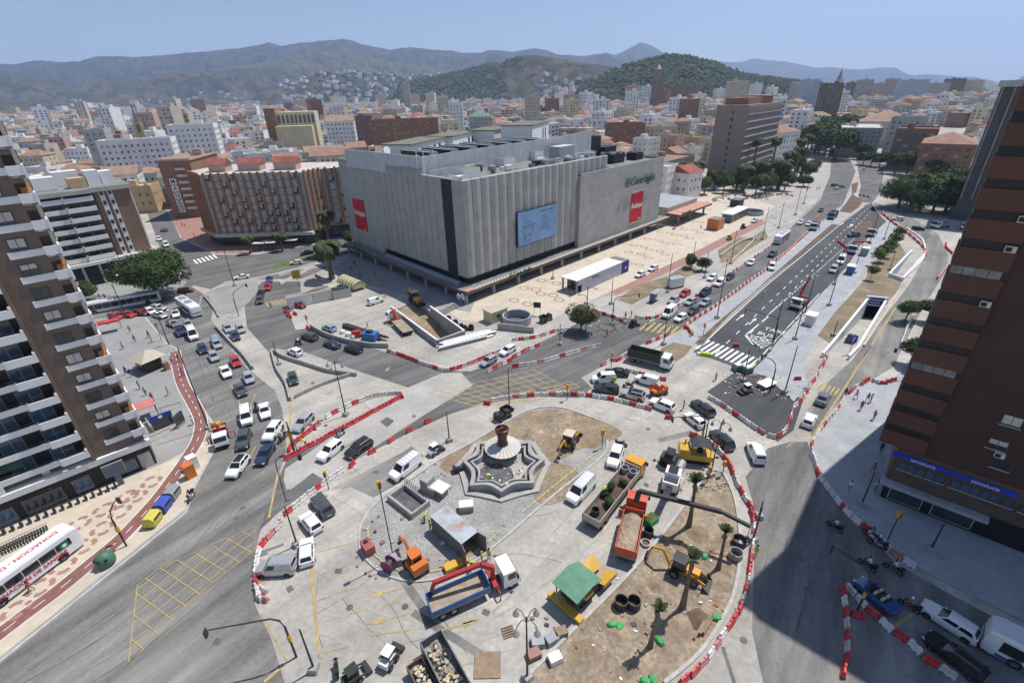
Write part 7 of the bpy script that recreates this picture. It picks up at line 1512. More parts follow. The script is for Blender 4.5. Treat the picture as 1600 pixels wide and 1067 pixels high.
# yellow paver with arched dark roof by the barriers
r=mach('road_paver','yellow road paver with dark roof beside the barrier bend','22',1125,700,1,.12);tracks(r,3.4,1.8,.4,.65)
b=MB();b.bx(-2.3,2.4,-1.15,1.15,.68,1.55);b.bx(-2.3,-.8,-1.1,1.1,1.551,2.3);b.build('body',M['yellow'],r);b=MB();b.loft([[(-.9+i*.4,y,3.0+.25*math.sin(pi*i/7)) for i in range(8)]+[(-.9+i*.4,y,2.94+.25*math.sin(pi*i/7)) for i in range(7,-1,-1)] for y in(-1.2,1.2)]);b.build('roof',M['steel'],r,fix=True)
b=MB();[b.box(x,y,1.5,.08,.08,1.5) for x in(-.8,1.8) for y in(-1.1,1.1)];b.build('roof_post',M['steel'],r);b=MB();b.cyl(-1.5,.4,2.3,3.,.09);b.build('exhaust',M['steel'],r);b=MB();b.bx(.2,.9,-.4,.4,1.56,2.2);b.build('operator_seat',M['plastic'],r)
# white milling machine
r=mach('milling_machine','white road milling machine with dark belt by the tied palms','22',975,885,-.3,1);tracks(r,3.8,1.6,.35,.6)
b=MB();b.bx(-2.4,1.2,-1.0,1.0,.62,2.0);b.bx(-1.6,-.2,-.95,.95,2.001,2.5);b.build('body',W_,r);b=MB();b.bx(-2.0,-.3,-.6,.6,2.501,2.58);b.build('engine_grille',M['dark'],r);b=MB();b.bx(.1,.9,-.9,.9,2.0,2.1);b.build('operator_stand',M['steel'],r);b=MB();b.beam((1.1,0,1.2),(4.6,0,2.9),.8,.3);b.build('conveyor',M['steel'],r);b=MB();b.bx(-.9,.6,-1.15,1.15,.05,.61);b.build('milling_drum_box',M['steel'],r)
# roller, breaker compressor and small plant beside it
r=mach('road_roller','dark roller with grey drum beside the yellow paver','22',985,745,.8,.3);b=MB();b.cyl(0,0,-.85,.85,.62,.62,14);b.build('drum',M['metal'],r,loc=(1.2,0,.62),rot=(pi/2,0,0));b=MB();b.bx(-1.6,.4,-.8,.8,.7,1.7);b.build('body',M['steel'],r);b=MB();b.cyl(0,0,-.8,.8,.6,.6,14);b.build('rear_drum',M['tyre'],r,loc=(-1.,0,.6),rot=(pi/2,0,0));b=MB();b.bx(-1.,.2,-.7,.7,2.6,2.7);[b.box(x,y,1.7,.07,.07,.9) for x in(-.9,.1) for y in(-.6,.6)];b.build('canopy',M['plastic'],r)
def dumper(label,cr,x,y,dx,dy,m):
 r=mach('site_dumper',label,cr,x,y,dx,dy,'dumper');b=MB();b.bx(-1.5,.2,-.7,.7,.6,1.2);b.bx(-1.5,-.9,-.6,.6,1.201,1.5);b.build('body',m,r);b=MB()
 b.add([(.1,-.75,.8),(.1,.75,.8),(1.5,.9,.9),(1.5,-.9,.9),(0,-.9,1.6),(0,.9,1.6),(1.8,.95,1.45),(1.8,-.95,1.45)],[(0,3,2,1),(0,1,5,4),(1,2,6,5),(2,3,7,6),(3,0,4,7)]);b.build('skip',m,r)
 for xx in(-1.,.9):[put('wheel',WH[.36],r,(xx,sy*.8,.36)) for sy in(-1,1)]
 b=MB();b.bx(-.6,-.1,-.25,.25,1.2,1.35);b.tube([(-.1,0,1.2),(.0,0,1.65)],.04,5);b.build('seat',M['plastic'],r);return r
dumper('orange site dumper stopped among the cars by the roundabout','22',905,300,-.9,.3,M['orange']);dumper('dark site dumper parked alone near the fountain kerb','12',1525,445,.9,-.5,M['steel']);dumper('grey green site dumper with red seat near the round shaft','21',210,915,-.8,.4,M['darkgreen'])
def tractor(label,cr,x,y,dx,dy,m=W_):
 r=mach('skid_loader',label,cr,x,y,dx,dy);r.scale=(.8,)*3;b=MB();b.bx(-1.3,.5,-.6,.6,.5,1.3);b.build('body',m,r);glass_cab(r,-.6,.5,1.0,1.3,2.1,M['steel'],m)
 for xx in(-.8,.4):[put('wheel',WH[.36],r,(xx,sy*.75,.36)) for sy in(-1,1)]
 b=MB();b.beam((-.9,.72,1.5),(1.4,.72,.6),.12,.2);b.beam((-.9,-.72,1.5),(1.4,-.72,.6),.12,.2);b.build('lift_arm',M['steel'],r);b=MB();b.bx(1.3,1.9,-.85,.85,.1,.6);b.build('bucket',M['steel'],r)
tractor('white skid loader parked near the lower edge beside the motorcycle','13',830,930,.5,-.8);tractor('dusty white loader at the edge of the fountain island','12',1105,665,.8,-.5);tractor('small excavator with dust-white engine hood at the new kerb works','22',1445,290,-.8,.2);tractor('dark green plant half in view at the lower edge','13',610,1045,.6,-.5,M['darkgreen']);tractor('red and steel works machine on the near crossing','21',750,950,.8,-.3,M['steel']);tractor('orange excavator on the median beside the service lane','21',1340,415,.7,-.5,M['yellow'])
tractor('grey loader on the plaza service lane near the white car','21',1425,345,.8,-.3,M['steel'])
# motorcycles with and without riders
def moto_proto(name):
 r=thing(name,'m','motorcycle')
 for x in(-.68,.68):put('wheel',WH[.31],r,(x,0,.31),scale=(1,.7,1))
 b=MB();b.bx(-.5,.35,-.16,.16,.42,.78);b.lathe(.25,0,[(.12,.7),(.22,.85),(.16,1.0)],8);b.build('body',M['plastic'],r)['paint']=1
 b=MB();b.bx(-.75,.05,-.15,.15,.78,.88);b.build('seat',M['tyre'],r);b=MB();b.tube([(.62,0,.35),(.42,0,1.02)],.05,5);b.tube([(.4,-.36,1.08),(.42,0,1.02),(.4,.36,1.08)],.03,5);b.build('handlebar',M['steel'],r)
 b=MB();b.add([(.55,-.2,.8),(.55,.2,.8),(.4,.14,1.3),(.4,-.14,1.3)],[(0,1,2,3)]);b.build('windshield',M['car_glass'],r);b=MB();b.bx(-.95,-.6,-.2,.2,.88,1.18);b.build('top_box',M['plastic'],r);return r
MP=moto_proto('motorcycle');RIDERS=[]
for lbl,cr,x,y,dx,dy,pc,rider in(('dark motorcycle waiting beside the white SUV','12',165,588,-.8,.7,'black',1),('pale scooter passing the end of the red barrier row','12',520,562,-.9,.6,'white',1),('white and black scooter riding past the recycling bins','02',1185,950,-.6,1,'white',1),('black motorcycle between the silver SUV and the white van','22',715,258,-1,-.1,'black',1),('motorcycle parked alone near the lower edge','13',505,985,-.1,-1,'dark grey',0),('motorcycle entering the building shadow','33',405,115,-.8,-.5,'black',1),('white scooter by the barrier, upper of the pair','33',630,170,-.7,-.6,'white',1),('scooter by the barrier, lower of the pair','33',668,222,-.8,-.4,'silver',1),('motorcycle in the shadow lane, left of the two abreast','33',605,352,-.8,-.6,'black',1),('motorcycle in the shadow lane, right of the two abreast','33',765,375,-.8,-.5,'dark grey',1),('red motorcycle just behind the blue convertible','33',862,605,-.85,-.55,'dark red',1),('motorcycle beside the white minibus in the left jam','12',6,400,0,1,'black',1),('parked scooters beside the white SUV behind the amber cab','22',672,622,1,.1,'black',0),('dark scooter next to the first dark car on the middle road','11',262,1060,-1,-.2,'black',1)):
 p=GQ(cr,x,y);a=ang_of(p,GQ(cr,x+dx*12,y+dy*12));dup(MP,(*p,0),a,lbl,None,PAINT[pc])
 if rider:RIDERS.append((p,a,lbl))
for ch in list(MP.children):D.objects.remove(ch)
D.objects.remove(MP)
# ================================================================= barriers
M['b_red']=mat('red plastic barrier',(.52,.035,.045),.55,var=.14,scale=1.2,dirt=(.55,.22,.22),dirt_scale=1.1,dirt_amt=.5)
M['b_pink']=mat('faded pink barrier',(.52,.20,.19),.7,var=.14,scale=1.2,dirt=(.55,.36,.33),dirt_scale=1.1,dirt_amt=.5);M['b_grey']=mat('dusty barrier',(.55,.50,.46),.7,var=.1,scale=1.2,dirt=(.42,.37,.33),dirt_scale=1.1,dirt_amt=.6)
M['b_white']=mat('white plastic barrier',(.72,.69,.66),.6,var=.07,scale=1.2,dirt=(.5,.44,.4),dirt_scale=1.1,dirt_amt=.6)
def barrier_mesh(m):
 b=MB();sec=lambda x,h:[(x,-.25,0),(x,-.23,.2),(x,-.12,.38),(x,-.1,h),(x,.1,h),(x,.12,.38),(x,.23,.2),(x,.25,0)]
 b.loft([sec(-.6,.62),sec(-.52,.8),sec(-.2,.8),sec(-.14,.7),(sec(.14,.7)),sec(.2,.8),sec(.52,.8),sec(.6,.62)])
 for x in(-.3,.3):b.bx(x-.1,x+.1,-.256,.256,-.001,.1,1)
 me=b.mesh('water_barrier',[M[m],M['dark']]);fix_normals(me);return me
BM_={'r':barrier_mesh('b_red'),'w':barrier_mesh('b_white'),'p':barrier_mesh('b_pink'),'d':barrier_mesh('b_grey')};NB=[0];rb_=random.Random(5);FARB=MB()
def barriers(pts,pat,where,gap=1.3,jit=.08,scatter=0):
 line=resample(pts if len(pts)<3 else smooth_line(pts,5),gap)
 for i,(x,y,a) in enumerate(line):
  k_=pat[i%len(pat)]
  if k_=='.':continue
  a+=rb_.uniform(-jit,jit)+scatter*rb_.uniform(-1.5,1.5);x+=rb_.uniform(-.06,.06)+scatter*rb_.uniform(-.7,.7);y+=rb_.uniform(-.06,.06)+scatter*rb_.uniform(-.7,.7)
  if y<118 and NB[0]<298:
   NB[0]+=1;k_={'r':'p','w':'d'}[k_] if rb_.random()<.24 and 'long red' not in where else k_;c_={'r':'red','w':'white','p':'faded pink','d':'dusty grey'}[k_];put('water_barrier',BM_[k_],None,(x,y,0),a,f'{c_} plastic barrier {where}','barrier',f'barriers {where}')
  else:
   c,s=math.cos(a),math.sin(a);FARB.add([(x+q[0]*c-q[1]*s,y+q[0]*s+q[1]*c,q[2]) for q in((-.62,-.22,0),(.62,-.22,0),(.62,.22,0),(-.62,.22,0),(-.55,-.1,.8),(.55,-.1,.8),(.55,.1,.8),(-.55,.1,.8))],[(0,1,5,4),(1,2,6,5),(2,3,7,6),(3,0,4,7),(4,5,6,7)],0 if k_=='r' else 1)
def bz(cr,pts,*a,**k_):barriers(zq(cr,pts),*a,**k_)
bz('12',[(172,712),(890,325)],'r','in the long red row ending in a point on the junction')
bz('12',[(200,660),(235,610),(400,478)],'r','in the short red row beside the silver estate')
bz('12',[(430,455),(490,415),(590,370),(720,320),(800,306),(885,302),(905,325)],'wrwwrwwwww','in the mixed row closing the red point')
bz('12',[(400,870),(480,815),(560,762)],'w','in the pale row by the yellow traffic light')
bz('12',[(565,760),(640,710),(715,662),(795,615),(850,585),(910,550),(985,510),(1055,476),(1095,457),(1150,437)],'r.','in the spaced red row along the inner lane',gap=1.75,jit=.3)
barriers(px([(506,757),(478,778),(443,808),(438,820),(410,853),(402,878),(400,905),(404,930),(415,943)]),'rwwwrwwr','in the curved row on the left of the roundabout')
bz('12',[(810,38),(890,62),(1050,122),(1160,157),(1220,152),(1310,122),(1430,72),(1581,12)],'rwrrrrrwwwrwwr','in the row below the stacked pipes')
bz('12',[(1430,168),(1500,132),(1581,92)],'wrr','in the start of the lower lane row by the silver hatchback')
bz('22',[(0,136),(160,112),(300,72),(450,30),(560,0)],'rwwwrwww','in the lower lane row leading to the avenue')
bz('22',[(0,80),(100,28),(180,0)],'rwr','in the upper lane row near the round shaft')
bz('21',[(0,1040),(150,1020),(290,975),(160,975)][:3],'wr','in the upper lane row below the olive tree')
bz('12',[(1405,362),(1440,366)],'r','in the pair left of the roundabout row');bz('12',[(1450,347),(1581,326)],'w','in the white start of the roundabout row')
bz('22',[(0,325),(150,312),(280,306),(400,308),(530,322),(660,347),(760,372),(880,404)],'rwrwwrww','in the curved row along the top of the roundabout')
bz('22',[(945,450),(975,452)],'r','standing alone past the end of the roundabout row')
bz('22',[(552,130),(612,100),(655,95),(712,62)],'rwr','in the corner row left of the green tipper');bz('22',[(700,157),(780,177),(900,207),(975,222)],'wwr','in the row in front of the green tipper')
bz('22',[(1212,322),(1280,362),(1370,427),(1450,482),(1540,542),(1581,567)],'wwrwrw','in the row along the new asphalt apron')
bz('32',[(-10,560),(40,568),(82,550),(115,507),(140,437),(165,382),(205,340),(240,282),(270,232),(300,190),(332,130),(350,92),(372,30)],'wrwwrr','in the wavy row between kerb works and right road',jit=.3)
bz('32',[(500,300),(540,262),(580,237),(620,217),(700,240),(772,220)],'rrwr','in the loose line beside the pedestrians',jit=.4)
bz('32',[(470,322),(430,392),(330,512),(280,592),(266,650),(290,732),(310,802),(350,862),(410,942),(470,1012),(530,1060)],'wwwrw','in the row edging the shaded pavement')
bz('33',[(470,0),(550,82),(620,132),(700,202),(740,242),(812,302),(880,345)],'wwrwwr','in the shaded row by the scooters')
bz('33',[(460,482),(470,562),(480,692),(490,802),(482,902),(455,1065)],'rwrwrwr','in the left arm of the V in the shadow');bz('33',[(475,472),(540,542),(610,612),(670,662),(730,722),(810,782),(880,832),(950,902),(1040,962),(1190,1065)],'wwrwrwrww','in the right arm of the V in the shadow')
bz('33',[(510,640),(560,660),(585,650)],'rw','inside the point of the V in the shadow')
bz('22',[(1092,552),(1200,592),(1330,722),(1400,882),(1475,1005)],'rwwrwrr','in the bend row beside the yellow paver')
bz('23',[(1470,0),(1492,90),(1470,310),(1450,482),(1390,642),(1312,752),(1222,892),(1100,1022),(1050,1067)],'rrwrwr','in the curved row outside the palm sand bed')
bz('13',[(30,480),(60,560),(20,520),(75,470)],'wr','in the loose end of the left curved row',scatter=.5)
for x,y in((270,850),(220,900),(300,900),(240,950),(290,960),(350,900),(390,950),(430,1000),(350,1000),(300,1030),(380,1040),(450,1050),(480,1060),(340,950),(260,990),(420,930)):bz('13',[(x-8,y),(x+8,y+6)],'rw'[int(x+y)%20<10],'in the jumbled heap round the signal post at the lower edge',gap=.6 if 0 else 1.0,scatter=.9,jit=1.5)
bz('21',[(500,855),(560,875),(650,905),(700,935)],'rw','beside the plant crossing');bz('21',[(760,890),(800,905),(880,900),(940,870),(1100,785),(1260,690),(1400,590),(1581,470)],'wwrwrww','along the queue')
bz('21',[(830,1060),(950,1012)],'rw','before the median');bz('21',[(1060,962),(1130,905),(1250,832),(1400,720),(1581,592)],'rw','on the median side of the queue');bz('21',[(1060,960),(1100,985),(1110,1010)],'r','at the tip of the median',scatter=.4)
bz('31',[(0,570),(80,520),(160,450),(240,370)],'rw','upper median');bz('31',[(120,360),(240,250),(330,160)],'w','far left kerb')
bz('31',[(700,255),(770,312),(840,360),(900,412),(960,470),(975,520)],'rwrr','right road curve');bz('31',[(1095,440),(1100,470),(1130,500)],'r','by balconies');bz('31',[(1110,585),(1060,640),(1040,660)],'rw','verge');bz('31',[(910,870),(860,950),(820,1060)],'w','pavement edge',gap=1.4);bz('31',[(900,855),(930,858)],'r','pavement edge')
bz('11',[(140,640),(200,620),(350,570)],'w','junction wedge');bz('11',[(150,690),(250,640),(355,585)],'w','junction wedge');bz('11',[(180,850),(215,905)],'r','site corner',scatter=.4);bz('11',[(225,865),(262,880)],'r','site corner',scatter=.4);bz('11',[(300,960),(335,975)],'r','signal foot',scatter=.4);bz('11',[(370,640),(425,670)],'rw','palm bed',gap=.6)
bz('31',[(0,150),(80,135),(160,145)],'wr','plaza end',scatter=.8);bz('21',[(1230,180),(1300,150),(1400,140),(1500,145),(1580,135)],'wrwww','plaza end',scatter=1.5);bz('21',[(1300,165),(1450,165),(1580,150)],'wwr','plaza end',scatter=1.8)
bz('31',[(430,430),(480,470)],'r','new asphalt',scatter=.3);bz('31',[(560,140),(640,160)],'rw','far crossing');bz('22',[(1360,8),(1380,8)],'r','zebra');bz('32',[(160,215),(190,215)],'r','kerb works')
FARB.build('far_barriers',[M['b_red'],M['b_white']],kind='stuff',label='far rows of small red and white plastic barriers up the avenue',cat='barriers')
# ================================================================= lamps and signals
M['pole']=mat('dark green grey pole',(.045,.05,.048),.5,metal=.2,var=.1);M['sig']=mat('signal yellow',(.62,.33,.03),.5,var=.05);M['lens']=mat('signal lens',(.12,.02,.015),.2,var=.1)
def i_am_red(w_):return 'amber' not in w_ and 'heap' not in w_
def post(kind,b_,t_,where,hand=1,base=True):
 """kind: bare, twin, lantern, signal, cantilever; height read from the photo's top point over the foot"""
 p=b_;h=max(2.2,min(16,height_over(p,t_[1])));nm={'bare':'lamp_post','twin':'street_lamp','lantern':'lantern_post','signal':'traffic_light','cantilever':'traffic_light'}[kind]
 r=thing(nm,where,'traffic light' if 'light' in nm else 'street lamp',p,hand if kind!='cantilever' else 0);b=MB()
 if kind=='cantilever':
  q=hand;a=ang_of(p,q);L=math.hypot(q[0]-p[0],q[1]-p[1]);r.rotation_euler=(0,0,a);h=6.2
  b.tube([(0,0,0),(0,0,h*.75),(.25,0,h*.92),(.9,0,h)]+[(.9+(L-.9)*i/4,0,h+.05*i) for i in range(1,5)],[.11,.1,.09,.08,.075,.07,.065,.06],7);b.build('pole',M['pole'],r)
  b=MB();b.bx(L-.06,L+.1,-.24,.24,h-.6,h+.25);b.build('signal_head',M['pole'],r);b=MB();[b.bx(L+.101,L+.12,-.1,.1,h-.55+i*.26,h-.36+i*.26) for i in range(3)];b.build('lens',M['lens'] if i_am_red(where) else M['sig'],r)
  b=MB();b.bx(-.13,.13,-.16,.16,2.6,3.4);b.build('lower_signal',M['sig'],r);return r
 b.tube([(0,0,0),(0,0,h*.5),(0,0,h)],[.12,.09,.07] if kind!='signal' else[.07,.06,.06],7);b.build('pole',M['pole'],r)
 if kind in('bare','lantern') and base:b=MB();b.box(0,0,0,.9,.9,.62,.3,0,None,.9);b.build('footing',M['conc'],r)
 if kind=='signal':b=MB();b.bx(-.16,.16,-.2,.2,h-.95,h);b.build('signal_head',M['sig'],r);b=MB();[b.bx(-.12,.12,-.225,-.201,h-.92+i*.3,h-.7+i*.3) for i in range(3)];b.build('lens',M['lens'],r)
 if kind=='twin':
  for s,hh in((1,h),(-1,h*.8)):
   b=MB();b.tube([(0,0,hh*.85),(s*.3,0,hh*.97),(s*1.0,0,hh),(s*1.9,0,hh-.15)],.05,6);b.build('arm',M['pole'],r);b=MB();b.lathe(s*2.0,0,[(.12,.1),(.3,-.05),(.33,-.18),(.05,-.2)][::-1],10,z=hh-.1);b.build('lamp_head',M['metal'],r)
 if kind=='lantern':
  for i in range(4):
   a=i*pi/2+.4;c,s=math.cos(a),math.sin(a);b=MB();b.tube([(0,0,h-.7),(c*.5,s*.5,h+.1),(c*1.1,s*1.1,h-.05),(c*1.25,s*1.25,h-.45)],.04,5);b.build('arm',M['pole'],r)
   b=MB();b.lathe(c*1.25,s*1.25,[(.3,-1.05),(.3,-.95),(.2,-.7),(.1,-.5),(.05,-.42)],10,z=h);b.build('lantern',M['metal'],r)
 return r
def zp(cr,bx_,by_,tx,ty):return GQ(cr,bx_,by_),Q(int(cr[0]),int(cr[1]),tx,ty)
for i,(kd,cr,bx_,by_,tx,ty,wh) in enumerate((('twin','01',785,905,700,630,'street lamp with two arms before the articulated bus'),('twin','01',1045,1065,925,860,'street lamp on the pavement edge beside the left jam'),('bare','01',1450,700,1375,390,'tall grey lamp post on the small paved island'),('signal','01',1000,1035,965,925,'small signal on the left pavement by the jam'),('bare','02',1290,515,1110,10,'tall lamp post by the red cycle path'),('bare','12',142,117,105,-20,'dark post at the tip of the concrete wall'),('lantern','12',555,430,480,95,'four-lantern post behind the red barrier rows'),('bare','12',1195,590,1170,410,'short bare post near the spaced red barriers'),('bare','12',1565,400,1555,140,'bare post beside the dark dumper'),('signal','12',450,885,425,775,'yellow signal between pale barriers and the white van'),('signal','13',850,300,755,-180,'very tall post with yellow signal beside the cable reel'),('signal','12',232,655,205,525,'yellow signal in the point of the red barrier rows'),('bare','13',255,215,165,-25,'bare post beside the parked white hatchbacks'),('bare','13',360,985,255,735,'bare post in the barrier heap'),('lantern','23',95,1038,85,655,'four-lantern post at the lower edge by the paving stacks'),('signal','22',340,335,345,240,'yellow signal inside the roundabout row'),('signal','22',555,632,560,520,'yellow signal at the tip of the fountain sand'),('bare','22',1185,612,1222,450,'dark post between the black estates'),('bare','22',1225,802,1257,640,'dark post behind the arched-roof paver'),('signal','22',1205,842,1210,745,'yellow signal among the rubble by the tied palms'),('signal','22',1297,802,1316,712,'yellow signal by the barrier bend'),('lantern','22',1262,640,1292,470,'four-lantern post beside the black estates'),('signal','22',612,132,620,40,'yellow signal left of the green tipper'),('bare','22',1425,218,1466,20,'dark post in the kerb rubble by the zebra crossing'),('bare','22',1522,1060,1537,955,'dark post on the outer lane by the shadow edge'),('bare','23',1485,190,1528,-20,'dark post outside the palm bed barriers'),('twin','21',455,985,465,700,'curved lamp right of the olive tree'),('bare','21',612,812,618,650,'slim post in front of the station box'),('bare','21',960,738,972,500,'tall slim post beside the dry verge'),('bare','21',1115,560,1125,420,'slim post behind the round bushes'),('bare','21',1188,650,1213,485,'slim post right of the round bushes'),('bare','21',1265,898,1316,530,'very tall post on the median by the avenue queue'),('bare','21',1350,562,1385,360,'post by the service ramp mouth'),('bare','21',1545,412,1576,210,'tall post above the service ramp'),('bare','21',935,1062,957,850,'post at the foot of the avenue queue'),('bare','21',295,1062,295,930,'post by the white lane barriers'),('bare','21',1000,350,1006,285,'plaza lamp beyond the station box'),('bare','21',252,655,257,555,'plaza lamp left of the station box'),('signal','21',1180,1005,1188,930,'yellow signal at the median tip'),('bare','31',65,342,97,180,'avenue post near the dug-up plaza end'),('bare','31',167,262,197,80,'avenue post beyond the plaza'),('bare','31',220,192,243,60,'far avenue post before the crossing'),('twin','31',230,862,285,615,'double curved lamp beside the red-craned lorry'),('twin','31',25,1060,85,770,'double lamp above the road lettering'),('bare','31',165,1030,218,800,'post on the light paving below the lorry'),('bare','31',375,822,427,600,'post by the white kiosk'),('bare','31',405,692,460,470,'post beside the silver van'),('bare','31',530,622,562,425,'post by the blue kiosk'),('bare','31',715,412,752,258,'far right post near the white car'),('bare','31',625,440,682,240,'post above the flat lorry'),('bare','31',750,602,765,495,'post on the brown verge'),('bare','31',402,1008,427,915,'post by the tunnel ramp'),('bare','32',102,292,182,0,'tall post on the light paving by the kerb works'),('bare','33',1000,250,1075,80,'dim post on the shaded pavement'),('signal','33',735,190,805,5,'orange-capped signal on the shaded pavement'),('bare','32',575,985,622,785,'dim post before the shaded shop corner'),('signal','11',325,960,295,880,'amber signal in the red barrier cluster'),('twin','11',1535,620-140,1540,350,'plaza lamp in front of the pale hut'))):
 b_,t_=zp(cr,bx_,by_,tx,ty);post(kd,b_,t_,wh,i*.7)
for b_,hd,wh in((GQ('13',250,905),G(353,1050),'curved-arm signal reaching over the left road from the barrier heap'),(GQ('12',240,655),GQ('12',330,900),'curved-arm signal leaning over the white car lane'),(GQ('21',620,922),GQ('21',770,905),'curved-arm signal over the plaza end of the crossing'),(GQ('22',1160,640),GQ('22',960,660),'signal arm over the roundabout exit by the yellow paver'),(GQ('33',540,640),GQ('33',300,480),'curved-arm signal with lit amber head in the shadow'),(GQ('32',870,190),GQ('32',720,210),'signal arm over the right road beside the street tree'),(GQ('03',785,225),GQ('03',850,160),'curved-arm signal with no-entry disc on the patterned pavement'),(GQ('01',1475,885),GQ('01',1560,830),'curved-arm signal on the pale wedge before the orange block'),(GQ('31',30,1062),GQ('21',1410,1010),'curved-arm signal over the arrows of the avenue'),(GQ('32',10,290),GQ('22',1500,250),'curved-arm signal over the kerb works')):post('cantilever',b_,(0,0),wh,hd)
# ================================================================= people
SKIN=mat('skin',(.42,.25,.18),.6,var=.05);HAIR=mat('dark hair',(.03,.022,.018),.8,var=.1)
CL={c:mat(c+' cloth',v,.85,var=.08,scale=3.) for c,v in{'white':(.7,.7,.68),'navy':(.03,.04,.09),'grey':(.2,.2,.21),'red':(.4,.04,.05),'denim':(.09,.13,.22),'khaki':(.28,.23,.15),'black':(.02,.02,.02),'pink':(.5,.2,.3),'lime':(.46,.66,.05),'sky':(.25,.42,.58)}.items()}
def person_mesh(pose):
 j={'pel':(0,0,.95,.15),'che':(.02,0,1.32,.17),'nec':(.03,0,1.5,.07),'hea':(.05,0,1.66,.115)};E_=[('pel','che'),('che','nec'),('nec','hea')]
 P_={'stand':((.02,-.02),(.0,.0),(.05,.0)),'walk':((.28,-.26),(.22,-.22),(.1,.1)),'bend':((.05,-.05),(.35,.35),(.0,.0)),'ride':((.4,.4),(.42,.42),(.0,.0))}[pose]
 if pose=='bend':j['che']=(.3,0,1.16,.17);j['nec']=(.44,0,1.24,.07);j['hea']=(.56,0,1.26,.115)
 if pose=='ride':
  for n_,q in(('pel',(-.2,0,.98)),('che',(-.08,0,1.34)),('nec',(-.02,0,1.52)),('hea',(.02,0,1.68))):j[n_]=(*q,j[n_][3])
 px0,cx,cz=j['pel'][0],j['che'][0],j['che'][2]
 for s,k_ in((1,0),(-1,1)):
  lx=P_[0][k_];ax=P_[1][k_]
  j[f'hip{s}']=(px0,s*.1,.9,.1);j[f'kne{s}']=(px0+lx*.6+(.06 if pose!='ride' else .2),s*(.11 if pose!='ride' else .22),.5 if pose!='ride' else .75,.065);j[f'ank{s}']=(px0+lx if pose!='ride' else .1,s*(.12 if pose!='ride' else .22),.09 if pose!='ride' else .33,.045);j[f'toe{s}']=((px0+lx if pose!='ride' else .1)+.16,s*.13 if pose!='ride' else s*.22,.05 if pose!='ride' else .3,.045)
  j[f'sho{s}']=(cx,s*.19,cz+.1,.065);j[f'elb{s}']=(cx+ax*.5-.02,s*.25,cz-.17,.045);j[f'wri{s}']=(cx+ax+.05,s*.24,cz-.4+abs(ax)*.25,.033);j[f'han{s}']=(cx+ax*1.2+.07,s*.235,cz-.5+abs(ax)*.3,.035)
  E_+=[('pel',f'hip{s}'),(f'hip{s}',f'kne{s}'),(f'kne{s}',f'ank{s}'),(f'ank{s}',f'toe{s}'),('che',f'sho{s}'),(f'sho{s}',f'elb{s}'),(f'elb{s}',f'wri{s}'),(f'wri{s}',f'han{s}')]
 nm=list(j);me=D.meshes.new('body');me.from_pydata([j[n_][:3] for n_ in nm],[(nm.index(a),nm.index(c)) for a,c in E_],[]);o=D.objects.new('body',me);COL.objects.link(o);md=o.modifiers.new('s','SKIN');md.use_smooth_shade=True
 for i,n_ in enumerate(nm):v=me.skin_vertices[0].data[i];v.radius=(j[n_][3],)*2;v.use_root=n_=='pel'
 sd=o.modifiers.new('d','SUBSURF');sd.levels=1
 ev=D.meshes.new_from_object(o.evaluated_get(bpy.context.evaluated_depsgraph_get()));D.objects.remove(o);ev.materials.clear()
 for m in(SKIN,CL['white'],CL['navy'],HAIR):ev.materials.append(m)
 J={n_:Vector(j[n_][:3]) for n_ in nm}
 for f in ev.polygons:
  c=f.center;best=min(E_,key=lambda e:(c-geometry.intersect_point_line(c,J[e[0]],J[e[1]])[0]).length if 0<=geometry.intersect_point_line(c,J[e[0]],J[e[1]])[1]<=1 else min((c-J[e[0]]).length,(c-J[e[1]]).length));k_=best[0][:3]+best[1][:3]
  f.material_index={'pelche':1,'chenec':1,'chesho':1,'shoelb':1,'pelhip':2,'hipkne':2,'kneank':2,'anktoe':3}.get(k_,0)
 return ev,J['hea']
PM={k_:person_mesh(k_) for k_ in('stand','walk','bend','ride')}
hm_=MB();hm_.lathe(-.015,0,[(.125,-.06),(.135,.02),(.115,.09),(.06,.135),(.01,.145)],10);HAIRM=hm_.mesh('hair',HAIR);HELM={c:hm_.mesh('helmet',m) for c,m in(('white',PAINT['white']),('yellow',M['yellow']),('black',PAINT['black']))}
def person(p,a,pose,top,legs,label,helmet=None,z=0.):
 r=thing('person',label,'person',(p[0],p[1],z),a);me,hd=PM[pose];o=put('body',me,r)
 for i,m in((1,CL[top]),(2,CL[legs])):o.material_slots[i].link='OBJECT';o.material_slots[i].material=m
 put('helmet' if helmet else 'hair',HELM[helmet] if helmet else HAIRM,r,hd+Vector((0,0,.0)));return r
rp=random.Random(9);TOPS=['white','navy','grey','red','black','pink','sky','khaki'];LEGS=['denim','navy','black','khaki','grey']
for i,(p,a,lb_) in enumerate(RIDERS):person(p,a,'ride',['white','grey','navy','white'][i%4],'denim','rider on the '+lb_.replace('the two abreast','the pair'),'black' if i%3 else 'white')
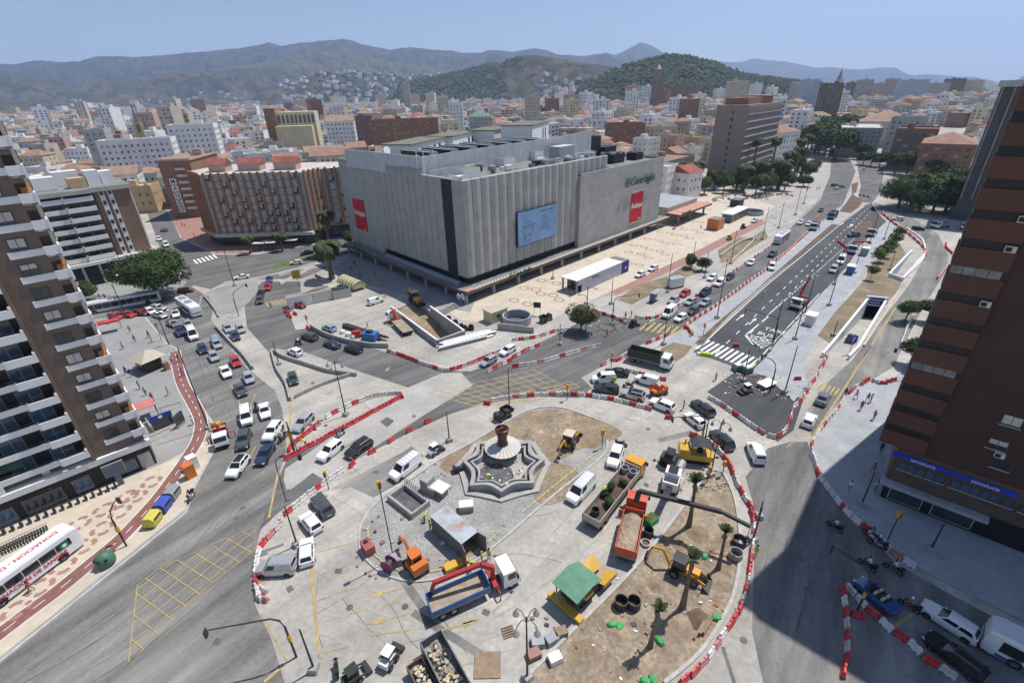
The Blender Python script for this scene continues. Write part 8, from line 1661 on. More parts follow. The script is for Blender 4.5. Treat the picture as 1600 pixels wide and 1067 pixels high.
for cr,x,y,wh in(('01',808,990,'seated group edge on the grey pavement'),('01',838,1048,'grey pavement'),('01',925,1020,'edge of the left jam'),('01',940,1050,'edge of the left jam'),('02',762,25,'grey pavement near the kiosk'),('02',785,180,'left of the kiosk'),('02',815,195,'left of the kiosk'),('02',850,130,'by the kiosk awning'),('02',868,270,'below the kiosk'),('02',905,310,'below the kiosk'),('02',948,345,'by the pink umbrella roof'),('02',1045,310,'between kiosk and cycle path'),('02',1068,115,'right of the kiosk'),('02',1110,105,'cycle path top'),('02',1135,190,'on the cycle path'),('02',1195,490,'beside the cycle path bend'),('03',200,505,'in front of the coach'),('32',470,320,'by the yellow crossing'),('32',538,330,'before the barrier line'),('32',608,350,'sunlit right pavement'),('32',628,355,'sunlit right pavement'),('32',568,400,'right pavement'),('32',648,460,'near the shadow edge'),('32',690,660,'shaded pavement'),('32',640,790,'shaded pavement'),('32',655,900,'shaded shop corner'),('32',495,900,'shaded barrier row'),('21',362,765,'at the station box entrance'),('21',1130,235,'far plaza'),('21',1165,350,'orange kiosk'),('21',1185,215,'far plaza'),('21',1205,200,'far plaza'),('21',1250,185,'far plaza'),('21',585,1010,'olive tree bed'),('11',590,610,'store shade'),('11',645,650,'store shade'),('11',738,635,'middle of the store shade'),('11',792,610,'store shade by the canopy pillars'),('11',800,770,'by the white panel van'),('11',610,575,'store shade near the far corner'),('01',1205,400,'street corner by the letter sign'),('01',1250,405,'street corner by the letter sign'),('01',1130,335,'side street'),('01',1145,335,'side street'),('01',620,780,'bus stop'),('01',655,785,'bus stop'),('31',315,105,'far crossing'),('31',300,108,'far crossing'),('31',240,120,'plaza end')):
 t_,l_=rp.choice(TOPS),rp.choice(LEGS);person(GQ(cr,x,y),rp.uniform(0,6.3),rp.choice(('walk','stand','walk')),t_,l_,f'pedestrian in {t_} top and {l_} trousers, {wh}',None,.13 if cr in('02','32') or(cr=='01' and y>900) else .012)
for cr,x,y,ps,wh in(('22',1255,215,'stand','alone on the pale junction'),('22',1057,395,'walk','walking before the white hatchback'),('22',678,775,'stand','beside the white SUV'),('12',1452,830,'bend','bending in the fountain basin'),('12',1552,880,'bend','at the rim of the fountain'),('13',1040,75,'bend','bending at the container end'),('13',1080,125,'stand','standing at the container end'),('13',1340,350,'bend','behind the red crane boom'),('13',1395,320,'stand','behind the red crane boom near the cab'),('13',1440,300,'stand','at the crane lorry cab'),('11',690,955,'walk','on the pale apron by the flatbed'),('21',700,900,'stand','left at the plant crossing'),('21',735,890,'stand','centre of the plant crossing'),('21',838,945,'walk','on the yellow bars'),('23',1090,280,'stand','above the digger on the sand'),('23',1500,280,'stand','outside the barriers in shadow edge'),('12',312,620,'bend','inside the red barrier point'),('22',1480,160,'bend','at the kerb works'),('32',20,30,'stand','at the drilling spot by the asphalt'),('21',980,990,'stand','at the median tip'),('21',1105,1010,'bend','at the barrier end of the median'),('11',95,835,'stand','on the yellow crossing bars'),('21',1550,770,'walk','by the soil median'),('02',1320,525,'stand','by the recovery lorry'),('22',560,925,'bend','between the pipes on the lorry')):
 z=1.55 if 'pipes' in wh else .0;person(GQ(cr,x,y,z),rp.uniform(0,6.3),ps,'lime',rp.choice(('navy','lime','black')),f'worker in lime safety vest {wh}',rp.choice(('white','yellow',None)),z)
# ================================================================= fountain, cabins, street furniture, site clutter
M['maroon']=mat('oxblood bronze',(.075,.022,.018),.4,var=.2,scale=1.5,spec=.5);M['basin']=mat('grey basin stone',(.40,.39,.37),.8,scale=1.2,var=.1,dirt=(.18,.175,.17),dirt_scale=1.,dirt_amt=.5);M['pool']=mat('dry dark basin floor',(.12,.115,.12),.8,var=.3,scale=.9)
M['rustgrey']=mat('container steel',(.40,.44,.48),.6,scale=.6,var=.06,dirt=(.32,.16,.09),dirt_scale=.55,dirt_amt=.85);M['cont']=mat('container side',(.16,.17,.18),.6,var=.06,dirt=(.22,.2,.19),dirt_scale=.6,dirt_amt=.4)
def fz(x,y):return G(700+x*.13125,660+y*.13125)
fc=fz(650,600);star=[fz(*p) for p in((355,300),(680,235),(990,290),(1150,515),(1020,800),(640,905),(270,830),(175,525))]
fo=thing('fountain','star-shaped grey stone fountain with an oxblood trunk on a white pleated cone','fountain',fc)
R8=[(p[0]-fc[0],p[1]-fc[1]) for p in star]
def scal(k_,dent):
 out=[]
 for i in range(8):
  a,c=Vector(R8[i]),Vector(R8[(i+1)%8])
  for t in range(6):u=t/6;q=a.lerp(c,u)*k_;out.append(tuple(q*(1-dent*math.sin(pi*u))))
 return out
def ringwall(name,k0,k1,d0,z0,z1,m):
 A,B=scal(k0,d0),scal(k1,d0);n=len(A);b=MB()
 b.add([(*p,z0) for p in A]+[(*p,z0) for p in B]+[(*p,z1) for p in A]+[(*p,z1) for p in B],[f for i in range(n) for j in((i+1)%n,) for f in((i,j,2*n+j,2*n+i),(n+j,n+i,3*n+i,3*n+j),(2*n+i,2*n+j,3*n+j,3*n+i))]);return b.build(name,M[m],fo,fix=True)
ringwall('outer_wall',1.,.9,.16,0,1.15,'basin');ringwall('channel_floor',.9,.8,.16,.05,.45,'pool');ringwall('inner_wall',.8,.74,.16,0,1.25,'basin');ringwall('rim',1.02,.89,.16,1.152,1.3,'conc');ringwall('step',1.16,1.02,.02,0,.3,'pale_patch')
b=MB();b.sheet(scal(.74,.16),.25);b.build('basin_floor',M['pale_patch'],fo);b=MB();b.cyl(0,0,.254,.3,2.7,2.7,24);b.build('basin_floor',M['pool'],fo,loc=(-1.1,-1.0,0));cx,cy=fz(655,400);cx-=fc[0];cy-=fc[1]
b=MB();n=48;vs=[]
for i in range(n):a=2*pi*i/n;r_=2.75 if i%2 else 2.62;vs+=[(cx+r_*math.cos(a),cy+r_*math.sin(a),1.75+(.1 if i%2 else 0)),(cx+.55*math.cos(a),cy+.55*math.sin(a),2.35+(.08 if i%2 else 0)),(cx+1.0*math.cos(a),cy+1.0*math.sin(a),.3)]
b.add(vs,[f for i in range(n) for j in((i+1)%n,) for f in((3*i,3*j,3*j+1,3*i+1),(3*i+2,3*j+2,3*j,3*i))]);b.build('pleated_cone',M['offwhite'],fo);b=MB();b.lathe(cx,cy,[(.85,2.2),(.8,2.7),(.68,3.2),(.78,4.0),(1.0,4.7),(1.02,5.1),(.85,5.2),(.7,5.0)],16);b.build('trunk',M['maroon'],fo,True);b=MB()
for i in range(7):b.box(cx+.5*math.cos(i*2.4),cy+.5*math.sin(i*1.9),4.9,.5,.4,.5,i,0,None,.4)
b.build('crest',M['maroon'],fo)
b=MB();rr=random.Random(2)
for _ in range(70):p=fz(rr.uniform(380,980),rr.uniform(480,800));b.box(p[0]-fc[0],p[1]-fc[1],.3,rr.uniform(.1,.4),rr.uniform(.06,.2),rr.uniform(.05,.15),rr.uniform(0,3),rr.randint(0,2))
b.build('broken_tile',[M['steel'],M['white'],M['w_brick']],kind='stuff',loc=(*fc,0),label='broken tiles strewn in the fountain basin',cat='rubble')
# shipping container with open doors
A,B=Vector(G(676,829.6)),Vector(G(724,874));a=ang_of(A,B);L_=(B-A).length;n_=Vector((-math.sin(a),math.cos(a)));r=thing('shipping_container','rusty blue grey shipping container with its end doors open','container',(*A,.03),a);w2=2.44
b=MB();nn=26
for y_,sg_ in((0,-1),(w2,1)):
 vs=[]
 for i in range(nn*2+1):x=L_*i/(nn*2);o_=.05 if i%4<2 else 0;vs+=[(x,y_-sg_*o_*-1*0+sg_*o_,0),(x,y_+sg_*o_,2.5)]
 b.add(vs,[(2*i,2*i+2,2*i+3,2*i+1) for i in range(nn*2)])
b.bx(-.03,.02,.05,w2-.05,0,2.5);b.build('side_wall',M['cont'],r);b=MB();vs=[]
for i in range(nn*2+1):x=L_*i/(nn*2);vs+=[(x,-.05,2.52+(.04 if i%4<2 else 0)),(x,w2+.05,2.52+(.04 if i%4<2 else 0))]
b.add(vs,[(2*i,2*i+2,2*i+3,2*i+1) for i in range(nn*2)]);b.build('roof',M['rustgrey'],r);b=MB();b.bx(0,L_,0,w2,0,.12);b.build('floor',M['wood'],r)
for y_,rz in((0,-.35),(w2,.15)):b=MB();b.bx(0,1.2,-.04,.04,.05,2.5);[b.bx(x,x+.05,-.08,.08,.1,2.45) for x in(.4,.8)];b.build('door',M['cont'],r,loc=(L_,y_,0),rz=rz)
# plain cabins, bins, stacks: shape lists (x0,x1,y0,y1,z0,z1,part,material)
def kit(name,label,cat,p,ang,parts,z=0.,group=None):
 r=thing(name,label,cat,(p[0],p[1],z),ang,group)
 for q in parts:b=MB();b.bx(*q[:6]);b.build(q[6],M[q[7]] if isinstance(q[7],str) else q[7],r)
 return r
AV=math.radians(46)
def px2(cr,a,c):p,q=GQ(cr,*a),GQ(cr,*c);return p,ang_of(p,q),math.dist(p,q)
# station entrance box: pale sloping roof, glazed panels, blue end
p,q=G(903,459),G(981,424);a=ang_of(p,q);L_=math.dist(p,q);r=thing('station_box','long white station entrance box with ribbed roof and dark blue end panel','station',p,a)
for i in range(13):x0=i*L_*.86/13;b=MB();b.bx(x0+.03,x0+L_*.86/13-.03,0,.12,.15 if i else 2.2,2.05 if i else 3.7);b.bx(x0+.03,x0+L_*.86/13-.03,0,.12,2.1,3.7) if i else 0;b.build('wall_panel',mat('milky panel',(.50,.52,.60),.3,var=.08),r)
for i in range(22):x0=-1+i*(L_*.86+1)/22;b=MB();b.bx(x0,x0+(L_*.86+1)/22-.05,-.3,5.2,3.75,3.9);b.build('roof_sheet',M['white_conc'],r)
b=MB();b.bx(L_*.86,L_,-.15,5.1,0,3.7,0,1);b.build('end_block',[mat('station blue',(.03,.035,.20),.5),M['roof_grey']],r);b=MB();b.bx(1.5,L_*.86,4.9,5.0,0,3.7);b.build('rear_wall',M['white_conc'],r);b=MB();b.bx(1.6,2.,.4,4.8,0,3.6);b.build('glass_doors',M['glass'],r)
for y_ in(.2,4.9):b=MB();b.bx(-.6,-.2,y_-.2,y_+.2,0,3.74);b.build('pillar',M['conc'],r)
b=MB();b.bx(L_*.24,L_*.35,-.02,-.004,3.0,3.2);b.bx(L_*.25,L_*.4,-.02,-.004,2.55,2.75);b.build('lettering_bar',M['steel'],r);b=MB();b.cyl(0,0,-.01,.02,.35,.35,12);b.build('emblem',M['white'],r,loc=(L_*.93,-.17,1.6),rot=(pi/2,0,0))
# round concrete shaft, upstand walls
def shaft(cr,x,y,R,h,label):
 p=GQ(cr,x,y);r=thing('round_shaft',label,'shaft',p);b=MB();n=28;vs=[]
 for R_,z in((R,0),(R,h),(R-.3,h),(R-.3,.1)):vs+=[(R_*math.cos(2*pi*i/n),R_*math.sin(2*pi*i/n),z) for i in range(n)]
 b.add(vs,[(k_*n+i,k_*n+(i+1)%n,(k_+1)*n+(i+1)%n,(k_+1)*n+i) for k_ in range(3) for i in range(n)]);b.build('ring_wall',M['blue_paving'],r);b=MB();b.cyl(0,0,.02,.1,R-.31,R-.31,n);b.build('floor',M['pool'],r)
shaft('21',30,925,3.4,2.0,'round pale concrete shaft open at the top beside the pale hut');shaft('21',1487,255,4.2,1.5,'far round concrete shaft beyond the orange kiosk')
kit('site_wall','low concrete shuttering wall in front of the round shaft','wall',GQ('21',-10,975),AV-1.1,[(-3,3.2,-.15,.15,0,1.6,'panel','conc'),(3.21,5.5,-.1,.2,0,1.4,'panel','conc')])
kit('site_hut','pale yellow site hut with flat roof near the store corner','hut',GQ('11',1480,905),AV-.1,[(-2.4,2.4,-1.6,1.6,0,2.7,'wall','w_pale yellow'),(-2.6,2.6,-1.8,1.8,2.71,2.9,'roof','w_beige'),(-.9,0,-1.66,-1.6,1.2,1.9,'window','glass')])
kit('kiosk','bright orange kiosk cube on the plaza','kiosk',GQ('21',1255,345),AV,[(-3.2,2.4,-2.2,2.2,0,4,'wall','orange'),(-3.,2.2,-2.,2.,4.001,4.1,'roof','roof_grey')]);kit('pavilion','glazed station pavilion with pale roof behind the orange kiosk','station',GQ('21',1335,300),AV,[(-3,15,-2.4,2.4,3.2,3.5,'roof','white_conc'),(-2,14,-2.0,2.0,0,3.19,'glazing','glass_blue')]+[(x,x+.2,-2.2,-2.02,0,3.19,'post','conc') for x in range(-2,15,2)])
kit('site_hut','dark grey hut at the dug-up end of the plaza','hut',GQ('21',1385,205),AV,[(-3,3,-2,2,0,3,'wall','steel'),(-3.3,3.3,-2.3,2.3,3.01,3.3,'roof','roof_grey')])
kit('site_cabin','white site cabin with red base beside the queue','cabin',GQ('21',1005,705),AV-.4,[(-2.2,2.2,-1.1,1.1,.4,2.6,'wall','white'),(-2.2,2.2,-1.1,1.1,.05,.39,'base','b_red'),(-2.3,2.3,-1.2,1.2,2.61,2.75,'roof','metal')]);kit('bus_shelter','grey blue glazed shelter on the dry verge by the queue','shelter',GQ('21',885,790),AV,[(-2,2,-.8,.8,2.4,2.6,'roof','metal'),(-1.9,1.9,.6,.7,0,2.39,'glass','glass_blue'),(-1.9,-1.8,-.7,.59,0,2.39,'glass','glass_blue')])
p,a,L_=px2('11',(250,760),(375,815));kit('site_cabin','long white site cabin block with red base left of the blue toilet','cabin',GQ('11',350,800),AV-.25,[(-6,0,-1.3,1.3,.1,2.7,'wall','white'),(.1,5,-1.3,1.3,.1,2.7,'wall','offwhite'),(-6.1,5.1,-1.4,1.4,2.71,2.85,'roof','metal')])
kit('plank_stack','planks and boards laid on the cabin roof','planks',GQ('11',370,790),AV-.2,[(-3+i*.5,1+i*.6,-.9+i*.3,-.7+i*.3,2.86,2.95+.03*i,'plank','wood') for i in range(6)]);kit('portable_toilet','blue portable toilet between cabins','toilet',GQ('11',460,775),AV,[(-.6,.6,-.6,.6,0,2.2,'wall','glass_blue'),(-.65,.65,-.65,.65,2.21,2.4,'roof','blue_paving')])
kit('crate_stack','stack of grey pallets cages by the green tunnel tent','crates',GQ('11',530,765),AV-.3,[(-2.4,2.4,-1.4,1.4,0,2.4,'cage','metal'),(-2.2,2.2,-1.2,1.2,2.41,2.6,'lid','steel')])
p,a,L_=px2('11',(545,690),(650,735));r=thing('tunnel_tent','pale green ribbed tunnel canopy over the subway stair','canopy',GQ('11',595,705),a);b=MB();b.loft([[(x,2.*math.cos(t),.8+1.9*math.sin(t)) for t in np.linspace(0,pi,9)] for x in np.linspace(-4.5,4.5,13)]);b.build('cover',M['w_pale yellow'],r,fix=True)
for x in np.linspace(-4.5,4.5,7):b=MB();b.tube([(x,2.06*math.cos(t),.8+1.96*math.sin(t)) for t in np.linspace(0,pi,9)],.07,4);b.build('hoop',M['leaf_light'],r)
# pipes and beams
def pipes(label,cr,p0,p1,n,r_=.16,m='metal',wid=2.6,name='pipe_stack',sq=False):
 a_,c_=GQ(cr,*p0),GQ(cr,*p1);an=ang_of(a_,c_);L_=math.dist(a_,c_);r=thing(name,label,'pipes',a_,an);b=MB()
 if sq:b.bx(0,L_,-r_,r_,0,r_*1.6)
 else:b.tube([(0,0,0),(L_,0,0)],r_,8)
 me=b.mesh('beam' if sq else 'pipe',M[m]);rr=random.Random(n)
 for i in range(n):put('beam' if sq else 'pipe',me,r,(rr.uniform(-.8,.8),(i%(n//2+1))*wid/(n//2+1)-wid/2,r_+(2.05*r_ if i>n//2 else 0)),rr.uniform(-.03,.03),scale=(rr.uniform(.8,1.),1,1))
pipes('long grey steel pipes stacked before the excavation wall','11',(1130,1075),(1480,985),14,.22,'metal',3.6);pipes('dark beams stacked inside the fenced compound','11',(560,950),(820,1035),7,.2,'steel',1.6,'beam_stack',True);pipes('timber planks lying at the kerb of the palm bed','23',(1150,770),(1215,660),5,.12,'wood',.7,'plank_stack',True);pipes('grey rails in the shade before the store','11',(1110,880),(1230,820),6,.1,'metal',3,'rail_stack',True)
for i,(x,y) in enumerate(((1190,915),(1230,940),(1270,965),(1330,970),(1290,975))):kit('rubber_roll','black rolled bundle beside the excavation, one of five in a line','roll',GQ('11',x,y),i,[(-.6,.6,-.5,.5,0,.9,'roll','steel'),(-.4,.5,-.4,.35,.9,1.3,'wrap','tyre')],group='rolled bundles by the excavation')
# concrete divider walls
def divider(label,pts,h=.85,seg=2.0,m='conc'):
 r=thing('divider_wall',label,'wall',(0,0,0));b=MB();b.bx(-seg/2+.03,seg/2-.03,-.18,.18,0,h);me=b.mesh('wall_segment',M[m])
 for x,y,a in resample(smooth_line(pts,4) if len(pts)>2 else pts,seg):put('wall_segment',me,r,(x,y,0),a)
divider('curved concrete wall on the left of the walled pale bay',zq('12',[(100,45),(130,150),(185,240),(215,345)]));divider('curved concrete wall along the middle road above the pale bay',zq('12',[(105,40),(180,80),(320,125),(450,165),(600,185)]));divider('pale low wall closing the bay at the bottom',zq('12',[(240,325),(400,250),(590,185)]),.7)
divider('low wall between the left jam and the parking bay',zq('01',[(1335,955),(1430,1060),(1500,1130),(1560,1210)]));divider('concrete fence along the compound with the dark beams',zq('11',[(340,960),(430,1010),(560,1050),(700,1075),(830,1080)]),1.1);divider('curved white wall round the paved wedge',zq('01',[(1235,830),(1260,770),(1330,850),(1350,890)]),.6);divider('pale wall between ramp and right road',zq('31',[(590,1075),(665,960),(740,850),(805,735)]),.5,2.2,'cream_paving')
divider('low white kerb wall between the two right hand lanes',zq('31',[(835,660),(960,530),(960,440),(930,400),(860,350)]),.6,2.2,'white_conc');divider('pale ramp walls of the service underpass',zq('21',[(1350,560),(1480,440),(1480,415),(1400,440),(1290,520)]),.9,2.,'cream_paving')
# left pavement furniture
BN={'yellow':(.60,.53,.10),'blue':(.05,.10,.42),'grey':(.30,.31,.31)}
for c_,cr,x,y in(('yellow','03',955,85),('blue','02',1020,1015),('grey','02',1075,940)):
 M['bin_'+c_]=mat(c_+' bin',BN[c_],.5,var=.06,dirt=tuple(v*.7 for v in BN[c_]),dirt_scale=1.2,dirt_amt=.4);p=GQ(cr,x,y);r=thing('recycling_bin',c_+' recycling bin by the left kerb','bin',(*p,.134),ang_of(GQ('03',955,85),GQ('02',1075,940)));b=MB();b.loft([[(x_,-.65,.2),(x_,-.8,1.2),(x_,-.45,1.6),(x_,.45,1.6),(x_,.8,1.2),(x_,.65,.2)] for x_ in(-.9,.9)]);b.build('body',M['bin_'+c_],r,fix=True);b=MB();b.bx(-.7,.7,-.82,-.7,1.1,1.3);b.build('slot',M['dark'],r);b=MB();[b.bx(x_,x_+.15,-.6,.6,0,.2) for x_ in(-.8,.65)];b.build('foot',M['steel'],r)
r=thing('bottle_bank','round green bottle bank beside the cycle path','bin',(*GQ('03',668,335),.134));b=MB();b.lathe(0,0,[(.75,0),(.95,.3),(1.0,.9),(.85,1.4),(.5,1.7),(.1,1.8)],16);b.build('shell',mat('bottle bank green',(.07,.16,.11),.5,var=.1),r,True);b=MB();[b.box(.9*math.cos(t),.9*math.sin(t),1.15,.2,.3,.22,t) for t in(4.,4.8,5.6)];b.build('opening',M['dark'],r)
for c_,x,y in(('orange',1185,810),('white',1205,760)):kit('portable_toilet',c_+' portable toilet by the cycle path','toilet',GQ('02',x,y),.9,[(-.6,.6,-.6,.6,0,2.0,'wall',c_),(-.62,.62,-.62,.62,2.01,2.2,'roof',c_)],.134)
p=GQ('02',935,140);r=kit('newspaper_kiosk','dark green pavement kiosk with beige hipped roof','kiosk',p,-.5,[(-1.9,1.9,-1.5,1.5,0,2.5,'wall','darkgreen'),(-1.4,0,-1.56,-1.5,.9,2.,'shelf','w_beige')],.13);rm2=roof_mesh(4.6,4.,2.55,'hip');rm2.build('roof',[M['w_beige'],M['w_beige']],r);kit('magazine_rack','red rack beside the kiosk','rack',GQ('02',1035,150),-.5,[(-.5,.5,-.4,.4,0,1.7,'rack','w_brick')],.13)
kit('terrace_awning','pink awning over café tables by the brick block','awning',GQ('02',905,450),LANG*pi/180,[(-1.9,1.9,-1.4,1.4,2.5,2.6,'cover',mat('pink awning',(.48,.17,.16),.8)),(-1.8,-1.7,-1.3,-1.2,0,2.49,'post','steel'),(1.7,1.8,-1.3,-1.2,0,2.49,'post','steel'),(1.7,1.8,1.2,1.3,0,2.49,'post','steel')],.13)
r=kit('subway_entrance','underpass entrance with blue round-emblem board','entrance',GQ('02',1020,510),.8,[(-1.6,1.6,-.1,.1,1.8,2.7,'sign_board',mat('sign blue',(.03,.06,.32),.5)),(-1.6,-1.45,-.1,.1,0,1.79,'post','metal'),(1.45,1.6,-.1,.1,0,1.79,'post','metal'),(-1.5,1.5,.3,4,.02,.1,'stairwell','dark'),(-1.7,-1.55,.2,4,0,1.,'parapet','conc'),(1.55,1.7,.2,4,0,1.,'parapet','conc')],.13);b=MB();b.cyl(0,0,-.01,.02,.3,.3,12);b.build('emblem',M['white'],r,loc=(0,-.12,2.25),rot=(pi/2,0,0))
kit('advert_panel','dark advertising panel standing near the cycle path','panel',GQ('02',1125,495),1.5,[(-.9,.9,-.12,.12,.5,2.4,'panel','glass'),(-.95,.95,-.08,.08,.1,.49,'base','conc')],.13);kit('stair_railing','wood edged ramp railing by the underpass entrance','railing',GQ('02',1060,400),.6,[(-1.6,1.6,-.04,.04,.9,1.,'rail','wood'),(-1.5,-1.42,-.04,.04,0,.89,'post','metal'),(1.42,1.5,-.04,.04,0,.89,'post','metal')],.13);kit('stair_railing','wood edged railing near the block corner','railing',GQ('02',980,580),.9,[(-2,2,-.04,.04,.9,1.,'rail','wood'),(-1.9,-1.82,-.04,.04,0,.89,'post','metal'),(1.82,1.9,-.04,.04,0,.89,'post','metal')],.13)
r=kit('street_screen','framed blue screen on a totem before the glass ground floor','screen',GQ('02',755,860),math.radians(43),[(-.35,.35,-.15,.15,0,1.9,'totem','glass_blue'),(-1.1,1.1,-.1,.1,2.,3.7,'screen','glass_blue'),(-1.2,1.2,-.06,.12,1.9,3.8,'frame','conc')],.134)
bd=MB();bd.tube([(-.5,0,.5),(0,0,.75),(.45,.02,.55)],.05,5);[bd.lathe(x,0,[(.3,-.03),(.3,.03)],10,z=.3) for x in()];bp_=MB();n=10
for x in(-.5,.5):bp_.add([(x+R_*math.cos(2*pi*i/n),y_,.32+R_*math.sin(2*pi*i/n)) for y_ in(-.03,.03) for R_ in(.32,.26) for i in range(n)],[f for i in range(n) for j in((i+1)%n,) for f in((i,j,n+j,n+i),(2*n+i,3*n+i,3*n+j,2*n+j),(i,2*n+i,2*n+j,j))])
wm2=bp_.mesh('wheels',M['tyre']);fm2=bd.mesh('frame',M['steel']);hb=MB();hb.tube([(.4,-.25,1.),(.35,0,.95),(.4,.25,1.)],.03,4);hb.bx(-.25,-.05,-.08,.08,.85,.95);hm2=hb.mesh('handlebar_and_saddle',M['glass_blue'])
for i in range(16):
 q=Vector(GQ('03',20,265)).lerp(Vector(GQ('03',300,130)),i/15);r=thing('bicycle','hire bicycle in the rack row behind the donation coach','bicycle',(*q,.134),math.radians(43)+1.6,'hire bicycles behind the coach');put('wheels',wm2,r)['kind']='stuff';put('frame',fm2,r);put('handlebar',hm2,r)
for i in range(16):q=Vector(GQ('03',-20,170)).lerp(Vector(GQ('02',720,880)),i/15);kit('bicycle_dock','black docking post in the row along the glass shopfront','dock',q,math.radians(43),[(-.12,.12,-.3,.3,0,.8,'post','steel'),(-.1,.1,-.45,.45,0,.06,'base','metal')],.134,'bicycle docks along the shopfront')
# roundabout clutter
kit('service_pit','open concrete chamber with steel railing on the fountain island','pit',G(639,786),ang_of(G(613,776),G(650,805)),[(-2.6,2.6,-1.5,-1.2,0,.9,'wall','conc'),(-2.6,2.6,1.2,1.5,0,.9,'wall','conc'),(2.3,2.6,-1.19,1.19,0,.9,'wall','conc'),(-2.6,-2.3,-1.19,1.19,0,.9,'wall','conc'),(-2.29,2.29,-1.19,1.19,.06,.1,'floor','pool')]+[(x*.4-2.4,x*.4-2.34,1.3,1.36,.9,2.2,'railing_bar','steel') for x in range(12)],.03)
kit('concrete_block','stepped concrete block on the fountain island','block',G(674,766),-.6,[(-1.2,1.2,-.8,.8,0,1.2,'base','conc'),(-1.2,.1,-.8,.8,1.21,2.,'step','conc')],.03);kit('concrete_table','square concrete cap with white top on the fountain island','block',G(689,771),-.6,[(-1.1,1.1,-.9,.9,1.1,1.3,'top','white'),(-.8,.8,-.6,.6,0,1.09,'base','conc')],.03);kit('generator','white topped generator box between container and fountain','generator',G(729,796),.1,[(-.9,.9,-.6,.6,0,.8,'body','conc'),(-.92,.92,-.62,.62,.81,1.1,'lid','white')],.03);kit('compressor','dull red site tank at the left edge of the fountain island','tank',G(576,861),-.9,[(-.9,.9,-.55,.55,0,1.3,'body',mat('dull red tank',(.34,.10,.09),.6,var=.15)),(-.5,-.1,-.2,.2,1.31,1.5,'cap','steel')],.03);kit('dumpster_tray','yellow skip tray behind the container doors','tray',G(713,884),.5,[(-1.4,1.4,-.5,.5,0,.6,'tray','yellow')],.03);kit('boulder_base','dark machine left of the fountain star','machine',G(716,736),.3,[(-.7,.7,-.5,.5,0,.9,'body','steel'),(-.4,.4,-.3,.3,.91,1.2,'cover','metal')],.03);kit('post_footing','concrete cube foot of the very tall post','block',GQ('13',865,325),.4,[(-.65,.65,-.65,.65,0,1.0,'cube','conc')],.03)
r=thing('cable_reel','purple cable reel tipped beside the concrete cube','reel',(*GQ('13',830,360),.03),-.4);
for y_ in(-.5,.42):b=MB();b.cyl(0,0,0,.08,.85,.85,18);b.build('flange',mat('purple reel',(.22,.05,.14),.6),r,loc=(0,y_,.85),rot=(pi/2,0,0))
b=MB();b.cyl(0,0,0,.84,.5,.5,14);b.build('drum',M['steel'],r,loc=(0,.42,.85),rot=(pi/2,0,0))
def drum(cr,x,y,R_,h,label,m='steel',z=.03,open_=True):
 p=GQ(cr,x,y);r=thing('pipe_ring',label,'ring',(*p,z));b=MB();n=18;vs=[]
 for q,zz in((R_,0),(R_,h),(R_*.86,h),(R_*.86,.1)):vs+=[(q*math.cos(2*pi*i/n),q*math.sin(2*pi*i/n),zz) for i in range(n)]
 b.add(vs,[(k_*n+i,k_*n+(i+1)%n,(k_+1)*n+(i+1)%n,(k_+1)*n+i) for k_ in range(3) for i in range(n)]);b.build('shell',M[m],r);b=MB();b.cyl(0,0,.05,.1,R_*.85,R_*.85,n);b.build('fill',M['soil'],r);return r
drum('23',672,590,.72,1.,'left of the two black planting rings on the sand');drum('23',750,592,.72,1.,'right of the two black planting rings on the sand');drum('23',1378,290,.75,.9,'grey planting ring near the barrier bend of the palm bed','conc');drum('23',840,155,.6,1.,'black planting ring beside the red crane lorry');drum('23',825,210,.55,.35,'grey hoop lying beside the red crane lorry','metal');drum('23',1400,205,.8,.8,'black ring under the tip of the crane boom')
for i,(x,y) in enumerate(((620,710),(662,725),(910,810),(1260,668),(1190,285),(870,1055),(825,1060))):b=MB();b.lathe(0,0,[(.3,0),(.5,.12),(.35,.35),(.08,.42)],7,sx=1.2,sy=.8);b.build('sack',mat('green sack',(.06,.34,.10),.6,var=.2),loc=(*GQ('23',x,y),.03),rz=i,label='bright green sack lying on the sand bed',cat='sack',group='green sacks on the sand bed')
kit('parasol_box','green lidded box beside the red crane lorry cab','box',GQ('23',855,75),.6,[(-.8,.8,-.6,.6,0,.9,'body',mat('green sack',(.06,.34,.10),.6)),(-.7,.7,-.5,.5,.91,1.,'lid','leaf_light')])
for lb_,x,y,rz,m in(('grey stack of paving slabs, left of the pair by the lantern post',160,825,.1,'blue_paving'),('grey stack of paving slabs, right of the pair by the lantern post',245,805,.5,'blue_paving'),('timber boards stacked by the palm bed kerb',300,765,.3,'wood'),('reddish brick pallet at the foot of the lantern post',135,900,.4,'red_paving'),('pale crate with yellow tools on the sand by the kerb',265,925,.4,'white')):kit('pallet_stack',lb_,'pallet',GQ('23',x,y),rz,[(-.62,.62,-.5+.01*i,.5-.02*i,.1+i*.15,.24+i*.15,'layer',m) for i in range(4)]+[(-.66,.66,-.52,.52,0,.09,'pallet','wood')])
kit('board','square brown board lying on the pale ground near the tipper','board',GQ('13',1430,955),0,[(-1.25,1.25,-1.2,1.2,.02,.12,'board','wood'),(-1.2,1.2,-.05,.05,.0,.019,'batten','steel')]);kit('pallet_stack','worn wooden pallet at the edge near the skip','pallet',GQ('13',1560,755),.3,[(-.6,.6,-.5+i*.25,-.35+i*.25,.1,.15,'slat','wood') for i in range(5)]+[(-.6,-.5,-.5,.65,0,.09,'bearer','wood'),(.5,.6,-.5,.65,0,.09,'bearer','wood')])
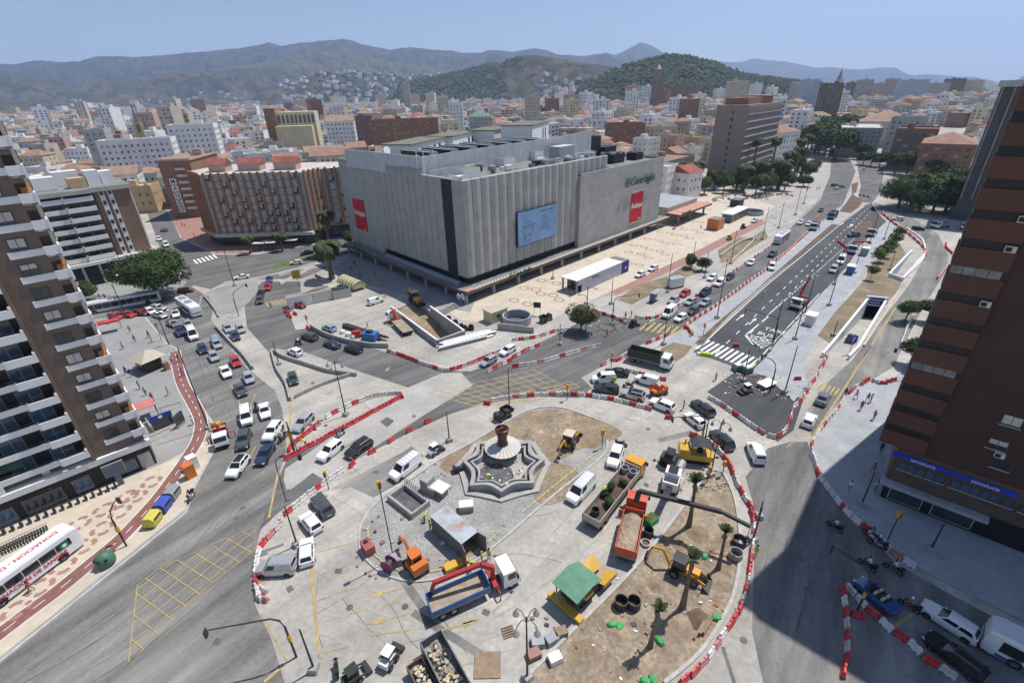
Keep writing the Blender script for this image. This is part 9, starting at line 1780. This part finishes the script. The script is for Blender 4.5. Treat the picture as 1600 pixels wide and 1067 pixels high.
def skip(label,pa,pb,w_,h,seed,sm,items):
 A,B=Vector(pa),Vector(pb);a=ang_of(A,B);L_=(B-A).length;r=kit('skip',label,'skip',A,a,[(0,L_,0,.1,.3,h,'side',sm),(0,L_,w_-.1,w_,.3,h,'side',sm),(0,.1,.101,w_-.101,.3,h,'end',sm),(L_-.1,L_,.101,w_-.101,.3,h,'end',sm),(0,L_,.101,w_-.101,.1,.4,'floor','steel')]+[(x,x+.12,-.06,-.001,.3,h-.1,'rib',sm) for x in np.arange(.4,L_,.9)]);b=MB();rr=random.Random(seed);nx,ny=12,6
 b.add([(.12+(L_-.24)*i/nx,.12+(w_-.24)*j/ny,h*.45+h*.3*noise.noise(Vector((i*.4,j*.5,seed)))) for i in range(nx+1) for j in range(ny+1)],[(i*(ny+1)+j,(i+1)*(ny+1)+j,(i+1)*(ny+1)+j+1,i*(ny+1)+j+1) for i in range(nx) for j in range(ny)]);b.build('load',M['rubble'],r,fix=True);b=MB()
 for _ in range(items):s_=rr.uniform(.12,.42);b.box(rr.uniform(.5,L_-.5),rr.uniform(.4,w_-.4),h*rr.uniform(.45,.75),s_,s_*rr.uniform(.5,1),s_*rr.uniform(.3,.8),rr.uniform(0,3),rr.randint(0,5))
 o=b.build('rubbish',[M['w_beige'],M['w_ochre'],M['conc'],M['tan'],M['w_pale yellow'],M['steel']],r);o['kind']='stuff'
skip('long grey skip of rubble and rubbish at the lower edge of the photo',G(740,1088),G(692,1000),2.3,1.9,3,'cont',70);skip('small skip heaped with cardboard and crates at the lower edge',G(694,1094),G(661,1036),1.6,1.3,5,'canopy_brown',110)
# sand heaps, rubble, cables, long grass clutter
def heap(cr,x,y,R_,h,m,label):
 p=GQ(cr,x,y);b=MB();n=14;vs=[(0,0,h)];sd=x*.01
 for k_ in range(1,5):vs+=[(R_*k_/4*math.cos(2*pi*i/n)*(1+.25*noise.noise(Vector((i*.7,k_,sd)))),R_*k_/4*math.sin(2*pi*i/n)*(1+.25*noise.noise(Vector((i*.7,k_,sd)))),h*(1-k_/4)**1.3*(1+.9*noise.noise(Vector((i*.9,k_*1.3,sd))))) for i in range(n)]
 b.add(vs,[(0,1+i,1+(i+1)%n) for i in range(n)]+[(1+k_*n+i,1+(k_+1)*n+i,1+(k_+1)*n+(i+1)%n,1+k_*n+(i+1)%n) for k_ in range(3) for i in range(n)]);me=b.mesh('sand_heap',M[m],True,180);fix_normals(me);put('sand_heap',me,None,(*p,.035),0,label,'heap')
for i,(cr,x,y,R_,h,m) in enumerate((('23',1150,150,1.8,.7,'sand'),('23',1040,205,1.5,.6,'sand'),('23',890,465,1.2,.5,'sand'),('23',1020,690,2.,.6,'sand'),('23',1150,680,1.6,.5,'soil'),('23',650,770,1.6,.6,'sand'),('23',475,880,1.8,.5,'sand'),('23',740,960,1.9,.4,'sand_light'),('23',1290,440,1.6,.5,'sand'),('22',130,540,3.2,.8,'sand_light'),('22',260,520,2.6,.8,'sand_light'),('22',330,440,3.,.6,'sand_light'),('22',480,590,2.2,.5,'sand'))):heap(cr,x,y,R_*.78,h*.8,m,'low heap of '+('sand near the '+('boom tip','boom shadow','digger bucket','leaning palm shadow','plank stack','green sacks','kerbside crate','nearest palm','barrier corner','fountain, left','fountain, middle','roundabout kerb','yellow signal')[i]))
b=MB();rr=random.Random(8)
for cr,x0,x1,y0,y1,n in(('22',1300,1581,170,310,110),('22',1130,1330,760,900,60),('22',900,1130,700,960,20),('23',100,900,650,1060,50),('31',0,130,200,330,60),('21',1240,1581,130,190,150),('13',620,1560,20,430,60),('11',560,800,960,1030,30),('21',480,700,900,1000,40),('32',0,250,200,330,50),('31',170,330,880,1000,30),('23',620,1380,220,640,40),('12',1020,1250,700,900,25)):
 for _ in range(int(n*1.8)):p=GQ(cr,rr.uniform(x0,x1),rr.uniform(y0,y1));s_=.07+.42*rr.random()**2.5;b.box(p[0],p[1],.02,s_,s_*rr.uniform(.3,1),s_*rr.uniform(.15,.5),rr.uniform(0,3),rr.choice((0,0,5,5,1,2,3,4)))
b.build('site_rubble',[M['conc'],M['w_brick'],M['wood'],M['white'],M['steel'],M['sand_light']],kind='stuff',label='scattered stones, bricks and offcuts on the works',cat='rubble')
for lb_,cr,pts,m in(('dark red hose snaking over the palm sand bed','23',[(1150,272),(1240,265),(1320,290),(1390,345)],'redm'),('black cable loops on the light paving by the double lamp','31',[(20,1080),(120,960),(220,990),(150,1040),(60,1000)],'steel'),('coiled black hose on the paving beside the red barrier','32',[(60,20),(120,10),(140,50),(90,65),(50,40)],'steel'),('cables lying in the dug bed before the store crossing','21',[(520,940),(580,980),(640,960),(600,930),(660,990)],'steel')):b=MB();b.tube([(*q,.07) for q in smooth_line(zq(cr,pts),5)],.05,5);b.build('hose',M[m],label=lb_,cat='hose')
for lb_,x,y,rz,parts in(('white slab cover on trestles at the kerb works',1570,250,.5,[(-1.6,1.6,-1.,1.,.7,.8,'slab','white'),(-1.4,1.4,-.8,.8,0,.69,'base','wood')]),('pale green plastic tank, left of the pair at the zebra crossing',1390,150,.3,[(-.8,.8,-.7,.7,0,1.2,'tank','r_green'),(-.6,.6,-.5,.5,1.21,1.35,'lid','white')]),('pale green plastic tank, right of the pair at the zebra crossing',1450,165,.3,[(-.8,.8,-.7,.7,0,1.2,'tank','r_green'),(-.6,.6,-.5,.5,1.21,1.35,'lid','white')]),('lime crowd barrier bundle beside the zebra crossing',1195,62,-.4,[(-1,1,-.3,.3,0,.7,'bundle',CL['lime']),(-1.6,-1.01,-.3,.3,0,.5,'bag','white')])):kit('site_block',lb_,'site gear',GQ('22',x,y),rz,parts)
r=kit('parking_sign','blue parking sign at the head of the car ramp','sign',GQ('31',503,1108),.2,[(-.9,.9,-.06,.06,2.0,3.6,'board',mat('sign blue',(.03,.06,.32),.5)),(-.05,.05,-.05,.05,0,1.99,'post','metal')]);text_on('lettering','P',r,(0,-.08,2.8),(pi/2,0,0),M['white_line'],1.4,.01,bold=.03)
kit('information_board','yellow information board on a post near the walled wedge','sign',GQ('11',265,705),.5,[(-1.1,1.1,-.06,.06,2.6,5.,'board',mat('dull yellow board',(.42,.28,.04),.6)),(-.06,.06,-.06,.06,0,2.59,'post','steel')]);kit('information_board','dark panel seen from behind on two posts near the round shaft','sign',GQ('21',155,880),-.2,[(-.9,.9,-.05,.05,2.,3.4,'board','steel'),(-.8,-.7,-.05,.05,0,1.99,'post','metal'),(.7,.8,-.05,.05,0,1.99,'post','metal')])
for lb_,x,y,m in(('white service kiosk on the light paving by the red-craned lorry',255,935,'white'),('blue advertising column box on the light paving',503,625,'bedblue'),('pale blue roofed kiosk higher on the light paving',590,510,'blue_paving')):kit('kiosk',lb_,'kiosk',GQ('31',x,y),AV,[(-1.3,1.3,-.9,.9,0,2.3,'wall',m),(-1.5,1.5,-1.1,1.1,2.31,2.5,'roof','white')],.12)
r=thing('balloon_bunch','lilac balloons on a stand in the shade of the store','balloons',GQ('11',1268,815));rr=random.Random(1);[MB().lathe(0,0,[(.05,0),(.35,.25),(.38,.5),(.2,.75),(.03,.8)],8).build('balloon',mat('lilac',(.42,.38,.52),.4),r,True,(rr.uniform(-.9,.9),rr.uniform(-.6,.6),rr.uniform(1.4,2.4))) for _ in range(9)];b=MB();b.tube([(0,0,0),(0,0,2)],.04,5);b.build('stand',M['white'],r)
for i,(x,y) in enumerate(((535,1000-10),(570,1005),(600,1020))):b=MB();b.lathe(0,0,[(.4,0),(.65,.3),(.5,.75),(.15,.9)],7);b.build('bulk_bag',M['white'],loc=GQ('11',x,y)+(0,),rz=i,label='white bulk bag inside the fenced compound',cat='bag',group='white bulk bags in the compound')
kit('water_tank','bright blue tank with dark lid in the compound','tank',GQ('11',710,1028),-.3,[(-1.7,1.7,-1.,1.,0,1.7,'body','bedblue'),(-.8,.6,-.5,.5,1.71,2.2,'lid','steel')]);kit('red_hopper','dark red hopper between bags and blue tank','hopper',GQ('11',625,1010),.2,[(-1.2,1.2,-.9,.9,0,.9,'body','redm'),(-.8,.8,-.6,.6,.91,1.4,'mouth','redm')])
kit('sun_canopy','red and white bus stop canopy beside the brick block','shelter',GQ('01',680,985),.6,[(-2.6,2.6,-1,1,2.4,2.75,'roof','b_red'),(-2.4,-2.3,.7,.8,0,2.39,'post','steel'),(2.3,2.4,.7,.8,0,2.39,'post','steel')],.13)
for i,(x,y) in enumerate(((30,480),(75,470),(110,475),(230,460))):kit('market_parasol','cream café parasol before the orange fin block','parasol',GQ('11',x,y),.1,[(-2.,2.,-1.5,1.5,2.6,2.75,'cover','offwhite'),(-.05,.05,-.05,.05,0,2.59,'pole','steel')],.12,'café parasols before the orange block')
lp=GQ('22',640,935);la=ang_of(lp,GQ('22',640+.62*12,935-.78*12))
def on_bed(x,y,z=1.5):return(lp[0]+x*math.cos(la)-y*math.sin(la),lp[1]+x*math.sin(la)+y*math.cos(la),z)
for x,y,lb_,m in((3.6,.6,'grey planting ring on the amber lorry bed, left behind the cab','metal'),(3.6,-.6,'grey planting ring on the amber lorry bed, right behind the cab','metal'),(-5.4,.1,'dark drum at the tail of the long plant lorry','steel')):drum('22',0,0,.52,.8,lb_,m,1.5).location=on_bed(x,y)
for x,y,s_ in((-.6,.5,.4),(1.2,-.4,.36),(-3.2,-.5,.42),(-2.2,.4,.36)):plant_tree('round',on_bed(x,y,1.2),'uprooted shrub lying in the long plant lorry bed',s_,x,'uprooted shrubs on the plant lorry','shrub','shrub')
